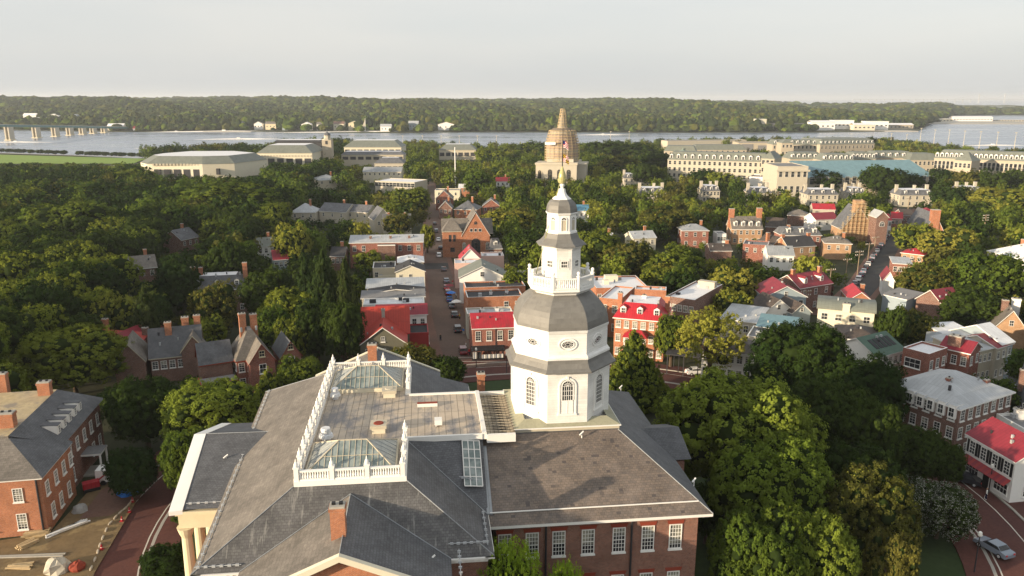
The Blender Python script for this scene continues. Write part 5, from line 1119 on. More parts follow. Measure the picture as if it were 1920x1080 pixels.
for i, (px, py) in enumerate(((191, 1030), (229, 977), (243, 960), (249, 941))):
    M = MB(); M.box(-.25, .25, -.25, .25, 0, .06, 'red_trim'); M.rings([(.2, .06), (.05, .75)], 8, 'tin_red'); M.rings([(.15, .3), (.11, .45)], 8, 'white', capt=False); o = M.build('traffic_cone'); o.location = atz(px, py, 16.24)
    tag(o, ('nearest', 'second', 'third', 'farthest')[i] + ' red cone among the white sandbags beside the dirt yard', 'cone', 'red cones by the sandbags')
def pile(name, label, cat, px, py, n, L, mat, rz, sp=.35, z=16.24):
    p = atz(px, py, z); M = MB(); rnd = random.Random(px)
    for k in range(n):
        M.obox((rnd.uniform(-.2, .2), (k % 4 - 1.5) * sp, (k // 4) * .16), L * rnd.uniform(.8, 1), .22, .14, rnd.uniform(-.15, .15), mat)
    o = M.build(name); o.location = (p.x, p.y, z); o.rotation_euler = (0, 0, rz); tag(o, label, cat); return o
pile('lumber_pile', 'pale timber boards stacked against the orange brick wall', 'timber', 70, 1003, 14, 3.2, 'scaffold', .3)
pile('lumber_pile', 'short timber boards scattered below the stacked boards', 'timber', 50, 1022, 9, 2.4, 'scaffold', 1.0)
pile('white_pipes', 'long white pipes leaning by the corner of the brick hall', 'pipes', 124, 992, 5, 6.0, 'white', .95, .2)
pile('lumber_pile', 'tan planks lying at the bottom left corner of the dirt yard', 'timber', 40, 1062, 6, 3.0, 'scaffold', .1)
pile('kerb_beam', 'long pale timber edging beam across the dirt yard', 'beam', 60, 1040, 2, 9.0, 'concrete', .12)
for i, (px, py, sx, m, lb) in enumerate(((236, 925, 1.3, 'blue_paint', 'bright blue tarpaulin covered heap beside the brick road'), (254, 920, .9, 'blue_paint', 'smaller blue tarpaulin heap right of the bigger one'), (106, 1068, 1.5, 'stone_pale', 'crumpled pale plastic sheet over a heap at the bottom edge'), (150, 958, 1.0, 'grey_paint', 'grey tarpaulin heap at the foot of the brick side wall'), (145, 1066, 1.0, 'lintel_red', 'small red heap right of the pale plastic sheet'))):
    M = MB(); rnd = random.Random(i + 3); n = 12; prev = None
    for j in range(5):
        r = sx * (1.0, .95, .75, .45, .12)[j]; z = sx * (0, .35, .7, .9, .98)[j]
        cur = [(r * rnd.uniform(.8, 1.2) * math.cos(2 * math.pi * k / n), r * rnd.uniform(.8, 1.15) * math.sin(2 * math.pi * k / n), z * rnd.uniform(.9, 1.1)) for k in range(n)]
        if prev:
            for k in range(n): M.face([prev[k], prev[(k + 1) % n], cur[(k + 1) % n], cur[k]], m)
        prev = cur
    M.face(prev, m); o = M.build('tarpaulin_heap'); o.location = atz(px, py, 16.22); tag(o, lb, 'tarpaulin')
M = MB(); M.box(-2.2, 2.2, -1, 1, .5, 2.4, 'white'); M.box(2.25, 3.4, -.9, .9, .5, 1.8, 'grey_paint'); o = M.build('box_trailer'); t = thing('box_trailer', 'white box trailer parked in the shade below the left trees', 'trailer', atz(215, 903, 16.24), rad(8)); o.name = 'body'; o.parent = t
for x in (-1.2, 1.4, 2.9):
    for y in (-.95, .95): W = MB(); W.bar((x, y - .1, .4), (x, y + .1, .4), .4, 'black', 14); W.build('wheel', t)
M = MB(); M.box(-1.1, 1.1, -.6, .6, .4, 1.3, 'tin_red'); M.bar((.9, 0, 1.2), (2.2, 0, 2.0), .12, 'tin_red', 6); o = M.build('body'); t = thing('small_excavator', 'small red excavator standing in the dirt yard', 'excavator', atz(172, 918, 16.24), .6); o.parent = t
for y in (-.55, .55): MB().box(-1.1, 1.1, y - .15, y + .15, 0, .45, 'black').build('track', t)
# cars ------------------------------------------------------------
def paint(name, c): 
    m = mat_paint(name, c, .25, .03, 0); m.node_tree.nodes['Principled BSDF'].inputs['Coat Weight'].default_value = .5; return m
for nm, c in (('car_white', (.7, .7, .7)), ('car_silver', (.20, .24, .30)), ('car_dark', (.03, .032, .04)), ('car_blue', (.02, .10, .32)), ('car_maroon', (.16, .012, .02)), ('car_grey', (.12, .13, .15)), ('car_navy', (.01, .015, .05))): paint(nm, c)
mat_paint('tyre', (.02, .02, .02), .8); mat_paint('lamp_red', (.5, .02, .02), .3); mat_paint('lamp_clear', (.8, .8, .75), .2); mat_paint('rim', (.45, .45, .47), .3)
def car_body(mat, suv):
    M = MB(); Hh = 1.72 if suv else 1.45; L = 2.25; W_ = .9
    prof = [(-L, .35), (-L, .75), (-L + .12, .95), (-1.55, 1.0) if not suv else (-2.05, 1.05), (-.95, Hh) if not suv else (-1.85, Hh), (.35, Hh), (1.05, .98), (L - .15, .82), (L, .62), (L, .35)]
    def inset(z): return 1 - .16 * max(0, (z - .95) / (Hh - .95)) if z > .95 else 1
    Lp = [(x, -W_ * inset(z), z) for x, z in prof]; Rp = [(x, W_ * inset(z), z) for x, z in prof]; n = len(prof)
    for i in range(n):
        j = (i + 1) % n; M.face([Lp[i], Lp[j], Rp[j], Rp[i]], mat)
    M.face(Lp[::-1], mat); M.face(Rp, mat); g = MB(); e = .015
    a, b, c, d = prof[3], prof[4], prof[5], prof[6]
    def q(p, s, k=1.0): return (p[0], s * (W_ * inset(p[1]) + e), p[1])
    lz = 1.04
    def lerp(p, r, t): return (p[0] + (r[0] - p[0]) * t, p[1] + (r[1] - p[1]) * t)
    p1, p2, p3, p4 = lerp(a, b, .18), lerp(a, b, .88), lerp(d, c, .88), lerp(d, c, .12)
    for s in (-1, 1):
        P = [q(p1, s), q(p4, s), q(p3, s), q(p2, s)]; g.face(P if s < 0 else P[::-1], 'glass')
    for (u, v) in ((lerp(c, d, .1), lerp(c, d, .9)), (lerp(b, a, .1), lerp(b, a, .9))):
        dx = e * 2 * (1 if u[0] > 0 else -1); P = [(u[0] + dx, -W_ * inset(u[1]) * .9, u[1] + e), (v[0] + dx, -W_ * inset(v[1]) * .92, v[1] + e), (v[0] + dx, W_ * inset(v[1]) * .92, v[1] + e), (u[0] + dx, W_ * inset(u[1]) * .9, u[1] + e)]
        g.face(P if u[0] > 0 else P[::-1], 'glass')
    return M, g
CARS = {}
def car(px, py, rz, mat, label, suv=False, group=None, dz=.17, name='parked_car', pos=None):
    p = pos or atg(px, py); p = Vector((p.x, p.y, ground_z(p.x, p.y) + dz)); key = (mat, suv)
    if key in CARS: t = copy_thing(CARS[key], p, rz, label)
    else:
        t = thing(name, label, 'car', p, rz); M, g = car_body(mat, suv); M.build('body', t); g.build('window', t)
        wm = None
        for x in (-1.4, 1.4):
            for y in (-.84, .84):
                W = MB(); W.bar((x, y - .1, .33), (x, y + .1, .33), .33, 'tyre', 14); W.bar((x, y - .12, .33), (x, y + .12, .33), .19, 'rim', 10); W.build('wheel', t)
        for y in (-.65, .65):
            MB().box(2.2, 2.27, y - .17, y + .17, .62, .78, 'lamp_clear').build('headlight', t); MB().box(-2.27, -2.2, y - .15, y + .15, .68, .86, 'lamp_red').build('tail_light', t)
        CARS[key] = t
    if group: t['group'] = group
    elif 'group' in t.keys(): del t['group']
    return t
avd = math.atan2(261 - 177, -25 + 12.5)
car(1862, 1036, rad(110), 'car_silver', 'silver car parked by the kerb at the bottom right', name='parked_car')
car(1808, 905, rad(140), 'car_dark', 'dark blue car driving in the shade in front of the white cafe', dz=.1)
car(1305, 702, rad(10), 'car_white', 'white car on the circle road half hidden by the big tree', dz=.1)
g_ = 'cars parked along the avenue'
for i, (px, py, m, suv, lb) in enumerate(((868, 663, 'car_maroon', True, 'maroon car parked nearest the circle on the right of the avenue'), (858, 622, 'car_dark', True, 'black car parked second from the circle on the avenue'), (852, 594, 'car_dark', False, 'dark car parked third from the circle on the avenue'), (847, 577, 'car_grey', False, 'grey car parked behind the third dark car on the avenue'), (843, 565, 'car_blue', False, 'bright blue car in the avenue parking row'), (840, 553, 'car_maroon', True, 'maroon car parked beyond the blue one on the avenue'), (837, 543, 'car_maroon', False, 'small maroon car, last before the gap in the avenue row'), (832, 508, 'car_grey', False, 'grey car parked farther up, beside the white gabled building'), (826, 468, 'car_dark', False, 'dark car parked beside the pink house'), (822, 452, 'car_white', False, 'white car parked in front of the church'), (818, 436, 'car_grey', True, 'grey car parked beside the church tower'), (815, 422, 'car_dark', False, 'black car parked beyond the church'))):
    car(px, py, avd, m, lb, suv, g_)
car(837, 530, avd, 'car_silver', 'pale silver car driving up the avenue', False, None); car(823, 482, avd, 'car_white', 'white car driving in the middle of the avenue', True, None)
esd = math.atan2(292.7 - 228.3, 142.2 - 104.1); k = 0; cols = ['car_dark', 'car_silver', 'car_grey', 'car_white', 'car_navy', 'car_silver', 'car_dark', 'car_white']
onames = ['first', 'second', 'third', 'fourth', 'fifth', 'sixth', 'seventh', 'eighth', 'ninth', 'tenth', 'eleventh', 'twelfth', 'thirteenth', 'fourteenth', 'fifteenth', 'sixteenth', 'seventeenth', 'eighteenth', 'nineteenth', 'twentieth']
names_ = {'car_dark': 'black', 'car_silver': 'silver', 'car_grey': 'grey', 'car_white': 'white', 'car_navy': 'navy'}
for a, b in zip(ES[1:], ES[2:]):
    L = math.hypot(b[0] - a[0], b[1] - a[1]); an = math.atan2(b[1] - a[1], b[0] - a[0]); n = int(L / 8.0)
    for i in range(n):
        t_ = (i + .5) / n; x = a[0] + (b[0] - a[0]) * t_ - math.sin(an) * 3.0; y = a[1] + (b[1] - a[1]) * t_ + math.cos(an) * 3.0; c_ = cols[k % 8]
        if k < 18: car(0, 0, an, c_, '%s car, %s from the near end of the row on the right-hand street' % (names_[c_], onames[k]), k % 3 == 0, 'cars parked along the right-hand street', pos=Vector((x, y, 0)))
        k += 1
# utility poles and lamps -----------------------------------------
def pole(px, pyb, h, label, arms=2, rz=.3, mat='wood_pole'):
    p = atg(px, pyb); t = thing('utility_pole', label, 'pole', (p.x, p.y, ground_z(p.x, p.y)), rz, 'wooden utility poles'); r = .16 if p.y < 300 else .24
    MB().bar((0, 0, 0), (0, 0, h), r, mat, 8, r * .7).build('shaft', t)
    for k in range(arms): MB().box(-1.7, 1.7, -.1, .1, h - .7 - k * 1.1, h - .45 - k * 1.1, mat).build('crossarm', t)
    M = MB()
    for k in range(arms):
        for x in (-1.5, -.8, .8, 1.5): M.bar((x, 0, h - .45 - k * 1.1), (x, 0, h - .2 - k * 1.1), .08, 'white_trim', 6)
    M.build('insulator', t); return t
P0 = [pole(1553, 560, 9.5, 'pole beside the maroon roofed houses, one crossarm', 1), pole(1507, 596, 8, 'dark pole in front of the white gabled house', 2), pole(1584, 534, 9, 'pale pole with a wide single crossarm, nearest on the street', 1), pole(1607, 517, 9, 'second street pole, with two crossarms', 2), pole(1626, 497, 8.5, 'third pole up the car lined street', 1), pole(1638, 480, 8, 'fourth pole up the car lined street', 1),
      pole(1842, 452, 12, 'tall pole with three crossarms in front of the right trees', 3), pole(1700, 412, 12, 'pole at the far end of the street by the red roofs', 1), pole(1456, 398, 12, 'pole standing alone above the trees left of the cottages', 2), pole(297, 458, 10, 'thin pole in the dark woods at the left', 1), pole(237, 487, 10, 'second thin pole in the dark left woods, farther left', 1), pole(1793, 712, 9, 'pole crowded with crossarms in front of the dark red row house', 3)]
def wire(a, b, sag, name='overhead_wire', label=None):
    M = MB(); n = 10; q = [Vector(a).lerp(Vector(b), k / n) - Vector((0, 0, sag * 4 * (k / n) * (1 - k / n))) for k in range(n + 1)]
    for k in range(n): M.bar(q[k], q[k + 1], .035, 'dark_metal', 4, cap=False)
    tag(M.build(name), label, 'wire')
for i in (2, 3, 4): a, b = P0[i].location, P0[i + 1].location; wire(a + Vector((0, 0, 8.2)), b + Vector((0, 0, 8.0)), .6, label=('overhead wire between the nearest two street poles', 'overhead wire between the second and third street poles', 'overhead wire between the third and fourth street poles')[i - 2])
def lamp_post(px, py, h, label, pos=None):
    p = pos or atg(px, py); t = thing('street_lamp', label, 'street lamp', (p.x, p.y, ground_z(p.x, p.y) + .1), 0, 'street lamps')
    MB().bar((0, 0, 0), (0, 0, h - .6), .09, 'dark_metal', 8, .06).build('post', t); M = MB(); M.rings([(.12, h - .6), (.26, h - .45), (.22, h - .05), (.05, h + .1)], 8, 'lamp_clear'); M.build('lantern', t)
lamp_post(1853, 925, 4.5, 'black lamp post in front of the white cafe'); lamp_post(1826, 1075, 5.5, 'black lamp post by the kerb next to the silver car'); lamp_post(1263, 690, 5, 'lamp post on the pavement beside the white building'); lamp_post(1272, 695, 4.5, 'lamp post right of the other lamp near the open porch'); lamp_post(950, 700, 4.5, 'lamp post near the brick corner of the avenue'); lamp_post(893, 690, 4.5, 'lamp post at the right foot of the avenue')
# people on the pavement right of the avenue and by the shop -------
def person(px, py, shirt, trousers, label, rz=0, sit=False, pos=None):
    p = pos or atg(px, py); vs = [(0, 0, .95), (0, 0, 1.2), (0, 0, 1.42), (0, 0, 1.52), (0, 0, 1.68), (.1, 0, .92), (.12, .06, .5), (.12, -.02, .06), (.12, .12, .04), (-.1, 0, .92), (-.12, -.12, .5), (-.12, -.2, .08), (-.12, -.06, .04), (.2, 0, 1.4), (.25, .02, 1.12), (.24, .14, .9), (-.2, 0, 1.4), (-.25, -.02, 1.12), (-.24, .06, .9)]
    es = [(0, 1), (1, 2), (2, 3), (3, 4), (0, 5), (5, 6), (6, 7), (7, 8), (0, 9), (9, 10), (10, 11), (11, 12), (2, 13), (13, 14), (14, 15), (2, 16), (16, 17), (17, 18)]
    rs = [.15, .14, .15, .055, .1, .1, .075, .05, .045, .1, .075, .05, .045, .07, .05, .035, .07, .05, .035]
    me = bpy.data.meshes.new('person'); me.from_pydata(vs, es, []); o = bpy.data.objects.new('person', me); COL.objects.link(o)
    sk = o.modifiers.new('skin', 'SKIN'); 
    if not me.skin_vertices: bpy.context.view_layer.objects.active = o
    lay = me.skin_vertices[0] if me.skin_vertices else None
    if lay:
        for v, r in zip(lay.data, rs): v.radius = (r, r * .8)
        lay.data[0].use_root = True
    s = o.modifiers.new('sub', 'SUBSURF'); s.levels = 1; s.render_levels = 1
    me.materials.append(MAT[shirt]); o.location = (p.x, p.y, ground_z(p.x, p.y) + .12); o.rotation_euler = (0, 0, rz); tag(o, label, 'person')
    tr = MB(); 
    for x, y0 in ((.12, .03), (-.12, -.1)): tr.bar((x, y0, .15), (x * .9, 0, .98), .085, trousers, 8, .12)
    tr.build('trousers', o); hd = MB(); hd.rings([(.05, 1.54), (.1, 1.6), (.115, 1.68), (.11, 1.76), (.07, 1.83), (.01, 1.85)], 10, 'skin', smooth=True); hd.build('head', o)
mat_paint('skin', (.42, .25, .17), .6)
for i, (px, py, a, b, lb) in enumerate(((880, 668, 'flag_red', 'car_navy', 'person in a red top on the pavement by the maroon car'), (874, 655, 'white', 'dark_metal', 'person in a white top walking behind the maroon car'), (869, 628, 'blue_paint', 'beige', 'person in a blue top beside the black parked car'), (862, 600, 'flag_yellow', 'dark_metal', 'person in a yellow top on the right pavement'), (855, 560, 'white', 'car_navy', 'person in white on the pavement by the blue car'), (849, 535, 'flag_red', 'beige', 'person in red on the pavement by the white gabled building'), (901, 672, 'flag_black', 'grey_paint', 'person in black in front of the black storefront'), (826, 640, 'flag_black', 'car_navy', 'person in dark clothes on the left pavement by the red shop'), (1848, 938, 'white', 'car_navy', 'person in white standing outside the cafe'))):
    person(px, py, a, b, lb, i * 1.3)
# avenue parasols and planters
for i, (px, py, m, lb) in enumerate(((846, 556, 'blue_paint', 'blue parasol over the pavement tables'), (856, 573, 'white', 'white canopy over the pavement tables'), (843, 542, 'tin_maroon', 'maroon parasol on the avenue pavement'))):
    p = atg(px, py + 6); t = thing('parasol', lb, 'parasol', (p.x, p.y, ground_z(p.x, p.y) + .1)); MB().bar((0, 0, 0), (0, 0, 2.4), .04, 'dark_metal', 6).build('pole', t); M = MB(); M.rings([(1.5, 2.1), (.8, 2.45), (.05, 2.7)], 8, m); M.build('canopy', t)
# ================================================================ the campus by the river
t, w, d, h = house('long_hall', 'long pale stone hall with five window rows, left end behind trees, nearest academy hall', (1252, 299), (1442, 304), 19, 17, 'mansard', 6, 'stone_pale', 'copper_far', wf=(20, 4), top='copper_far', inset=3.5, dorm=(14, 2.4, .8, 'copper_far'), win=(1.8, 2.6), cat='hall', trim='stone_pale')
t, w, d, h = house('stone_pavilion', 'stone end pavilion with arched roof at the right end of the nearest academy hall', (1428, 297), (1452, 298), 22, 20, 'hip', 5, 'stone', 'copper_far', wf=(3, 4), cat='hall', win=(2, 2.8), trim='stone_pale')
for i, (px, lb) in enumerate(((1279, 'green domed turret, left of the pair, behind the nearest academy hall'), (1385, 'green domed turret, right of the pair, behind the nearest academy hall'))):
    p = aty(px, 306, 760); t = thing('domed_turret', lb, 'turret', (p.x, p.y, 5)); z0 = aty(px, 306 + (-6 if i == 0 else 0), 760).z - 5; r = 5.2
    MB().rings([(r, 0), (r, z0 + 4), (r * 1.12, z0 + 4.3)], 12, 'stone').build('drum', t)
    MB().rings([(r * .95, z0 + 4.3), (r * .85, z0 + 6.8), (r * .5, z0 + 9), (.6, z0 + 10), (.3, z0 + 12)], 12, 'copper_green', smooth=True).build('dome', t)
house('stone_hall', 'brownish mansard roofed hall left of the green domed turrets', (1245, 283), (1305, 284), 17, 20, 'mansard', 5, 'stone', 'copper_far', wf=(7, 3), cat='hall', top='copper_far', inset=3, win=(2, 2.6), trim='stone_pale')
house('long_low_hall', 'long low hall with a pale flat roof closest to the river behind the turrets', (1252, 265), (1400, 263), 13, 22, 'flat', 0, 'stone_pale', 'roof_grey', cat='hall', trim='stone_pale')
t, w, d, h = house('modern_hall', 'boxy cream hall with dark glass panels standing against the river', (1385, 268), (1458, 268), 15, 28, 'flat', 0, 'stone', 'roof_grey', cat='hall', trim='stone')
MB().box(-w * .42, -w * .12, -d / 2 - .3, -d / 2, 5, 13.5, 'roof_grey').build('glass_wall', t); MB().box(w * .0, w * .46, -d / 2 - .3, -d / 2, 5, 12, 'roof_grey').build('glass_wall', t)
house('stone_hall', 'pale stone hall with central pavilion right of the boxy cream hall', (1449, 271), (1532, 271), 19, 20, 'mansard', 5, 'stone', 'copper_far', wf=(11, 3), cat='hall', top='copper_far', inset=3, dorm=(8, 2.4, .8, 'copper_far'), win=(1.9, 3), trim='stone_pale')
house('stone_pavilion', 'tall central pavilion with curved top on the pale stone hall', (1466, 268), (1487, 268), 22, 16, 'hip', 4, 'stone', 'copper_far', wf=(3, 3), cat='hall', trim='stone_pale', win=(2, 2.8))
house('stone_hall', 'long stone hall with a big green roof beside the riverside trees', (1538, 271), (1640, 269), 16, 45, 'mansard', 6, 'stone', 'copper_far', wf=(14, 2), cat='hall', top='copper_far', inset=5, dorm=(14, 2.2, .8, 'copper_far'), win=(1.7, 3.2), trim='stone_pale')
for i, (a, b, y, lb) in enumerate(((1482, 1545, 298, 'green roofed stone wing directly above the left part of the blue green roof'), (1543, 1602, 301, 'domed green roofed wing above the middle of the blue green roof'), (1596, 1642, 298, 'darker green roofed wing between two domed wings'), (1636, 1715, 296, 'green roofed wing above the right part of the blue green roof'))):
    house('stone_wing', lb, (a, y), (b, y), 18, 20, 'mansard', 5, 'stone', 'copper_far', wf=(8, 3), cat='hall', top='copper_far', inset=4, dorm=(6, 2.2, .8, 'copper_far'), win=(1.7, 2.8), trim='stone_pale')
house('stone_wing', 'cream wing joining the drill hall to the very long cream hall', (1706, 300), (1762, 300), 17, 20, 'mansard', 5, 'stone', 'copper_far', wf=(7, 3), cat='hall', top='copper_far', inset=4, win=(1.7, 2.8), trim='stone_pale')
house('stone_hall', 'low stone hall with grey roof between the turrets and the boxy cream hall', (1300, 281), (1400, 281), 15, 20, 'mansard', 5, 'stone', 'copper_far', wf=(10, 3), cat='hall', top='copper_far', inset=4, win=(1.7, 2.8), trim='stone_pale')
t, w, d, h = house('drill_hall', 'huge drill hall with a long blue green metal roof above the trees', (1516, 334), (1752, 331), 12, 60, 'gable_x', 9, 'stone', 'copper_blue', cat='hall', trim='stone', wf=(18, 1), win=(3, 5))
t, w, d, h = house('entrance_block', 'cream classical entrance block at the left end of the blue green roof', (1459, 313), (1516, 313), 20, 30, 'flat', 0, 'stone_pale', 'roof_grey', cat='hall', trim='stone_pale', wf=(5, 2), win=(2, 4)); MB().box(-w / 2 - 1, w / 2 + 1, -d / 2 - 1, -d / 2, h - 3, h - 1.8, 'stone_pale').build('cornice', t)
t, w, d, h = house('long_hall', 'very long cream hall with tall window bays and green roof at the right edge', (1752, 296), (1960, 304), 21, 20, 'mansard', 6, 'stone', 'copper_far', wf=(26, 2), cat='hall', top='copper_far', inset=5, dorm=(22, 2.2, .8, 'copper_far'), win=(1.8, 5.5), trim='stone_pale')
house('stone_pavilion', 'projecting pavilion of the very long cream hall, with a small cupola', (1790, 300), (1822, 302), 22, 12, 'hip', 6, 'stone', 'copper_far', wf=(4, 3), cat='hall', win=(1.8, 3), trim='stone_pale')
house('white_block', 'plain white block with a flat roof left of the entrance block', (1405, 332), (1455, 334), 9, 18, 'flat', 0, 'white', 'roof_grey', cat='building')
house('red_canopy_house', 'small building with a dark red roof beside the entrance block', (1427, 318), (1460, 319), 8, 10, 'shed', 2, 'brick_brown', 'tin_red', cat='building')
# officers' houses: white, flat topped, with big end chimneys
for i, (a, b, y, lb) in enumerate(((1170, 1220, 334, 'white villa with big chimneys right of the chapel'), (1200, 1248, 362, 'pale flat topped villa with chimneys among trees below the white villa'), (1318, 1350, 358, 'small white villa with two chimneys, in the trees below the long hall'), (1407, 1447, 362, 'white villa with dark roof and pale chimneys beneath the plain white block'), (1515, 1572, 365, 'white villa with two wide chimneys left of the tall tree group'), (1592, 1622, 362, 'narrow white villa half hidden by the tall tree group'), (1688, 1752, 366, 'large grey white villa with chimney pair right of the tall tree group'), (1803, 1842, 360, 'shaded pale blue villa, rightmost of the villa row'))):
    t, w, d, h = house('white_villa', lb, (a, y), (b, y), 7.0, 14, 'mansard', 3.0, 'stone_pale', 'slate_far', wf=(5, 2), wl=(3, 2), cat='villa', top='roof_white', inset=2.2, dorm=(3, 1.6, .5, 'slate_far'), win=(1.2, 1.9), chim=((-.9, .1, 5.6, 1.7, 'stone_pale'), (.9, .1, 5.6, 1.7, 'stone_pale'), (.3, .5, 5.0, 1.5, 'stone_pale')), trim='stone_pale'); HB.pop() if i % 2 else None
# sports arena (six sided), left
t = thing('sports_arena', 'wide cream arena with green roof band and white flat top, by the sports field', 'arena', aty(392, 330, 690)); c = t.location; c.z = 5.5; t.location = c
outer = [(i_, j_) for i_, j_ in ((-37, -36), (10, -38), (34, -30), (48, 14), (14, 44), (-34, 42), (-50, 6), (-50, -20))]
P = [Vector((x, y, 0)) for x, y in outer]; n = len(P); ez = 13.0
W = MB()
for i in range(n): a, b = P[i], P[(i + 1) % n]; W.face([(a.x, a.y, -3), (b.x, b.y, -3), (b.x, b.y, ez), (a.x, a.y, ez)], 'cream_pale')
W.build('wall', t); R = MB(); I = [p * .80 for p in P]
for i in range(n): a, b, e_, f_ = P[i] * 1.01, P[(i + 1) % n] * 1.01, I[(i + 1) % n], I[i]; R.face([(a.x, a.y, ez), (b.x, b.y, ez), (e_.x, e_.y, ez + 6.0), (f_.x, f_.y, ez + 6.0)], 'copper_far')
R.build('roof', t); R = MB(); R.face([(p.x, p.y, ez + 6.0) for p in I], 'roof_white'); R.build('flat_roof', t)
for k in range(5): MB().box(-31 + k * 8.2, -25.6 + k * 8.2, -37.9 + .0, -36.2, 1.5, 8.5, 'roof_dark').build('bay_window', t)
for k in range(14): MB().box(-32 + k * 2.9, -30.4 + k * 2.9, -37.9, -36.2, 11.6, 13.2, 'beige').build('upper_window', t)
MB().box(20.5, 23, -36.6, -33, 4, 9, 'roof_dark').build('round_window', t); FOOT.append((c.x, c.y, 54, 48, 0)); 
def big_hall(label, x0, x1, ye, Y, ez, depth, rise, bays, bayz, bandz=None, wall='cream_pale', roof='copper_far', base=5):
    a = aty(x0, ye, Y); b = aty(x1, ye, Y); w = b.x - a.x; t = thing('campus_hall', label, 'hall', ((a.x + b.x) / 2, Y + depth / 2, base)); H = a.z - base
    MB().box(-w / 2, w / 2, -depth / 2, depth / 2, -4, H, wall).build('wall', t)
    R = MB(); hi = hip_roof(R, w, depth, H, rise, .6, roof, wall, rise * 1.3); R.face([(p[0], p[1], p[2] + .02) for p in hi], 'roof_white'); R.build('roof', t)
    for k in range(bays): x = -w / 2 + w * (k + .5) / bays; MB().box(x - w / bays * .36, x + w / bays * .36, -depth / 2 - .3, -depth / 2, bayz[0] + H, bayz[1] + H, 'roof_dark').build('bay_window', t)
    if bandz:
        for k in range(bays * 3): x = -w / 2 + w * (k + .5) / (bays * 3); MB().box(x - .8, x + .8, -depth / 2 - .3, -depth / 2, bandz[0] + H, bandz[1] + H, 'beige').build('upper_window', t)
    FOOT.append((t.location.x, t.location.y, w / 2 + 2, depth / 2 + 2, 0)); BIG.append((x0, x1, ye - 14, ye + 18, Y)); return t, w, H
BIG = [(285, 486, 280, 328, 650)]
big_hall('cream hall with green roof band and tall dark openings right of the arena', 482, 585, 287, 740, 0, 50, 7, 6, (-14, -5), (-3.6, -1.8))
big_hall('dark brown upper hall with overhanging roof behind the cream hall', 515, 602, 266, 900, 0, 30, 2, 1, (-6, -1), None, 'roof_dark', 'roof_dark')
big_hall('long cream hall with green roof and dark window band near the river', 645, 752, 276, 860, 0, 40, 7, 9, (-6, -2.5), None)
big_hall('dark roofed long hall in front of the long cream riverside hall', 640, 756, 290, 800, 0, 20, 3, 8, (-5, -2), None, 'beige', 'slate_far')
big_hall('tan hall with green roof behind the trees left of the chapel', 823, 892, 281, 900, 0, 30, 6, 6, (-7, -3), None, 'beige')
big_hall('blue grey roofed hall among trees above the white roofed long building', 702, 757, 306, 760, 0, 20, 5, 5, (-6, -3), None, 'stone_pale', 'slate_far')
# clock tower
p = aty(616, 300, 780); t = thing('clock_tower', 'square cream clock tower with dark dome behind the cream hall', 'clock tower', (p.x, p.y, 5)); hz = aty(616, 262, 780).z - 5
MB().box(-4.6, 4.6, -4.6, 4.6, -2, hz, 'stone').build('shaft', t); MB().rings([(5.0, hz), (5.0, hz + .8), (3.2, hz + 1.2), (3.2, hz + 4.2), (3.6, hz + 4.4), (2.8, hz + 6.4), (.6, hz + 7.6), (.2, hz + 9)], 8, 'stone_pale', mats=['stone_pale', 'stone_pale', 'stone_pale', 'stone_pale', 'slate_far', 'slate_far', 'slate_far']).build('cupola', t)
M = MB(); M.bar((0, -4.7, hz - 8), (0, -4.62, hz - 8), 1.6, 'beige', 16); M.build('clock_face', t); BIG.append((606, 628, 250, 292, 770))
MB().box(-1.2, 1.2, -4.75, -4.6, hz - 4.2, hz - .8, 'roof_dark').build('belfry_opening', t)
# chapel wrapped in scaffolding
CP = aty(1053, 345, 600); t = thing('domed_chapel', 'pale stone chapel whose dome is wrapped in brown scaffolding, behind the state house tower', 'chapel', (CP.x, CP.y, 6.5), rad(-10)); FOOT.append((CP.x, CP.y, 26, 24, 0)); BIG.append((1003, 1112, 205, 332, 580))
W = MB(); W.box(-13, 13, -17, 17, -2, 18, 'stone_pale'); W.box(-19, 19, -9, 11, -2, 17, 'stone_pale'); W.box(-13.6, 13.6, -17.6, 17.6, 17.0, 18.6, 'stone_pale'); W.box(-19.6, 19.6, -9.6, 11.6, 16.2, 17.6, 'stone_pale'); W.box(-10, 10, -12, 12, 18.6, 21, 'stone_pale'); W.build('wall', t)
for x in (-7, 0, 7): add_window(t, x, -17, 9, 'f', 3.2, 9, 3, 4, 'stone', 'glass', False, True, joined=True)
for x in (-16,): add_window(t, x, -9, 9, 'f', 2.4, 6, 2, 3, 'stone', 'glass', False, True, joined=True)
mat_paint('scaffold_gap_shade', (.16, .13, .10), .9, .3, .4); mat_paint('sheeting', (.35, .27, .22), .9, .35, .5); mat_paint('sheeting_tan', (.37, .33, .26), .9, .3, .4)  # darkest tone paints the shade of the scaffold gaps as rings
W = MB(); W.rings([(12.0, 18.6), (12.2, 22), (12.2, 25), (12.2, 28), (12.0, 29.5)], 20, 'sheeting_tan', smooth=True, mats=['sheeting_tan', 'sheeting', 'sheeting_tan', 'sheeting']); W.build('drum', t)
W = MB(); W.rings([(12.0, 29.5), (12.0, 31.5), (11.0, 31.6), (11.0, 35), (10.2, 35.1), (10.2, 38.5), (9.4, 38.6), (9.2, 41.6), (7.0, 43.4)], 20, 'sheeting', mats=['sheeting', 'scaffold_gap_shade', 'sheeting', 'sheeting_tan', 'sheeting', 'scaffold_gap_shade', 'sheeting_tan', 'scaffold_gap_shade']); W.build('dome', t)
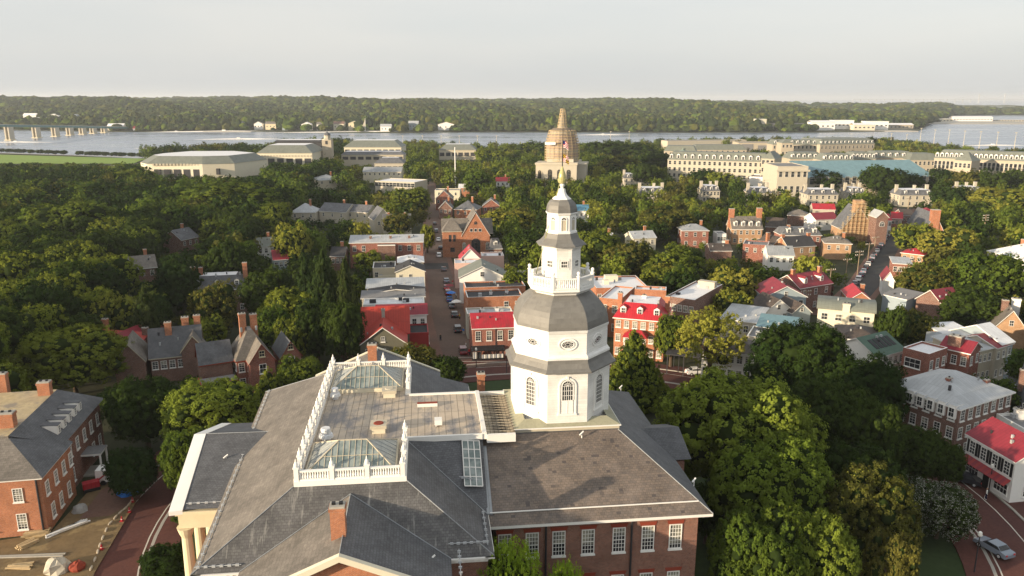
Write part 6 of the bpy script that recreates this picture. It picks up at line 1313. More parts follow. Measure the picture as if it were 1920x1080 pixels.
W = MB(); W.rings([(3.4, 43.4), (3.2, 45.5), (2.6, 45.6), (2.6, 48.5), (2.1, 48.6), (2.1, 51.5), (1.4, 51.6), (1.3, 54.5), (.7, 54.6), (.5, 57.5)], 10, 'sheeting_tan', mats=['sheeting_tan', 'scaffold_gap_shade', 'sheeting_tan', 'scaffold_gap_shade', 'sheeting_tan', 'scaffold_gap_shade', 'sheeting_tan', 'scaffold_gap_shade', 'sheeting_tan']); W.build('lantern', t)
W = MB(); nP = 22; rp = lambda z: (13.2 if z < 31 else 13.2 - (z - 31) * .27) if z < 43.5 else max(1.8, 4.0 - (z - 43.5) * .17)
z = 19.5
while z < 58:
    r = rp(z)
    for k in range(nP if z < 43.5 else 10):
        m_ = nP if z < 43.5 else 10; a0, a1 = 2 * math.pi * k / m_, 2 * math.pi * (k + 1) / m_
        W.bar((r * math.cos(a0), r * math.sin(a0), z), (r * math.cos(a1), r * math.sin(a1), z), .28, 'scaffold', 4, cap=False)
        if z < 56: r2 = rp(z + 2.0); W.bar((r * math.cos(a0), r * math.sin(a0), z), (r2 * math.cos(a0), r2 * math.sin(a0), z + 2.0), .14, 'scaffold', 4, cap=False)
    z += 2.0
W.build('scaffolding', t)
W = MB(); W.box(-11.5, -3.5, -13.9, -13.4, 31.5, 33.4, 'white'); W.build('white_sheet', t)
p = aty(854, 345, 570); t = thing('flagpole', 'tall white mast with a crosstree standing left of the chapel', 'mast', (p.x, p.y, 7)); zt = aty(854, 276, 570).z - 7; MB().bar((0, 0, 0), (0, 0, zt), .5, 'white', 6, .3).build('pole', t); MB().box(-2, 2, -.15, .15, zt * .28, zt * .28 + .3, 'white').build('crosstree', t)
# floodlight masts by the water
for i, (px, yt, yb, Y) in enumerate(((1672, 250, 268, 1150), (1701, 252, 268, 1150), (1728, 240, 272, 1060), (1754, 243, 272, 1060), (1781, 243, 274, 1030), (1810, 245, 274, 1000), (1840, 246, 281, 960), (1872, 247, 283, 940), (1906, 248, 286, 930), (755, 254, 280, 1130), (792, 254, 276, 1130), (827, 254, 276, 1130), (861, 254, 276, 1100), (895, 254, 276, 1060), (931, 254, 276, 1050), (1145, 246, 268, 1120), (1180, 246, 268, 1140))):
    p = aty(px, yt, Y); g0 = 1.0 if px > 1790 else -1.5; t = thing('light_mast', '', 'light mast', (p.x, Y, g0)); H_ = p.z - g0
    t['label'] = 'tall white floodlight mast by the river, %s from the left in the %s row' % (onames[i if i < 9 else (i - 9)], 'right hand' if i < 9 else 'distant middle'); t['group'] = 'floodlight masts by the river'
    MB().bar((0, 0, 0), (0, 0, H_), .6, 'stone_pale', 6, .2).build('shaft', t); MB().box(-1.1, 1.1, -.3, .3, H_ - 1.0, H_, 'stone_pale').build('lamp_bank', t)
# ---- across the river
FN = ('cream', 'white', 'grey', 'pale')
for i, (px, py, wpx, wall, rm, lb) in enumerate(((484, 232, 16, 'white', 'slate_warm_lit', 'white house, leftmost of the row on the far river bank'), (507, 232, 20, 'cream', 'slate_warm_lit', 'cream house, second in the row on the far bank'), (534, 234, 11, 'blue_grey', 'tin_pale', 'small blue grey house on the far bank'), (574, 233, 18, 'white', 'roof_white', 'white gabled house in the middle of the far bank row'), (602, 233, 17, 'white', 'slate_warm_lit', 'white house right of the middle in the far bank row'), (635, 232, 20, 'cream_pale', 'brick_brown', 'wide house with a reddish roof on the far bank'), (664, 231, 22, 'cream', 'slate_warm_lit', 'large cream house above the terraced lawn on the far bank'), (723, 237, 20, 'white', 'tin_pale', 'white house low on the far bank right of the sailing yacht'), (775, 231, 18, 'blue_grey', 'tin_pale', 'grey house high in the trees of the far bank'), (836, 233, 30, 'white', 'tin_maroon', 'white house with a red roof behind the far jetty'), (55, 216, 24, 'white', 'roof_white', 'white house on the left hillside beyond the bridge'), (75, 224, 22, 'stone_pale', 'tin_pale', 'pale house below the white one beyond the bridge'), (100, 217, 18, 'white', 'roof_white', 'white house right of the pair beyond the bridge'), (136, 218, 15, 'blue_grey', 'tin_pale', 'pale blue house on the left hillside'), (290, 220, 14, 'stone_pale', 'slate_warm_lit', 'small house high on the hillside above the jetty'), (450, 231, 12, 'blue_grey', 'slate_far', 'shaded blue grey house left of the far bank row'), (216, 236, 30, 'cream_pale', 'roof_white', 'pale building at the right end of the bridge'), (262, 241, 26, 'white', 'tin_maroon', 'waterside building with red roof and boats in front'))):
    s = interp(FARS, px); Y = s + 30 + max(0, 236 - py) * 12; a = aty(px - wpx / 2, py, Y); b = aty(px + wpx / 2, py, Y); w_ = b.x - a.x; gz = hill_z(px, Y); hh = max(8.0, min(14, a.z - gz)); base = a.z - hh; 
    t = thing('riverside_house', lb, 'house', (a.x + w_ / 2, Y + 7, base)); W = MB().box(-w_ / 2, w_ / 2, -7, 7, -6, hh, wall); gable_tri(W, w_, 14, hh, 5, wall, 'x' if i % 3 else 'y'); W.build('wall', t); R = MB(); gable_roof(R, w_, 14, hh, 5, .8, rm, 'white', 'x' if i % 3 else 'y'); R.build('roof', t)
    for k in range(3): o = add_window(t, -w_ / 2 + w_ * (k + .5) / 3, -7, hh * .55, 'f', 2.2, 2.8, 1, 1, 'white', 'glass', False, joined=True)
    FARH = globals().setdefault('FARH', []); FARH.append((px, Y, wpx))
for i, (x0, x1, yt, yb, Y, m, lb) in enumerate(((1418, 1436, 224, 243, 1760, 'cream_pale', 'tall square cream building on the far shore'), (1436, 1508, 234, 243, 1770, 'cream_pale', 'long low building with a brown roof on the far shore'), (1335, 1372, 238, 243, 1760, 'stone_pale', 'low pale boat shed on the far shore'), (1520, 1565, 229, 244, 1760, 'white', 'white naval building, left one on the far peninsula'), (1562, 1600, 226, 243, 1800, 'white', 'taller white building behind the left one on the far peninsula'), (1600, 1640, 234, 244, 1770, 'cream_pale', 'cream low building on the far peninsula'), (1622, 1665, 228, 243, 1800, 'white', 'white building, right one on the far peninsula'), (1660, 1712, 234, 242, 1850, 'stone', 'tan low building at the tip of the far peninsula'), (1754, 1785, 223, 236, 2450, 'cream_pale', 'cream warehouse at the left end of the far breakwater'), (1786, 1860, 220, 234, 2480, 'white', 'large white warehouse on the far breakwater'), (1860, 1925, 227, 233, 2500, 'stone_pale', 'low building at the right edge of the far breakwater'))):
    a = aty(x0, yb, Y); b = aty(x1, yt, Y); w_ = aty(x1, yb, Y).x - a.x; base = max(0.3, a.z); t = thing('waterfront_building', lb, 'building', (a.x + w_ / 2, Y + 12, base)); hh = max(4, b.z - base)
    W = MB().box(-w_ / 2, w_ / 2, -12, 12, -4, hh, m); W.build('wall', t); R = MB(); 
    if i in (1, 3, 5, 7, 9): gable_tri(W, w_, 24, hh, 4, m, 'x'); gable_roof(R, w_, 24, hh, 3.5, .8, 'slate_warm_lit' if i == 1 else 'roof_white', m, 'x')
    else: R.box(-w_ / 2 - .5, w_ / 2 + .5, -12.5, 12.5, hh, hh + .8, m, 'roof_white')
    R.build('roof', t); nb = max(3, int(w_ / 9))
    for k in range(nb): add_window(t, -w_ / 2 + w_ * (k + .5) / nb, -12, hh * .5, 'f', 4.5, 3, 2, 1, 'white', 'glass', False, joined=True)
def quay(x0, x1, py, Y, dep, name='breakwater'):
    a = aty(x0, py, Y); b = aty(x1, py, Y); M = MB().box(a.x, b.x, Y, Y + dep, -3, max(1.6, 0), 'concrete'); struct(M.build(name))
quay(1728, 1990, 240, 2240, 330, 'breakwater'); quay(1515, 1722, 245, 1735, 60, 'waterfront_quay'); quay(380, 470, 246, 1715, 12, 'jetty')
# road bridge
t = thing('road_bridge', 'long green girder bridge on pale paired piers crossing the river at the left', 'bridge', (0, 0, 0)); pA = aty(-170, 233, 1180); pB = aty(12, 236.5, 1379); pC = aty(125, 238, 1560); pD = aty(200, 239.5, 1700); pE = aty(262, 240.5, 1830)
M = MB()
for a, b in ((pA, pB), (pB, pC), (pC, pD), (pD, pE)): M.bar(a, b, 2.0, 'girder', 4); M.bar(a + Vector((0, 12, 0)), b + Vector((0, 12, 0)), 2.6, 'girder', 4); M.slab([a + Vector((0, -3, 2.6)), b + Vector((0, -3, 2.6)), b + Vector((0, 15, 2.6)), a + Vector((0, 15, 2.6))], .8, 'concrete')
mat_paint('girder', (.10, .20, .20), .6); M.build('deck', t)
for px in (12, 60, 97, 127, 150, 170, 192): 
    for a, b in ((pA, pB), (pB, pC), (pC, pD)):
        A_, B_ = project(a)[0], project(b)[0]
        if A_ <= px < B_:
            q = a.lerp(b, (px - A_) / (B_ - A_)); M = MB(); M.box(q.x - 4.2, q.x - 1.9, q.y - 2, q.y + 12, -3, q.z - 1.6, 'beige'); M.box(q.x + 1.9, q.x + 4.2, q.y - 2, q.y + 12, -3, q.z - 1.6, 'beige'); M.box(q.x - 6, q.x + 6, q.y - 3, q.y + 13, -3, 1.2, 'cream'); M.build('pier', t); break
# hazy suspension bridge on the horizon
t = thing('suspension_bridge', 'faint suspension bridge with tall pale towers on the hazy right horizon', 'bridge', (0, 0, 0)); Yb = 11500; dx = aty(1600, 184, Yb).x; ex = aty(1990, 184, Yb).x
M = MB().box(dx, ex, Yb, Yb + 20, 52, 58, 'tin_pale'); M.build('deck', t)
for px in (1836, 1884):
    x = aty(px, 184, Yb).x; M = MB(); M.box(x - 6, x + 6, Yb - 8, Yb + 8, -3, 132, 'tin_pale'); M.build('bridge_tower', t)
M = MB(); xs = [aty(px, 184, Yb).x for px in (1790, 1836, 1884, 1930)]
for (xa, za), (xb, zb) in (((xs[0], 60), (xs[1], 128)), ((xs[2], 128), (xs[3], 60))): M.bar((xa, Yb, za), (xb, Yb, zb), 1.6, 'tin_pale', 4)
for k in range(10):
    f0, f1 = k / 10, (k + 1) / 10; zz = lambda f: 62 + 66 * (2 * f - 1) ** 2; M.bar((xs[1] + (xs[2] - xs[1]) * f0, Yb, zz(f0)), (xs[1] + (xs[2] - xs[1]) * f1, Yb, zz(f1)), 1.6, 'tin_pale', 4)
M.build('cable', t)
for k in range(16): x = dx + (xs[1] - dx) * k / 16; MB().box(x - 4, x + 4, Yb + 2, Yb + 14, -3, 52, 'tin_pale').build('pier', t)
# boats
def boat(px, py, L, label, mast=0, rz=0.1):
    p = atz(px, py, 0); t = thing('sailing_yacht' if mast else 'motor_boat', label, 'yacht' if mast else 'boat', p, rz); M = MB(); prof = [(-.5, .16), (.1, .18), (.35, .12), (.5, 0)]; Hh = L * .13
    up = [(x * L, -y * L, Hh) for x, y in prof] + [(x * L, y * L, Hh) for x, y in prof[-2::-1]]; lo = [(x * L * .92, y * .7, -.3) for x, y, z in up]; n = len(up)
    for k in range(n): j = (k + 1) % n; M.face([lo[k], lo[j], up[j], up[k]], 'white')
    M.face(up, 'white'); M.build('hull', t); MB().box(-L * .25, L * .12, -L * .1, L * .1, Hh, Hh + L * .1, 'white', 'grey_paint').build('cabin', t)
    if mast: MB().bar((L * .08, 0, Hh), (L * .08, 0, mast), .35, 'white', 6).build('mast', t); M = MB(); M.face([(L * .08, 0, Hh + 2), (-L * .4, .3, Hh + 2.2), (L * .08, .1, mast * .9)], 'stone_pale'); M.face([(L * .08, .1, mast * .9), (-L * .4, .4, Hh + 2.2), (L * .08, .1, Hh + 2)], 'stone_pale'); M.build('sail', t)
boat(448, 261, 14, 'white motor boat with a wake in mid river, left of centre'); boat(331, 247.5, 12, 'white boat near the far bank at the left'); boat(421, 247, 20, 'large white boat moored at the far jetty'); boat(684, 248, 22, 'sailing yacht with a tall mast near the far bank', 30); boat(808, 248.5, 14, 'white boat moored right of the sailing yacht'); boat(890, 243.5, 18, 'white boat close to the far bank in front of the red roofed house'); boat(931, 247, 10, 'small white boat alone near the far bank, left of the chapel'); boat(1131, 253, 12, 'white speed boat with a wake right of the chapel'); boat(1862, 273, 12, 'white boat among the light masts at the right'); boat(283, 278, 8, 'tiny white boat in mid river at the left'); boat(30, 267, 12, 'white boat left of the bridge piers'); boat(1720, 277, 10, 'small boat on the right water behind the riverside trees')
for (px, py, L, an) in ((448, 261, 60, 0.05), (1131, 253, 70, .05), (30, 267, 60, .1)):
    p = atz(px, py, 0); M = MB(); M.face([(p.x + 6, p.y - 1, .05), (p.x + L, p.y - 4, .05), (p.x + L, p.y + 5, .05), (p.x + 6, p.y + 1, .05)], 'white_trim'); struct(M.build('boat_wake'))
# ================================================================ trees
def leaf_mat(name, c1, c2, trans=.25, ns=.045):
    m = bpy.data.materials.new(name); m.use_nodes = True; MAT[name] = m; nt = m.node_tree; nt.nodes.clear(); out = N(nt, 'ShaderNodeOutputMaterial')
    oi = N(nt, 'ShaderNodeObjectInfo'); pos = worldpos(nt)
    f = noise(nt, pos, ns, 3); f2 = noise(nt, pos, 1.1, 2)
    add = N(nt, 'ShaderNodeMath', operation='ADD'); nt.links.new(f, add.inputs[0]); 
    mul = N(nt, 'ShaderNodeMath', operation='MULTIPLY'); nt.links.new(oi.outputs['Random'], mul.inputs[0]); mul.inputs[1].default_value = .7; nt.links.new(mul.outputs[0], add.inputs[1])
    col = mix(nt, ramp(nt, add.outputs[0], [(.45, (0,)), (1.05, (1,))]), c1, c2)
    col = mix(nt, 1.0, col, ramp(nt, f2, [(.3, (.8,)), (.7, (1.15,))]), 'MULTIPLY')
    d = N(nt, 'ShaderNodeBsdfDiffuse'); t = N(nt, 'ShaderNodeBsdfTranslucent'); mx = N(nt, 'ShaderNodeMixShader'); mx.inputs[0].default_value = trans
    nt.links.new(col, d.inputs[0]); nt.links.new(col, t.inputs[0]); nt.links.new(d.outputs[0], mx.inputs[1]); nt.links.new(t.outputs[0], mx.inputs[2]); nt.links.new(mx.outputs[0], out.inputs[0])
leaf_mat('leaf_green', (.062, .108, .018), (.165, .195, .028)); leaf_mat('leaf_dark_shade', (.022, .044, .011), (.048, .074, .015)); leaf_mat('leaf_yellow', (.18, .22, .03), (.26, .25, .045)); leaf_mat('leaf_olive', (.08, .09, .02), (.12, .115, .028)); leaf_mat('leaf_sunlit', (.15, .21, .03), (.19, .24, .036), .32)  # dark leaves paint shaded trees, lime leaves sunlit ones, by colour alone
leaf_mat('leaf_bright', (.20, .32, .03), (.26, .36, .035), .4); leaf_mat('leaf_flower', (.30, .30, .27), (.40, .40, .36)); leaf_mat('leaf_far', (.026, .045, .016), (.085, .09, .026), .2, .008); leaf_mat('leaf_far_dark', (.018, .034, .014), (.05, .065, .02), .2, .006); leaf_mat('leaf_conifer', (.035, .06, .018), (.07, .075, .022)); leaf_mat('leaf_red', (.10, .03, .035), (.14, .04, .04)); leaf_mat('leaf_core_shade', (.018, .030, .008), (.024, .036, .010), .0)  # core colour, last here, paints the shade between the leaves of a crown
rng = np.random.default_rng(7)
ICO = None
def icosphere(sub):
    t_ = (1 + 5 ** .5) / 2; v = [(-1, t_, 0), (1, t_, 0), (-1, -t_, 0), (1, -t_, 0), (0, -1, t_), (0, 1, t_), (0, -1, -t_), (0, 1, -t_), (t_, 0, -1), (t_, 0, 1), (-t_, 0, -1), (-t_, 0, 1)]
    f = [(0, 11, 5), (0, 5, 1), (0, 1, 7), (0, 7, 10), (0, 10, 11), (1, 5, 9), (5, 11, 4), (11, 10, 2), (10, 7, 6), (7, 1, 8), (3, 9, 4), (3, 4, 2), (3, 2, 6), (3, 6, 8), (3, 8, 9), (4, 9, 5), (2, 4, 11), (6, 2, 10), (8, 6, 7), (9, 8, 1)]
    v = [np.array(p) / np.linalg.norm(p) for p in v]
    for _ in range(sub):
        c = {}; nf = []
        def mid(a, b):
            k = (min(a, b), max(a, b))
            if k not in c: p = v[a] + v[b]; v.append(p / np.linalg.norm(p)); c[k] = len(v) - 1
            return c[k]
        for a, b, d in f: x, y, z = mid(a, b), mid(b, d), mid(d, a); nf += [(a, x, z), (b, y, x), (d, z, y), (x, y, z)]
        f = nf
    return np.array(v), np.array(f)
def crown_arrays(style, nleaf, leaf, seed, nlobes=22):
    """unit crown: radius 1, height 0..1 ; returns leaf quads (n,4,3), core triangles verts/faces"""
    r = np.random.default_rng(seed); L = []
    if style in ('broad', 'tall'):
        for i in range(nlobes):
            u = (i + .5) / nlobes; ph = i * 2.39996 + r.uniform(-.4, .4); zc = -0.75 + 1.6 * u; rr = math.sqrt(max(0, 1 - zc * zc * .95)); s = r.uniform(.20, .36) * (1 if nlobes < 40 else .8)
            k = r.uniform(.58, .80); L.append((math.cos(ph) * rr * k, math.sin(ph) * rr * k, .5 + zc * .5 * k * 1.02, s, s * .5 * r.uniform(.85, 1.2)))
        L.append((0, 0, .48, .5, .33))
    elif style == 'conifer':
        n = nlobes
        for i in range(n):
            u = i / n; ph = i * 2.39996; rad_ = (1 - u) ** .85 * .62; s = (.34 * (1 - u) + .09) * r.uniform(.7, 1.25); rad_ *= r.uniform(.7, 1.25); L.append((math.cos(ph) * rad_, math.sin(ph) * rad_, .06 + u * .88, s, .07 + .05 * (1 - u)))
        L.append((0, 0, .35, .4, .33)); L.append((0, 0, .65, .22, .3))
    elif style == 'spiky':
        for i in range(nlobes):
            ph = i * 2.39996; q = math.sqrt((i + .5) / nlobes) * .8; h_ = 1 - q * q * .22; hh = r.uniform(.2, .34); L.append((math.cos(ph) * q, math.sin(ph) * q, h_ - hh, .17, hh))
        L.append((0, 0, .35, .6, .32))
    L = np.array(L); area = L[:, 3] ** 2; pr = area / area.sum(); per = 26 if nleaf > 20000 else 14 if nleaf > 3000 else 8; nc = nleaf // per
    idx = r.choice(len(L), nc * 2, p=pr); d = r.normal(size=(nc * 2, 3)); d /= np.linalg.norm(d, axis=1)[:, None]
    rad3 = np.stack([L[idx, 3], L[idx, 3], L[idx, 4]], 1); rr = r.uniform(.84, 1.16, (nc * 2, 1)); c = L[idx, :3] + d * rad3 * rr
    keep = np.ones(len(c), bool)
    for j in range(len(L)): q = (c - L[j, :3]) / np.array([L[j, 3], L[j, 3], L[j, 4]]); keep &= ~(((q ** 2).sum(1) < .6) & (idx != j))
    c = c[keep][:nc]; d = d[keep][:nc]; cr = leaf * (2.1 if nleaf > 20000 else 1.5) * r.uniform(.6, 1.4, (len(c), 1))
    e = r.normal(size=(len(c), per, 3)); e /= np.linalg.norm(e, axis=2)[:, :, None]; e = e + d[:, None, :] * .7; rs = r.uniform(.35, 1.0, (len(c), per, 1)) ** .5
    off = e * rs * cr[:, None, :]; off[:, :, 2] *= .55
    nrm = (e * .8 + d[:, None, :] * .8 + r.normal(size=e.shape) * .45 + np.array([0, 0, .2])).reshape(-1, 3); c = (c[:, None, :] + off).reshape(-1, 3)
    nrm /= np.linalg.norm(nrm, axis=1)[:, None]
    a = np.cross(nrm, r.normal(size=c.shape)); a /= np.linalg.norm(a, axis=1)[:, None]; b = np.cross(nrm, a); s = (leaf * .9 * r.uniform(.6, 1.3, len(c)))[:, None]
    az = a * s; bz = b * s * .72; az[:, 2] *= .55; bz[:, 2] *= .55
    quads = np.stack([c - az, c - bz * .9, c + az, c + bz * .9], 1)
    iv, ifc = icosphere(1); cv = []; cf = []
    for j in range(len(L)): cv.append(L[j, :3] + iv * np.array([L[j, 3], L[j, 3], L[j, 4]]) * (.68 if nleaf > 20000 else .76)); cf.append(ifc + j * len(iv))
    return quads, np.concatenate(cv), np.concatenate(cf)
def crown_mesh(name, style, nleaf, leaf, seed, mat, nlobes=22, mat2=None, frac=0):
    q, cv, cf = crown_arrays(style, nleaf, leaf, seed, nlobes)
    if nleaf == 9000: cf = cf[:60]
    n = len(q); V = np.concatenate([q.reshape(-1, 3), cv]); me = bpy.data.meshes.new(name)
    me.vertices.add(len(V)); me.vertices.foreach_set('co', V.ravel().astype(np.float32)); nl = n * 4 + len(cf) * 3; me.loops.add(nl)
    me.loops.foreach_set('vertex_index', np.concatenate([np.arange(n * 4), (cf + n * 4).ravel()]).astype(np.int32)); me.polygons.add(n + len(cf))
    me.polygons.foreach_set('loop_start', np.concatenate([np.arange(n) * 4, n * 4 + np.arange(len(cf)) * 3]).astype(np.int32))
    me.materials.append(MAT[mat]); me.materials.append(MAT['leaf_core_shade']); mi = np.zeros(n + len(cf), np.int32); mi[n:] = 1
    if mat2: me.materials.append(MAT[mat2]); mi[:n][rng.random(n) < frac] = 2
    me.polygons.foreach_set('material_index', mi); me.update(calc_edges=True); me.validate(); return me
def trunk_mesh(seed, limbs=5):
    M = MB(); r = random.Random(seed); M.bar((0, 0, -.05), (0, 0, .3), .045, 'bark', 8, .032, cap=False); M.bar((0, 0, .3), (.03, 0, .62), .032, 'bark', 7, .016, cap=False)
    for k in range(limbs): a = 2 * math.pi * k / limbs + r.uniform(-.3, .3); z0 = r.uniform(.22, .42); q = (math.cos(a) * .3, math.sin(a) * .3, z0 + r.uniform(.15, .28)); M.bar((0, 0, z0), q, .02, 'bark', 6, .010, cap=False)
    o = M.build('trunk'); me = o.data; bpy.data.objects.remove(o); return me
TR = [trunk_mesh(s) for s in range(3)]; TRC = trunk_mesh(9, 0)
CR = {}
def crowns(kind, lod):
    key = (kind, lod)
    if key in CR: return CR[key]
    st, mt, m2, fr = {'green': ('broad', 'leaf_green', None, 0), 'lime': ('broad', 'leaf_sunlit', None, 0), 'dark': ('broad', 'leaf_dark_shade', None, 0), 'yellow': ('broad', 'leaf_yellow', None, 0), 'olive': ('broad', 'leaf_olive', 'leaf_yellow', .05), 'conifer': ('conifer', 'leaf_conifer', None, 0), 'bright': ('spiky', 'leaf_bright', None, 0), 'flower': ('broad', 'leaf_dark_shade', 'leaf_flower', .28), 'red': ('broad', 'leaf_red', None, 0), 'cedar': ('conifer', 'leaf_green', None, 0)}[kind]  # lime and dark crowns have sunlight and shade put into the leaf colour
    n, lf, nl, cnt = {'airy': (9000, .036, 34, 1), 'near': (64000, .022, 56, 2), 'mid': (13000, .041, 30, 3), 'low': (4200, .075, 22, 3)}[lod]
    if kind in ('bright',): n = int(n * .8); lf *= .8; nl = 34
    if kind in ('conifer', 'cedar'): nl = int(nl * 1.8)
    CR[key] = [crown_mesh('crown', st, n, lf, 100 + hash_(kind) + 7 * i, mt, nl, m2, fr) for i in range(cnt)]; return CR[key]
def hash_(s): return sum(ord(c) * (i + 3) for i, c in enumerate(s)) % 97
TREES = []; tn = [0]
NAMES = {'lime': ('leafy_tree', 'bright green leafy'), 'green': ('leafy_tree', 'green leafy'), 'dark': ('dark_tree', 'dark green'), 'yellow': ('yellowish_tree', 'yellow green'), 'olive': ('olive_tree', 'olive brown'), 'conifer': ('conifer_tree', 'pointed conifer'), 'bright': ('young_tree', 'bright green'), 'flower': ('flowering_tree', 'white flowering'), 'red': ('purple_tree', 'purple leaved'), 'cedar': ('cedar_tree', 'layered green')}
def add_tree(x, y, h, r, kind='green', label=None, lod=None, cb=.22, z=None):
    tn[0] += 1; i = tn[0]; z = ground_z(x, y) if z is None else z; dpx = r * 2 * 1450 / max(30, math.hypot(y, CAM_H - z)); lod = lod or ('near' if dpx > 170 else 'mid' if dpx > 62 else 'low')
    t = bpy.data.objects.new(NAMES[kind][0], None); COL.objects.link(t); t.location = (x, y, z); t['category'] = 'tree'; t['group'] = 'trees of the town'
    ms = crowns(kind, lod); o = link('crown', ms[i % len(ms)], t); a = i * 2.4; ch = h * (1 - cb)
    o.location = (0, 0, h * cb); o.scale = (r, r * (.92 + .16 * ((i * 7) % 5) / 4), ch); o.rotation_euler = (0, 0, a)
    tr = link('trunk', TRC if kind in ('conifer', 'cedar') else TR[i % 3], t); tr.scale = (h * .8, h * .8, h) if h > 2 * r or r > 6 else (r * 1.5, r * 1.5, h); tr.rotation_euler = (0, 0, a)
    TREES.append(dict(o=t, x=x, y=y, h=h, r=r, kind=kind, label=label, px=project((x, y, z + h * .6)))); return t
def T(px, pyt, wpx, h, kind='green', label=None, lod=None, cb=.22):
    p = atg(px, pyt, h); dist = p.y * math.cos(PITCH) + (CAM_H - p.z) * math.sin(PITCH); add_tree(p.x, p.y, h, wpx / 2 * dist / 1450 * .9, kind, label, lod, cb)
# placed by eye: (px, top, width, height, kind, label)
T(1392, 688, 335, 21, 'lime', 'huge bright green tree filling the middle right, nearest of the big trees', 'near', .1)
T(1455, 805, 250, 17, 'lime', 'big green tree just below the huge bright one on the right', 'near', .1)
T(1330, 900, 90, 9, 'dark', 'small dark tree in the shade between the brick corner and the big trees', 'mid', .1)
T(1430, 950, 200, 15, 'green', 'green tree at the bottom right beside the corner of the state house', 'near', .1)
T(1535, 955, 180, 14, 'lime', 'sunlit green tree with pointed clumps at the bottom right', 'near', .1)
T(1640, 880, 210, 14, 'olive', 'olive brown tree with yellow leaf patches left of the white flowering tree', 'near', .1)
T(1680, 985, 110, 11, 'olive', 'lower olive tree at the edge of the dark lawn', 'near', .1)
T(1770, 905, 150, 8, 'flower', 'dark tree covered in white blossom by the circle road', 'near', .08)
T(1700, 890, 110, 8, 'flower', 'second white blossoming tree, left and behind the first', 'near', .08)
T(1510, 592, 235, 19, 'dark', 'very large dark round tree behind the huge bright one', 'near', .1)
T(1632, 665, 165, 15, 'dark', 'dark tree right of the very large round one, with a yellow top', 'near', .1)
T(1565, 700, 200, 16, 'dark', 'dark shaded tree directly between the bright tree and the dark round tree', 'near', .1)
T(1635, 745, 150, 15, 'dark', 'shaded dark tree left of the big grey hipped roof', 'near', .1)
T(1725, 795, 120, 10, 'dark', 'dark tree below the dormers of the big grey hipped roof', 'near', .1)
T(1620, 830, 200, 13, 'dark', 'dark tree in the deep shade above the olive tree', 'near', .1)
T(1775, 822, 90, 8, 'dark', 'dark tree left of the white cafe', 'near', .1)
T(1192, 620, 150, 15, 'cedar', 'layered cedar like tree right of the white tower base', 'near', .08)
T(1338, 572, 150, 17, 'yellow', 'tall yellow green tree with open crown in front of the white building', 'airy', .22)
T(1262, 590, 75, 12, 'green', 'smaller green tree between the inn and the tall yellow tree', None, .2)
T(955, 1022, 180, 17, 'bright', 'bright lime green tree top poking up at the bottom centre', 'near', .1)
T(1062, 1056, 110, 15, 'bright', 'smaller bright lime tree top at the bottom edge, right of the other', 'near', .1)
T(392, 706, 205, 14, 'lime', 'large bright green tree left of the white edged portico roof', 'near', .1)
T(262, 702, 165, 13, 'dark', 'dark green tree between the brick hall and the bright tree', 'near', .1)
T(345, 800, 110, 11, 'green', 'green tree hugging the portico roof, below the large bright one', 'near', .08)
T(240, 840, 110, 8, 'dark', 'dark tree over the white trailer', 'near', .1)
T(560, 666, 110, 10, 'green', 'round green tree behind the far left corner of the slate roof', 'near', .1)
T(505, 700, 60, 7, 'green', 'small round tree at the very corner of the slate roof', None, .1)
T(775, 645, 120, 9, 'olive', 'low olive green tree behind the annex chimney', 'near', .1)
T(838, 665, 80, 7, 'dark', 'small dark tree at the left foot of the avenue', None, .1)
T(305, 1022, 110, 5, 'dark', 'dark bush like tree at the bottom left in front of the steps', 'near', .02)
T(350, 958, 60, 2.2, 'dark', 'clipped dark shrub in the round bed by the portico', None, .0)
T(125, 612, 215, 14, 'green', 'broad green tree in front of the red metal roofs at the left', 'near', .1)
T(195, 474, 130, 16, 'yellow', 'bright yellow green tree standing out in the dark left woods', None, .1)
T(165, 540, 110, 14, 'green', 'green tree below the bright yellow green one', None, .1)
T(215, 545, 100, 14, 'yellow', 'mottled yellow green tree left of the dark pointed conifer', None, .1)
T(268, 535, 100, 17, 'conifer', 'dark pointed conifer above the red metal roofs', 'mid', .05)
T(395, 525, 100, 15, 'olive', 'olive tree hiding the front of the white topped house', None, .1)
T(495, 500, 110, 15, 'dark', 'dark olive tree right of the white topped house', None, .1)
T(603, 462, 100, 24, 'conifer', 'tallest pointed conifer left of the white roofed row', 'mid', .04)
T(645, 480, 75, 22, 'conifer', 'slender conifer nearest the white roofed row', 'mid', .04)
T(568, 474, 75, 20, 'conifer', 'second slender conifer, left of the tallest', 'mid', .04)
T(545, 415, 80, 18, 'yellow', 'bright green tree above the conifers', None, .1)
T(545, 540, 120, 14, 'green', 'green tree left of the dark path behind the villas', None, .1)
T(590, 560, 90, 15, 'dark', 'dark tree in front of the tallest conifer', None, .1)
T(545, 590, 80, 12, 'green', 'bright clumped green tree above the villas', None, .1)
T(640, 560, 90, 16, 'dark', 'dark tree touching the left side of the red gabled house', None, .1)
T(690, 470, 60, 9, 'green', 'green tree in front of the wide brick building', None, .1)
T(430, 338, 215, 23, 'green', 'massive green tree mass rising above the left woods', 'mid', .08)
T(130, 375, 180, 22, 'green', 'massive tree at the upper left of the woods', 'mid', .08)
T(245, 315, 120, 18, 'green', 'tall bright topped tree left of the arena', None, .08)
T(40, 320, 120, 18, 'dark', 'dark tree at the left edge below the sports field', None, .08)
T(55, 450, 140, 17, 'dark', 'dark tree low in the woods at the left edge', None, .08)
T(330, 490, 110, 15, 'dark', 'dark tree left of the white topped house', None, .1)
T(970, 500, 70, 12, 'green', 'green tree just left of the tower balcony', None, .1)
T(985, 430, 90, 14, 'dark', 'dark tree just left of the white lantern stage', None, .1)
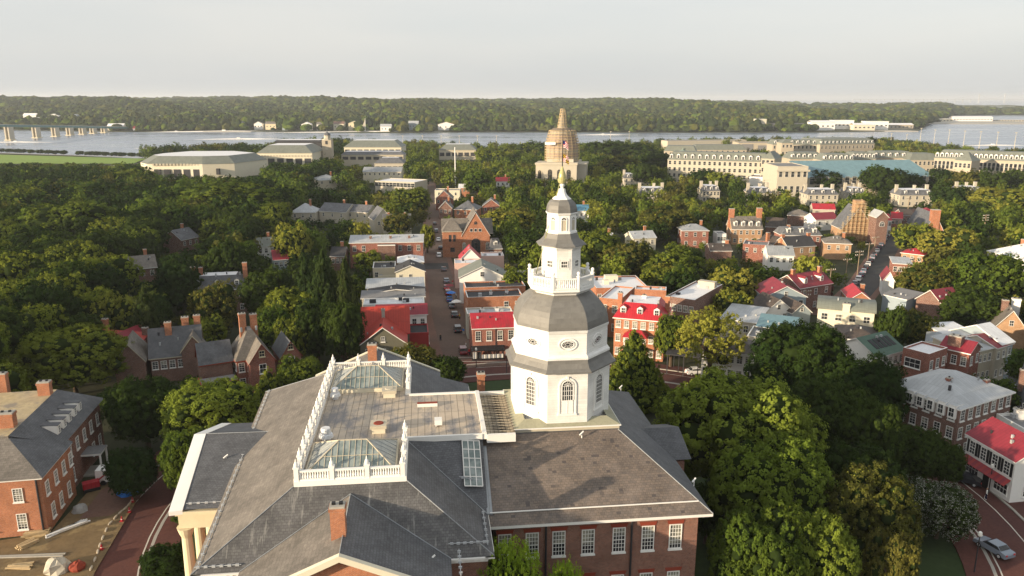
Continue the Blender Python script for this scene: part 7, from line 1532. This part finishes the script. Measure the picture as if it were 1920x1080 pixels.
T(950, 390, 110, 14, 'yellow', 'yellowish tree right of the church gable', None, .1)
T(1115, 430, 110, 16, 'green', 'big green tree directly right of the lantern stage', None, .1)
T(1180, 450, 110, 15, 'olive', 'olive tree behind the brick inn', None, .1)
T(1265, 465, 130, 14, 'green', 'rounded green tree above the dark brown brick building', None, .1)
T(1375, 500, 110, 13, 'yellow', 'bright green tree right of the white flat roof', None, .1)
T(1250, 385, 120, 16, 'olive', 'yellowish tree left of the square brick house', None, .1)
T(1735, 497, 100, 12, 'olive', 'orange tinged round tree right of the street', None, .1)
T(1870, 472, 150, 17, 'green', 'very large round green tree at the right edge', 'mid', .1)
T(1785, 425, 120, 15, 'yellow', 'broad light green tree right of the street', None, .1)
T(1720, 415, 90, 14, 'yellow', 'light green tree in front of the orange gable', None, .1)
T(1830, 540, 130, 12, 'dark', 'dark low tree mass at the right, above the ochre house', None, .1)
T(1718, 575, 90, 11, 'olive', 'grey green tree behind the white flat roofed brick building', None, .1)
T(1675, 570, 70, 13, 'dark', 'dark ivy clad tree right of the cream building', None, .1)
T(1880, 350, 130, 16, 'yellow', 'sunlit tree at the right edge below the long cream hall', None, .1)
T(1655, 308, 90, 22, 'dark', 'tall dark tree rising in front of the blue green roof', 'low', .08)
T(895, 318, 62, 18, 'green', 'tall round green tree right of the avenue top end', None, .08)
T(1545, 530, 40, 6, 'red', 'purple leaved small tree among the maroon houses', None, .1)
T(770, 350, 90, 16, 'green', 'green tree left of the avenue top end', None, .1)
T(745, 395, 60, 13, 'olive', 'small olive tree left of the avenue', None, .1)
T(800, 420, 34, 12, 'yellow', 'yellow green tree on the left kerb beyond the wide brick building', None, .1)
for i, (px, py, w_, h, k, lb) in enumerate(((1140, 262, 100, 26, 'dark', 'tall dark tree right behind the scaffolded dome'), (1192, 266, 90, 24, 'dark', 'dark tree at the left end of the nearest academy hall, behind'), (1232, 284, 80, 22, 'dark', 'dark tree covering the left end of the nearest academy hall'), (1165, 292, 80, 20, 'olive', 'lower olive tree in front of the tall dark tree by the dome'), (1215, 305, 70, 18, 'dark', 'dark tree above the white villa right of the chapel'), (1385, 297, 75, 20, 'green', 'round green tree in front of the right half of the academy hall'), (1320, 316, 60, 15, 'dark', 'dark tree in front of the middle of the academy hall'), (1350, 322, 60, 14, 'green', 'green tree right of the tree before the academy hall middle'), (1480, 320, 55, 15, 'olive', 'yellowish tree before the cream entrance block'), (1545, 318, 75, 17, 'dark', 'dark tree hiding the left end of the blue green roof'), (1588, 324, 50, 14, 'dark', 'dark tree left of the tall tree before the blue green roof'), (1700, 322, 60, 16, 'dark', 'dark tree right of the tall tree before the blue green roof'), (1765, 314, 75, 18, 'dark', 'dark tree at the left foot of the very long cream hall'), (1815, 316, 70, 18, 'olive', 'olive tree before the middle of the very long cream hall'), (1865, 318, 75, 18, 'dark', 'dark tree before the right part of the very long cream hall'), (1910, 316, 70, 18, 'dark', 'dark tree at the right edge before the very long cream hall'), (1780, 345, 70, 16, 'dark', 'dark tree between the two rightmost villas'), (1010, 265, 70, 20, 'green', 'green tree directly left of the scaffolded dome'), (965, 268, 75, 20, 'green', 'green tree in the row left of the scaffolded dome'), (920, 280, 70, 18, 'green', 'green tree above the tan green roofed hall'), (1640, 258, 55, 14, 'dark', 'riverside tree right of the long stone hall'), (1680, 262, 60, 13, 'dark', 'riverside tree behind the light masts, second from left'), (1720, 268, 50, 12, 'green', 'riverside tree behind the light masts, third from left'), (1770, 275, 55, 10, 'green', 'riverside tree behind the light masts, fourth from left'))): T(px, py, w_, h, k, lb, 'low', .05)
# shrubs along the river field
for i, px in enumerate((3, 18, 33, 44, 60, 75, 91, 104, 119, 150, 168, 183, 197, 214, 230, 247, 264, 279)):
    p = atg(px, 284 + px * .035 + 1.5); add_tree(p.x, p.y, 5.5, 5.5, 'dark', 'round dark shrub on the river edge of the sports field, %s from the left' % onames[i], 'low', .02)
# protected picture areas (what must stay visible): x0, y0, x1, y1, only against trees nearer than Y
PROT = [(806, 430, 872, 700, 400), (800, 350, 826, 430, 600), (1588, 500, 1668, 575, 300), (1640, 448, 1698, 500, 380), (1680, 420, 1706, 450, 450), (1795, 850, 1925, 1085, 140), (-60, 880, 330, 1085, 140), (870, 640, 965, 705, 170), (1228, 675, 1335, 712, 165), (-200, 280, 285, 305, 900), (610, 590, 655, 690, 190)]
for t, w, d, h, rise, rz in HB:
    c = t.location; q = []
    for sx in (-1, 1):
        for sy in (-1, 1):
            for z in (h * .5, h + rise * .9): q.append(project((c.x + sx * w / 2 * math.cos(rz) - sy * d / 2 * math.sin(rz), c.y + sx * w / 2 * math.sin(rz) + sy * d / 2 * math.cos(rz), c.z + z)))
    xs = [a for a, b in q]; ys = [b for a, b in q]; PROT.append((min(xs) + 1, min(ys), max(xs) - 1, max(ys), c.y - d / 2))
for b in BIG: PROT.append((b[0], b[2], b[1], b[3], b[4]))
def blocked(x, y, h, r, slack=.8):
    cx, ty = project((x, y, ground_z(x, y) + h)); _, by = project((x, y, ground_z(x, y) + h * .2)); rp = r * slack * 1450 / math.hypot(y, 60)
    for x0, y0, x1, y1, Y in PROT:
        if y < Y and cx + rp > x0 and cx - rp < x1 and ty < y1 and by > y0: return True
    return False
def in_foot(x, y, m):
    for fx, fy, hw, hd, rz in FOOT:
        dx, dy = x - fx, y - fy
        if abs(dx) + abs(dy) > 130: continue
        u = dx * math.cos(rz) + dy * math.sin(rz); v = -dx * math.sin(rz) + dy * math.cos(rz)
        if abs(u) < hw + m and abs(v) < hd + m: return True
    return False
def seg_dist(x, y, pts):
    best = 1e9
    for (ax, ay), (bx, by) in zip(pts, pts[1:]):
        dx, dy = bx - ax, by - ay; t = max(0, min(1, ((x - ax) * dx + (y - ay) * dy) / (dx * dx + dy * dy))); best = min(best, math.hypot(x - ax - dx * t, y - ay - dy * t))
    return best
rr = random.Random(42); cand = []; y = 128.0
hand = [(t['x'], t['y'], t['r']) for t in TREES]
while y < 1230:
    sp = 8.5 + y * .0085; x = -(y + 18) * 0.74
    while x < (y + 18) * .74:
        px_ = x + rr.uniform(-.42, .42) * sp; py_ = y + rr.uniform(-.42, .42) * sp; x += sp; pxp = pxof(px_, py_)
        if math.hypot(px_ - CC[0], py_ - CC[1]) < 69 or py_ > interp(NEAR, pxp) - 12: continue
        if seg_dist(px_, py_, AV) < (7.5 if py_ < 330 else 5.5) or seg_dist(px_, py_, ES) < 6.5: continue
        if in_foot(px_, py_, 2.0): continue
        fy = project((px_, py_, ground_z(px_, py_)))[1]
        if pxp < 292 and 284 < fy < 309: continue
        left = pxp < 655
        far = py_ > 520
        h = rr.uniform(12, 19) if left else (rr.uniform(10, 15) if far else rr.uniform(7.5, 12.5)); r = h * rr.uniform(.36, .48)
        if any(math.hypot(px_ - a, py_ - b) < (c_ + r) * .62 for a, b, c_ in hand): continue
        ok = not blocked(px_, py_, h, r)
        if not ok:
            h *= .55; r *= .62; ok = not blocked(px_, py_, h, r)
        if not ok:
            h = 3.0; r = 2.4; ok = not blocked(px_, py_, h, r)
        if ok: cand.append((px_, py_, h, r))
    y += sp * .95
cand.sort(key=lambda c: -(c[3] / c[1]))
kinds = ['green'] * 5 + ['dark'] * 4 + ['olive'] * 2 + ['yellow'] * 2
NI = 292 - len(TREES); ind, rest = cand[:NI], cand[NI:]
for x, y, h, r in ind:
    k = kinds[rr.randrange(len(kinds))]
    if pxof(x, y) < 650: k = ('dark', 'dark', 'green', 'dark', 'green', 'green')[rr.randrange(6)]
    add_tree(x, y, h, r, k)
print('TREES', len(TREES), 'rest', len(rest))
# far trees of the town as one mass: copies of low templates written into one mesh
def mass(name, label, items, templ, mats, kind='stuff'):
    VV = []; cnt = 0; QI = []; MI = []
    for i, (x, y, z, r, h) in enumerate(items):
        q = templ[i % len(templ)]; a = rng.uniform(0, 6.28); ca, sa = math.cos(a) * r, math.sin(a) * r; P = q.reshape(-1, 3); v = np.empty_like(P)
        v[:, 0] = P[:, 0] * ca - P[:, 1] * sa + x; v[:, 1] = P[:, 0] * sa + P[:, 1] * ca + y; v[:, 2] = P[:, 2] * h + z; VV.append(v); MI.append(np.full(len(q), rng.choice(len(mats), p=[.45, .3, .15, .1][:len(mats)] if len(mats) == 4 else None), np.int32))
    V = np.concatenate(VV).astype(np.float32); k = templ[0].shape[1]; n = len(V) // k; me = bpy.data.meshes.new(name); me.vertices.add(len(V)); me.vertices.foreach_set('co', V.ravel()); me.loops.add(len(V)); me.loops.foreach_set('vertex_index', np.arange(len(V), dtype=np.int32)); me.polygons.add(n); me.polygons.foreach_set('loop_start', (np.arange(n) * k).astype(np.int32))
    for m in mats: me.materials.append(MAT[m])
    me.polygons.foreach_set('material_index', np.concatenate(MI)); me.update(calc_edges=True); o = link(name, me); o['kind'] = kind
    return o
def templ_town(seed):
    q, cv, cf = crown_arrays('broad', 560, .15, seed, 16); tri = cv[cf]; tq = np.concatenate([tri, tri[:, 2:3]], 1); sel = np.arange(0, len(tq), 1); core = tq[::2]
    return q
mass('town_woods', None, [(x, y, ground_z(x, y) + h * .12, r, h * .9) for x, y, h, r in rest if pxof(x, y) >= 655], [templ_town(s) for s in range(5)], ['leaf_green', 'leaf_dark_shade', 'leaf_olive', 'leaf_yellow'])
mass('left_woods', None, [(x, y, ground_z(x, y) + h * .12, r * 1.1, h * .9) for x, y, h, r in rest if pxof(x, y) < 655], [templ_town(s + 9) for s in range(5)], ['leaf_dark_shade', 'leaf_green', 'leaf_olive', 'leaf_dark_shade'])
# woods beyond the river: bumpy blobs, larger with distance
iv, ifc = icosphere(1)
def blob(seed):
    r = np.random.default_rng(seed); v = iv * (1 + r.uniform(-.25, .3, (len(iv), 1))); v[:, 2] = v[:, 2] * .5 + .45; return v[ifc][v[ifc][:, :, 2].mean(1) > .22]
far = []; y = 1690.0; FX = [(a, b, c) for a, b, c in FARH]
while y < 5200:
    sp = y / 150.0; x = -(y + 18) * .78
    while x < (y + 18) * .78:
        X = x + rr.uniform(-.4, .4) * sp; Y = y + rr.uniform(-.4, .4) * sp; x += sp; px = pxof(X, Y); s = interp(FARS, px)
        if Y < s + 10: continue
        z = hill_z(px, Y)
        if z <= 0: continue
        if Y < s + 110 and (430 < px < 760 or 1330 < px < 1725) and rr.random() < .62: continue
        if any(abs(px - a) < w_ * .6 and b - 75 < Y < b + 20 for a, b, w_ in FX): continue
        if 1515 < px < 1725 and Y < s + 150: continue
        r = sp * rr.uniform(.45, 1.0); h = rr.uniform(9, 30)
        if Y < s + 60: h *= .6
        far.append((X, Y, z - 1, r, h))
    y += sp * .9
print('far', len(far)); 
bl = [blob(s) for s in range(6)]; m_ = min(len(b) for b in bl); bl = [b[:m_] for b in bl]
mass('distant_woods', None, far, bl, ['leaf_far', 'leaf_far_dark', 'leaf_green', 'leaf_olive'])
# islands in the bay
for (x0, x1, Y, hh, nm) in ((1480, 1660, 7200, 14, 'island'), (1712, 1918, 6800, 14, 'island'), (1130, 1500, 9000, 30, 'headland')):
    M = MB(); n = 60; a = aty(x0, 190, Y).x; b = aty(x1, 190, Y).x; prev = None; rz = random.Random(x0)
    for i in range(n + 1):
        t = i / n; e = min(1, min(t, 1 - t) * 9) ** .5; hgt = hh * e * (.75 + .35 * rz.random()); x = a + (b - a) * t; cur = [(x, Y - 200 * e, -1), (x, Y - 190 * e, 2 + hgt * .5), (x, Y, hgt), (x, Y + 250 * e, -1)]
        if prev:
            for k in range(3): M.face([prev[k], cur[k], cur[k + 1], prev[k + 1]], 'leaf_far')
        prev = cur
    struct(M.build(nm))
# ---------------------------------------------------------------- labels of the trees that were scattered
def short(lb):
    out = []
    for w_ in lb.replace(',', ' ,').split():
        if w_ in ('with', 'on', 'behind', 'right', 'left', 'in', 'at', 'beside', 'between', 'and', 'whose', 'wrapped', 'half', 'facing', 'above', 'beyond', 'next', ',', 'deep', 'closest', 'directly', 'standing', 'near', 'touching', 'against', 'past', 'below', 'hidden', 'by', 'poking') and len(out) > 2: break
        out.append(w_)
    return ' '.join(out[:6])
anch = []
for t in HOUSES:
    p = project((t.location.x, t.location.y, t.location.z + 5)); anch.append((p[0], p[1], t.location.y, short(t['label'])))
groups = {}
for t in TREES:
    if t['label']: t['o']['label'] = t['label']; continue
    px, py = t['px']; a = min(anch, key=lambda q: (q[0] - px) ** 2 + ((q[1] - py) * 1.6) ** 2)
    dx, dy = px - a[0], py - a[1]; d = 'left of' if dx < -18 else 'right of' if dx > 18 else ('in front of' if dy > 0 else 'behind')
    if abs(dy) > abs(dx) * .9: d = 'in front of' if dy > 0 else 'behind'
    groups.setdefault((NAMES[t['kind']][1], d, a[3]), []).append(t)
for (kn, d, a), L in groups.items():
    L.sort(key=lambda q: q['px'][0])
    for i, t in enumerate(L):
        lab = '%s tree %s the %s' % (kn, d, a)
        if len(L) > 1: lab = '%s, %s of %d from left' % (lab, onames[min(i, 19)], len(L))
        t['o']['label'] = ' '.join(lab.split()[:16])
# ================================================================ summer haze over the river and bay
m = bpy.data.materials.new('haze'); m.use_nodes = True; nt = m.node_tree; nt.nodes.clear(); MAT['haze'] = m
o_ = N(nt, 'ShaderNodeOutputMaterial'); v_ = N(nt, 'ShaderNodeVolumePrincipled'); v_.inputs['Color'].default_value = (.86, .92, 1.0, 1); v_.inputs['Density'].default_value = 7e-5; v_.inputs['Anisotropy'].default_value = .1
nt.links.new(v_.outputs[0], o_.inputs['Volume'])
M = MB(); M.box(-31000, 31000, -600, 41000, -6, 142, 'haze'); o = M.build('haze'); o['kind'] = 'stuff'
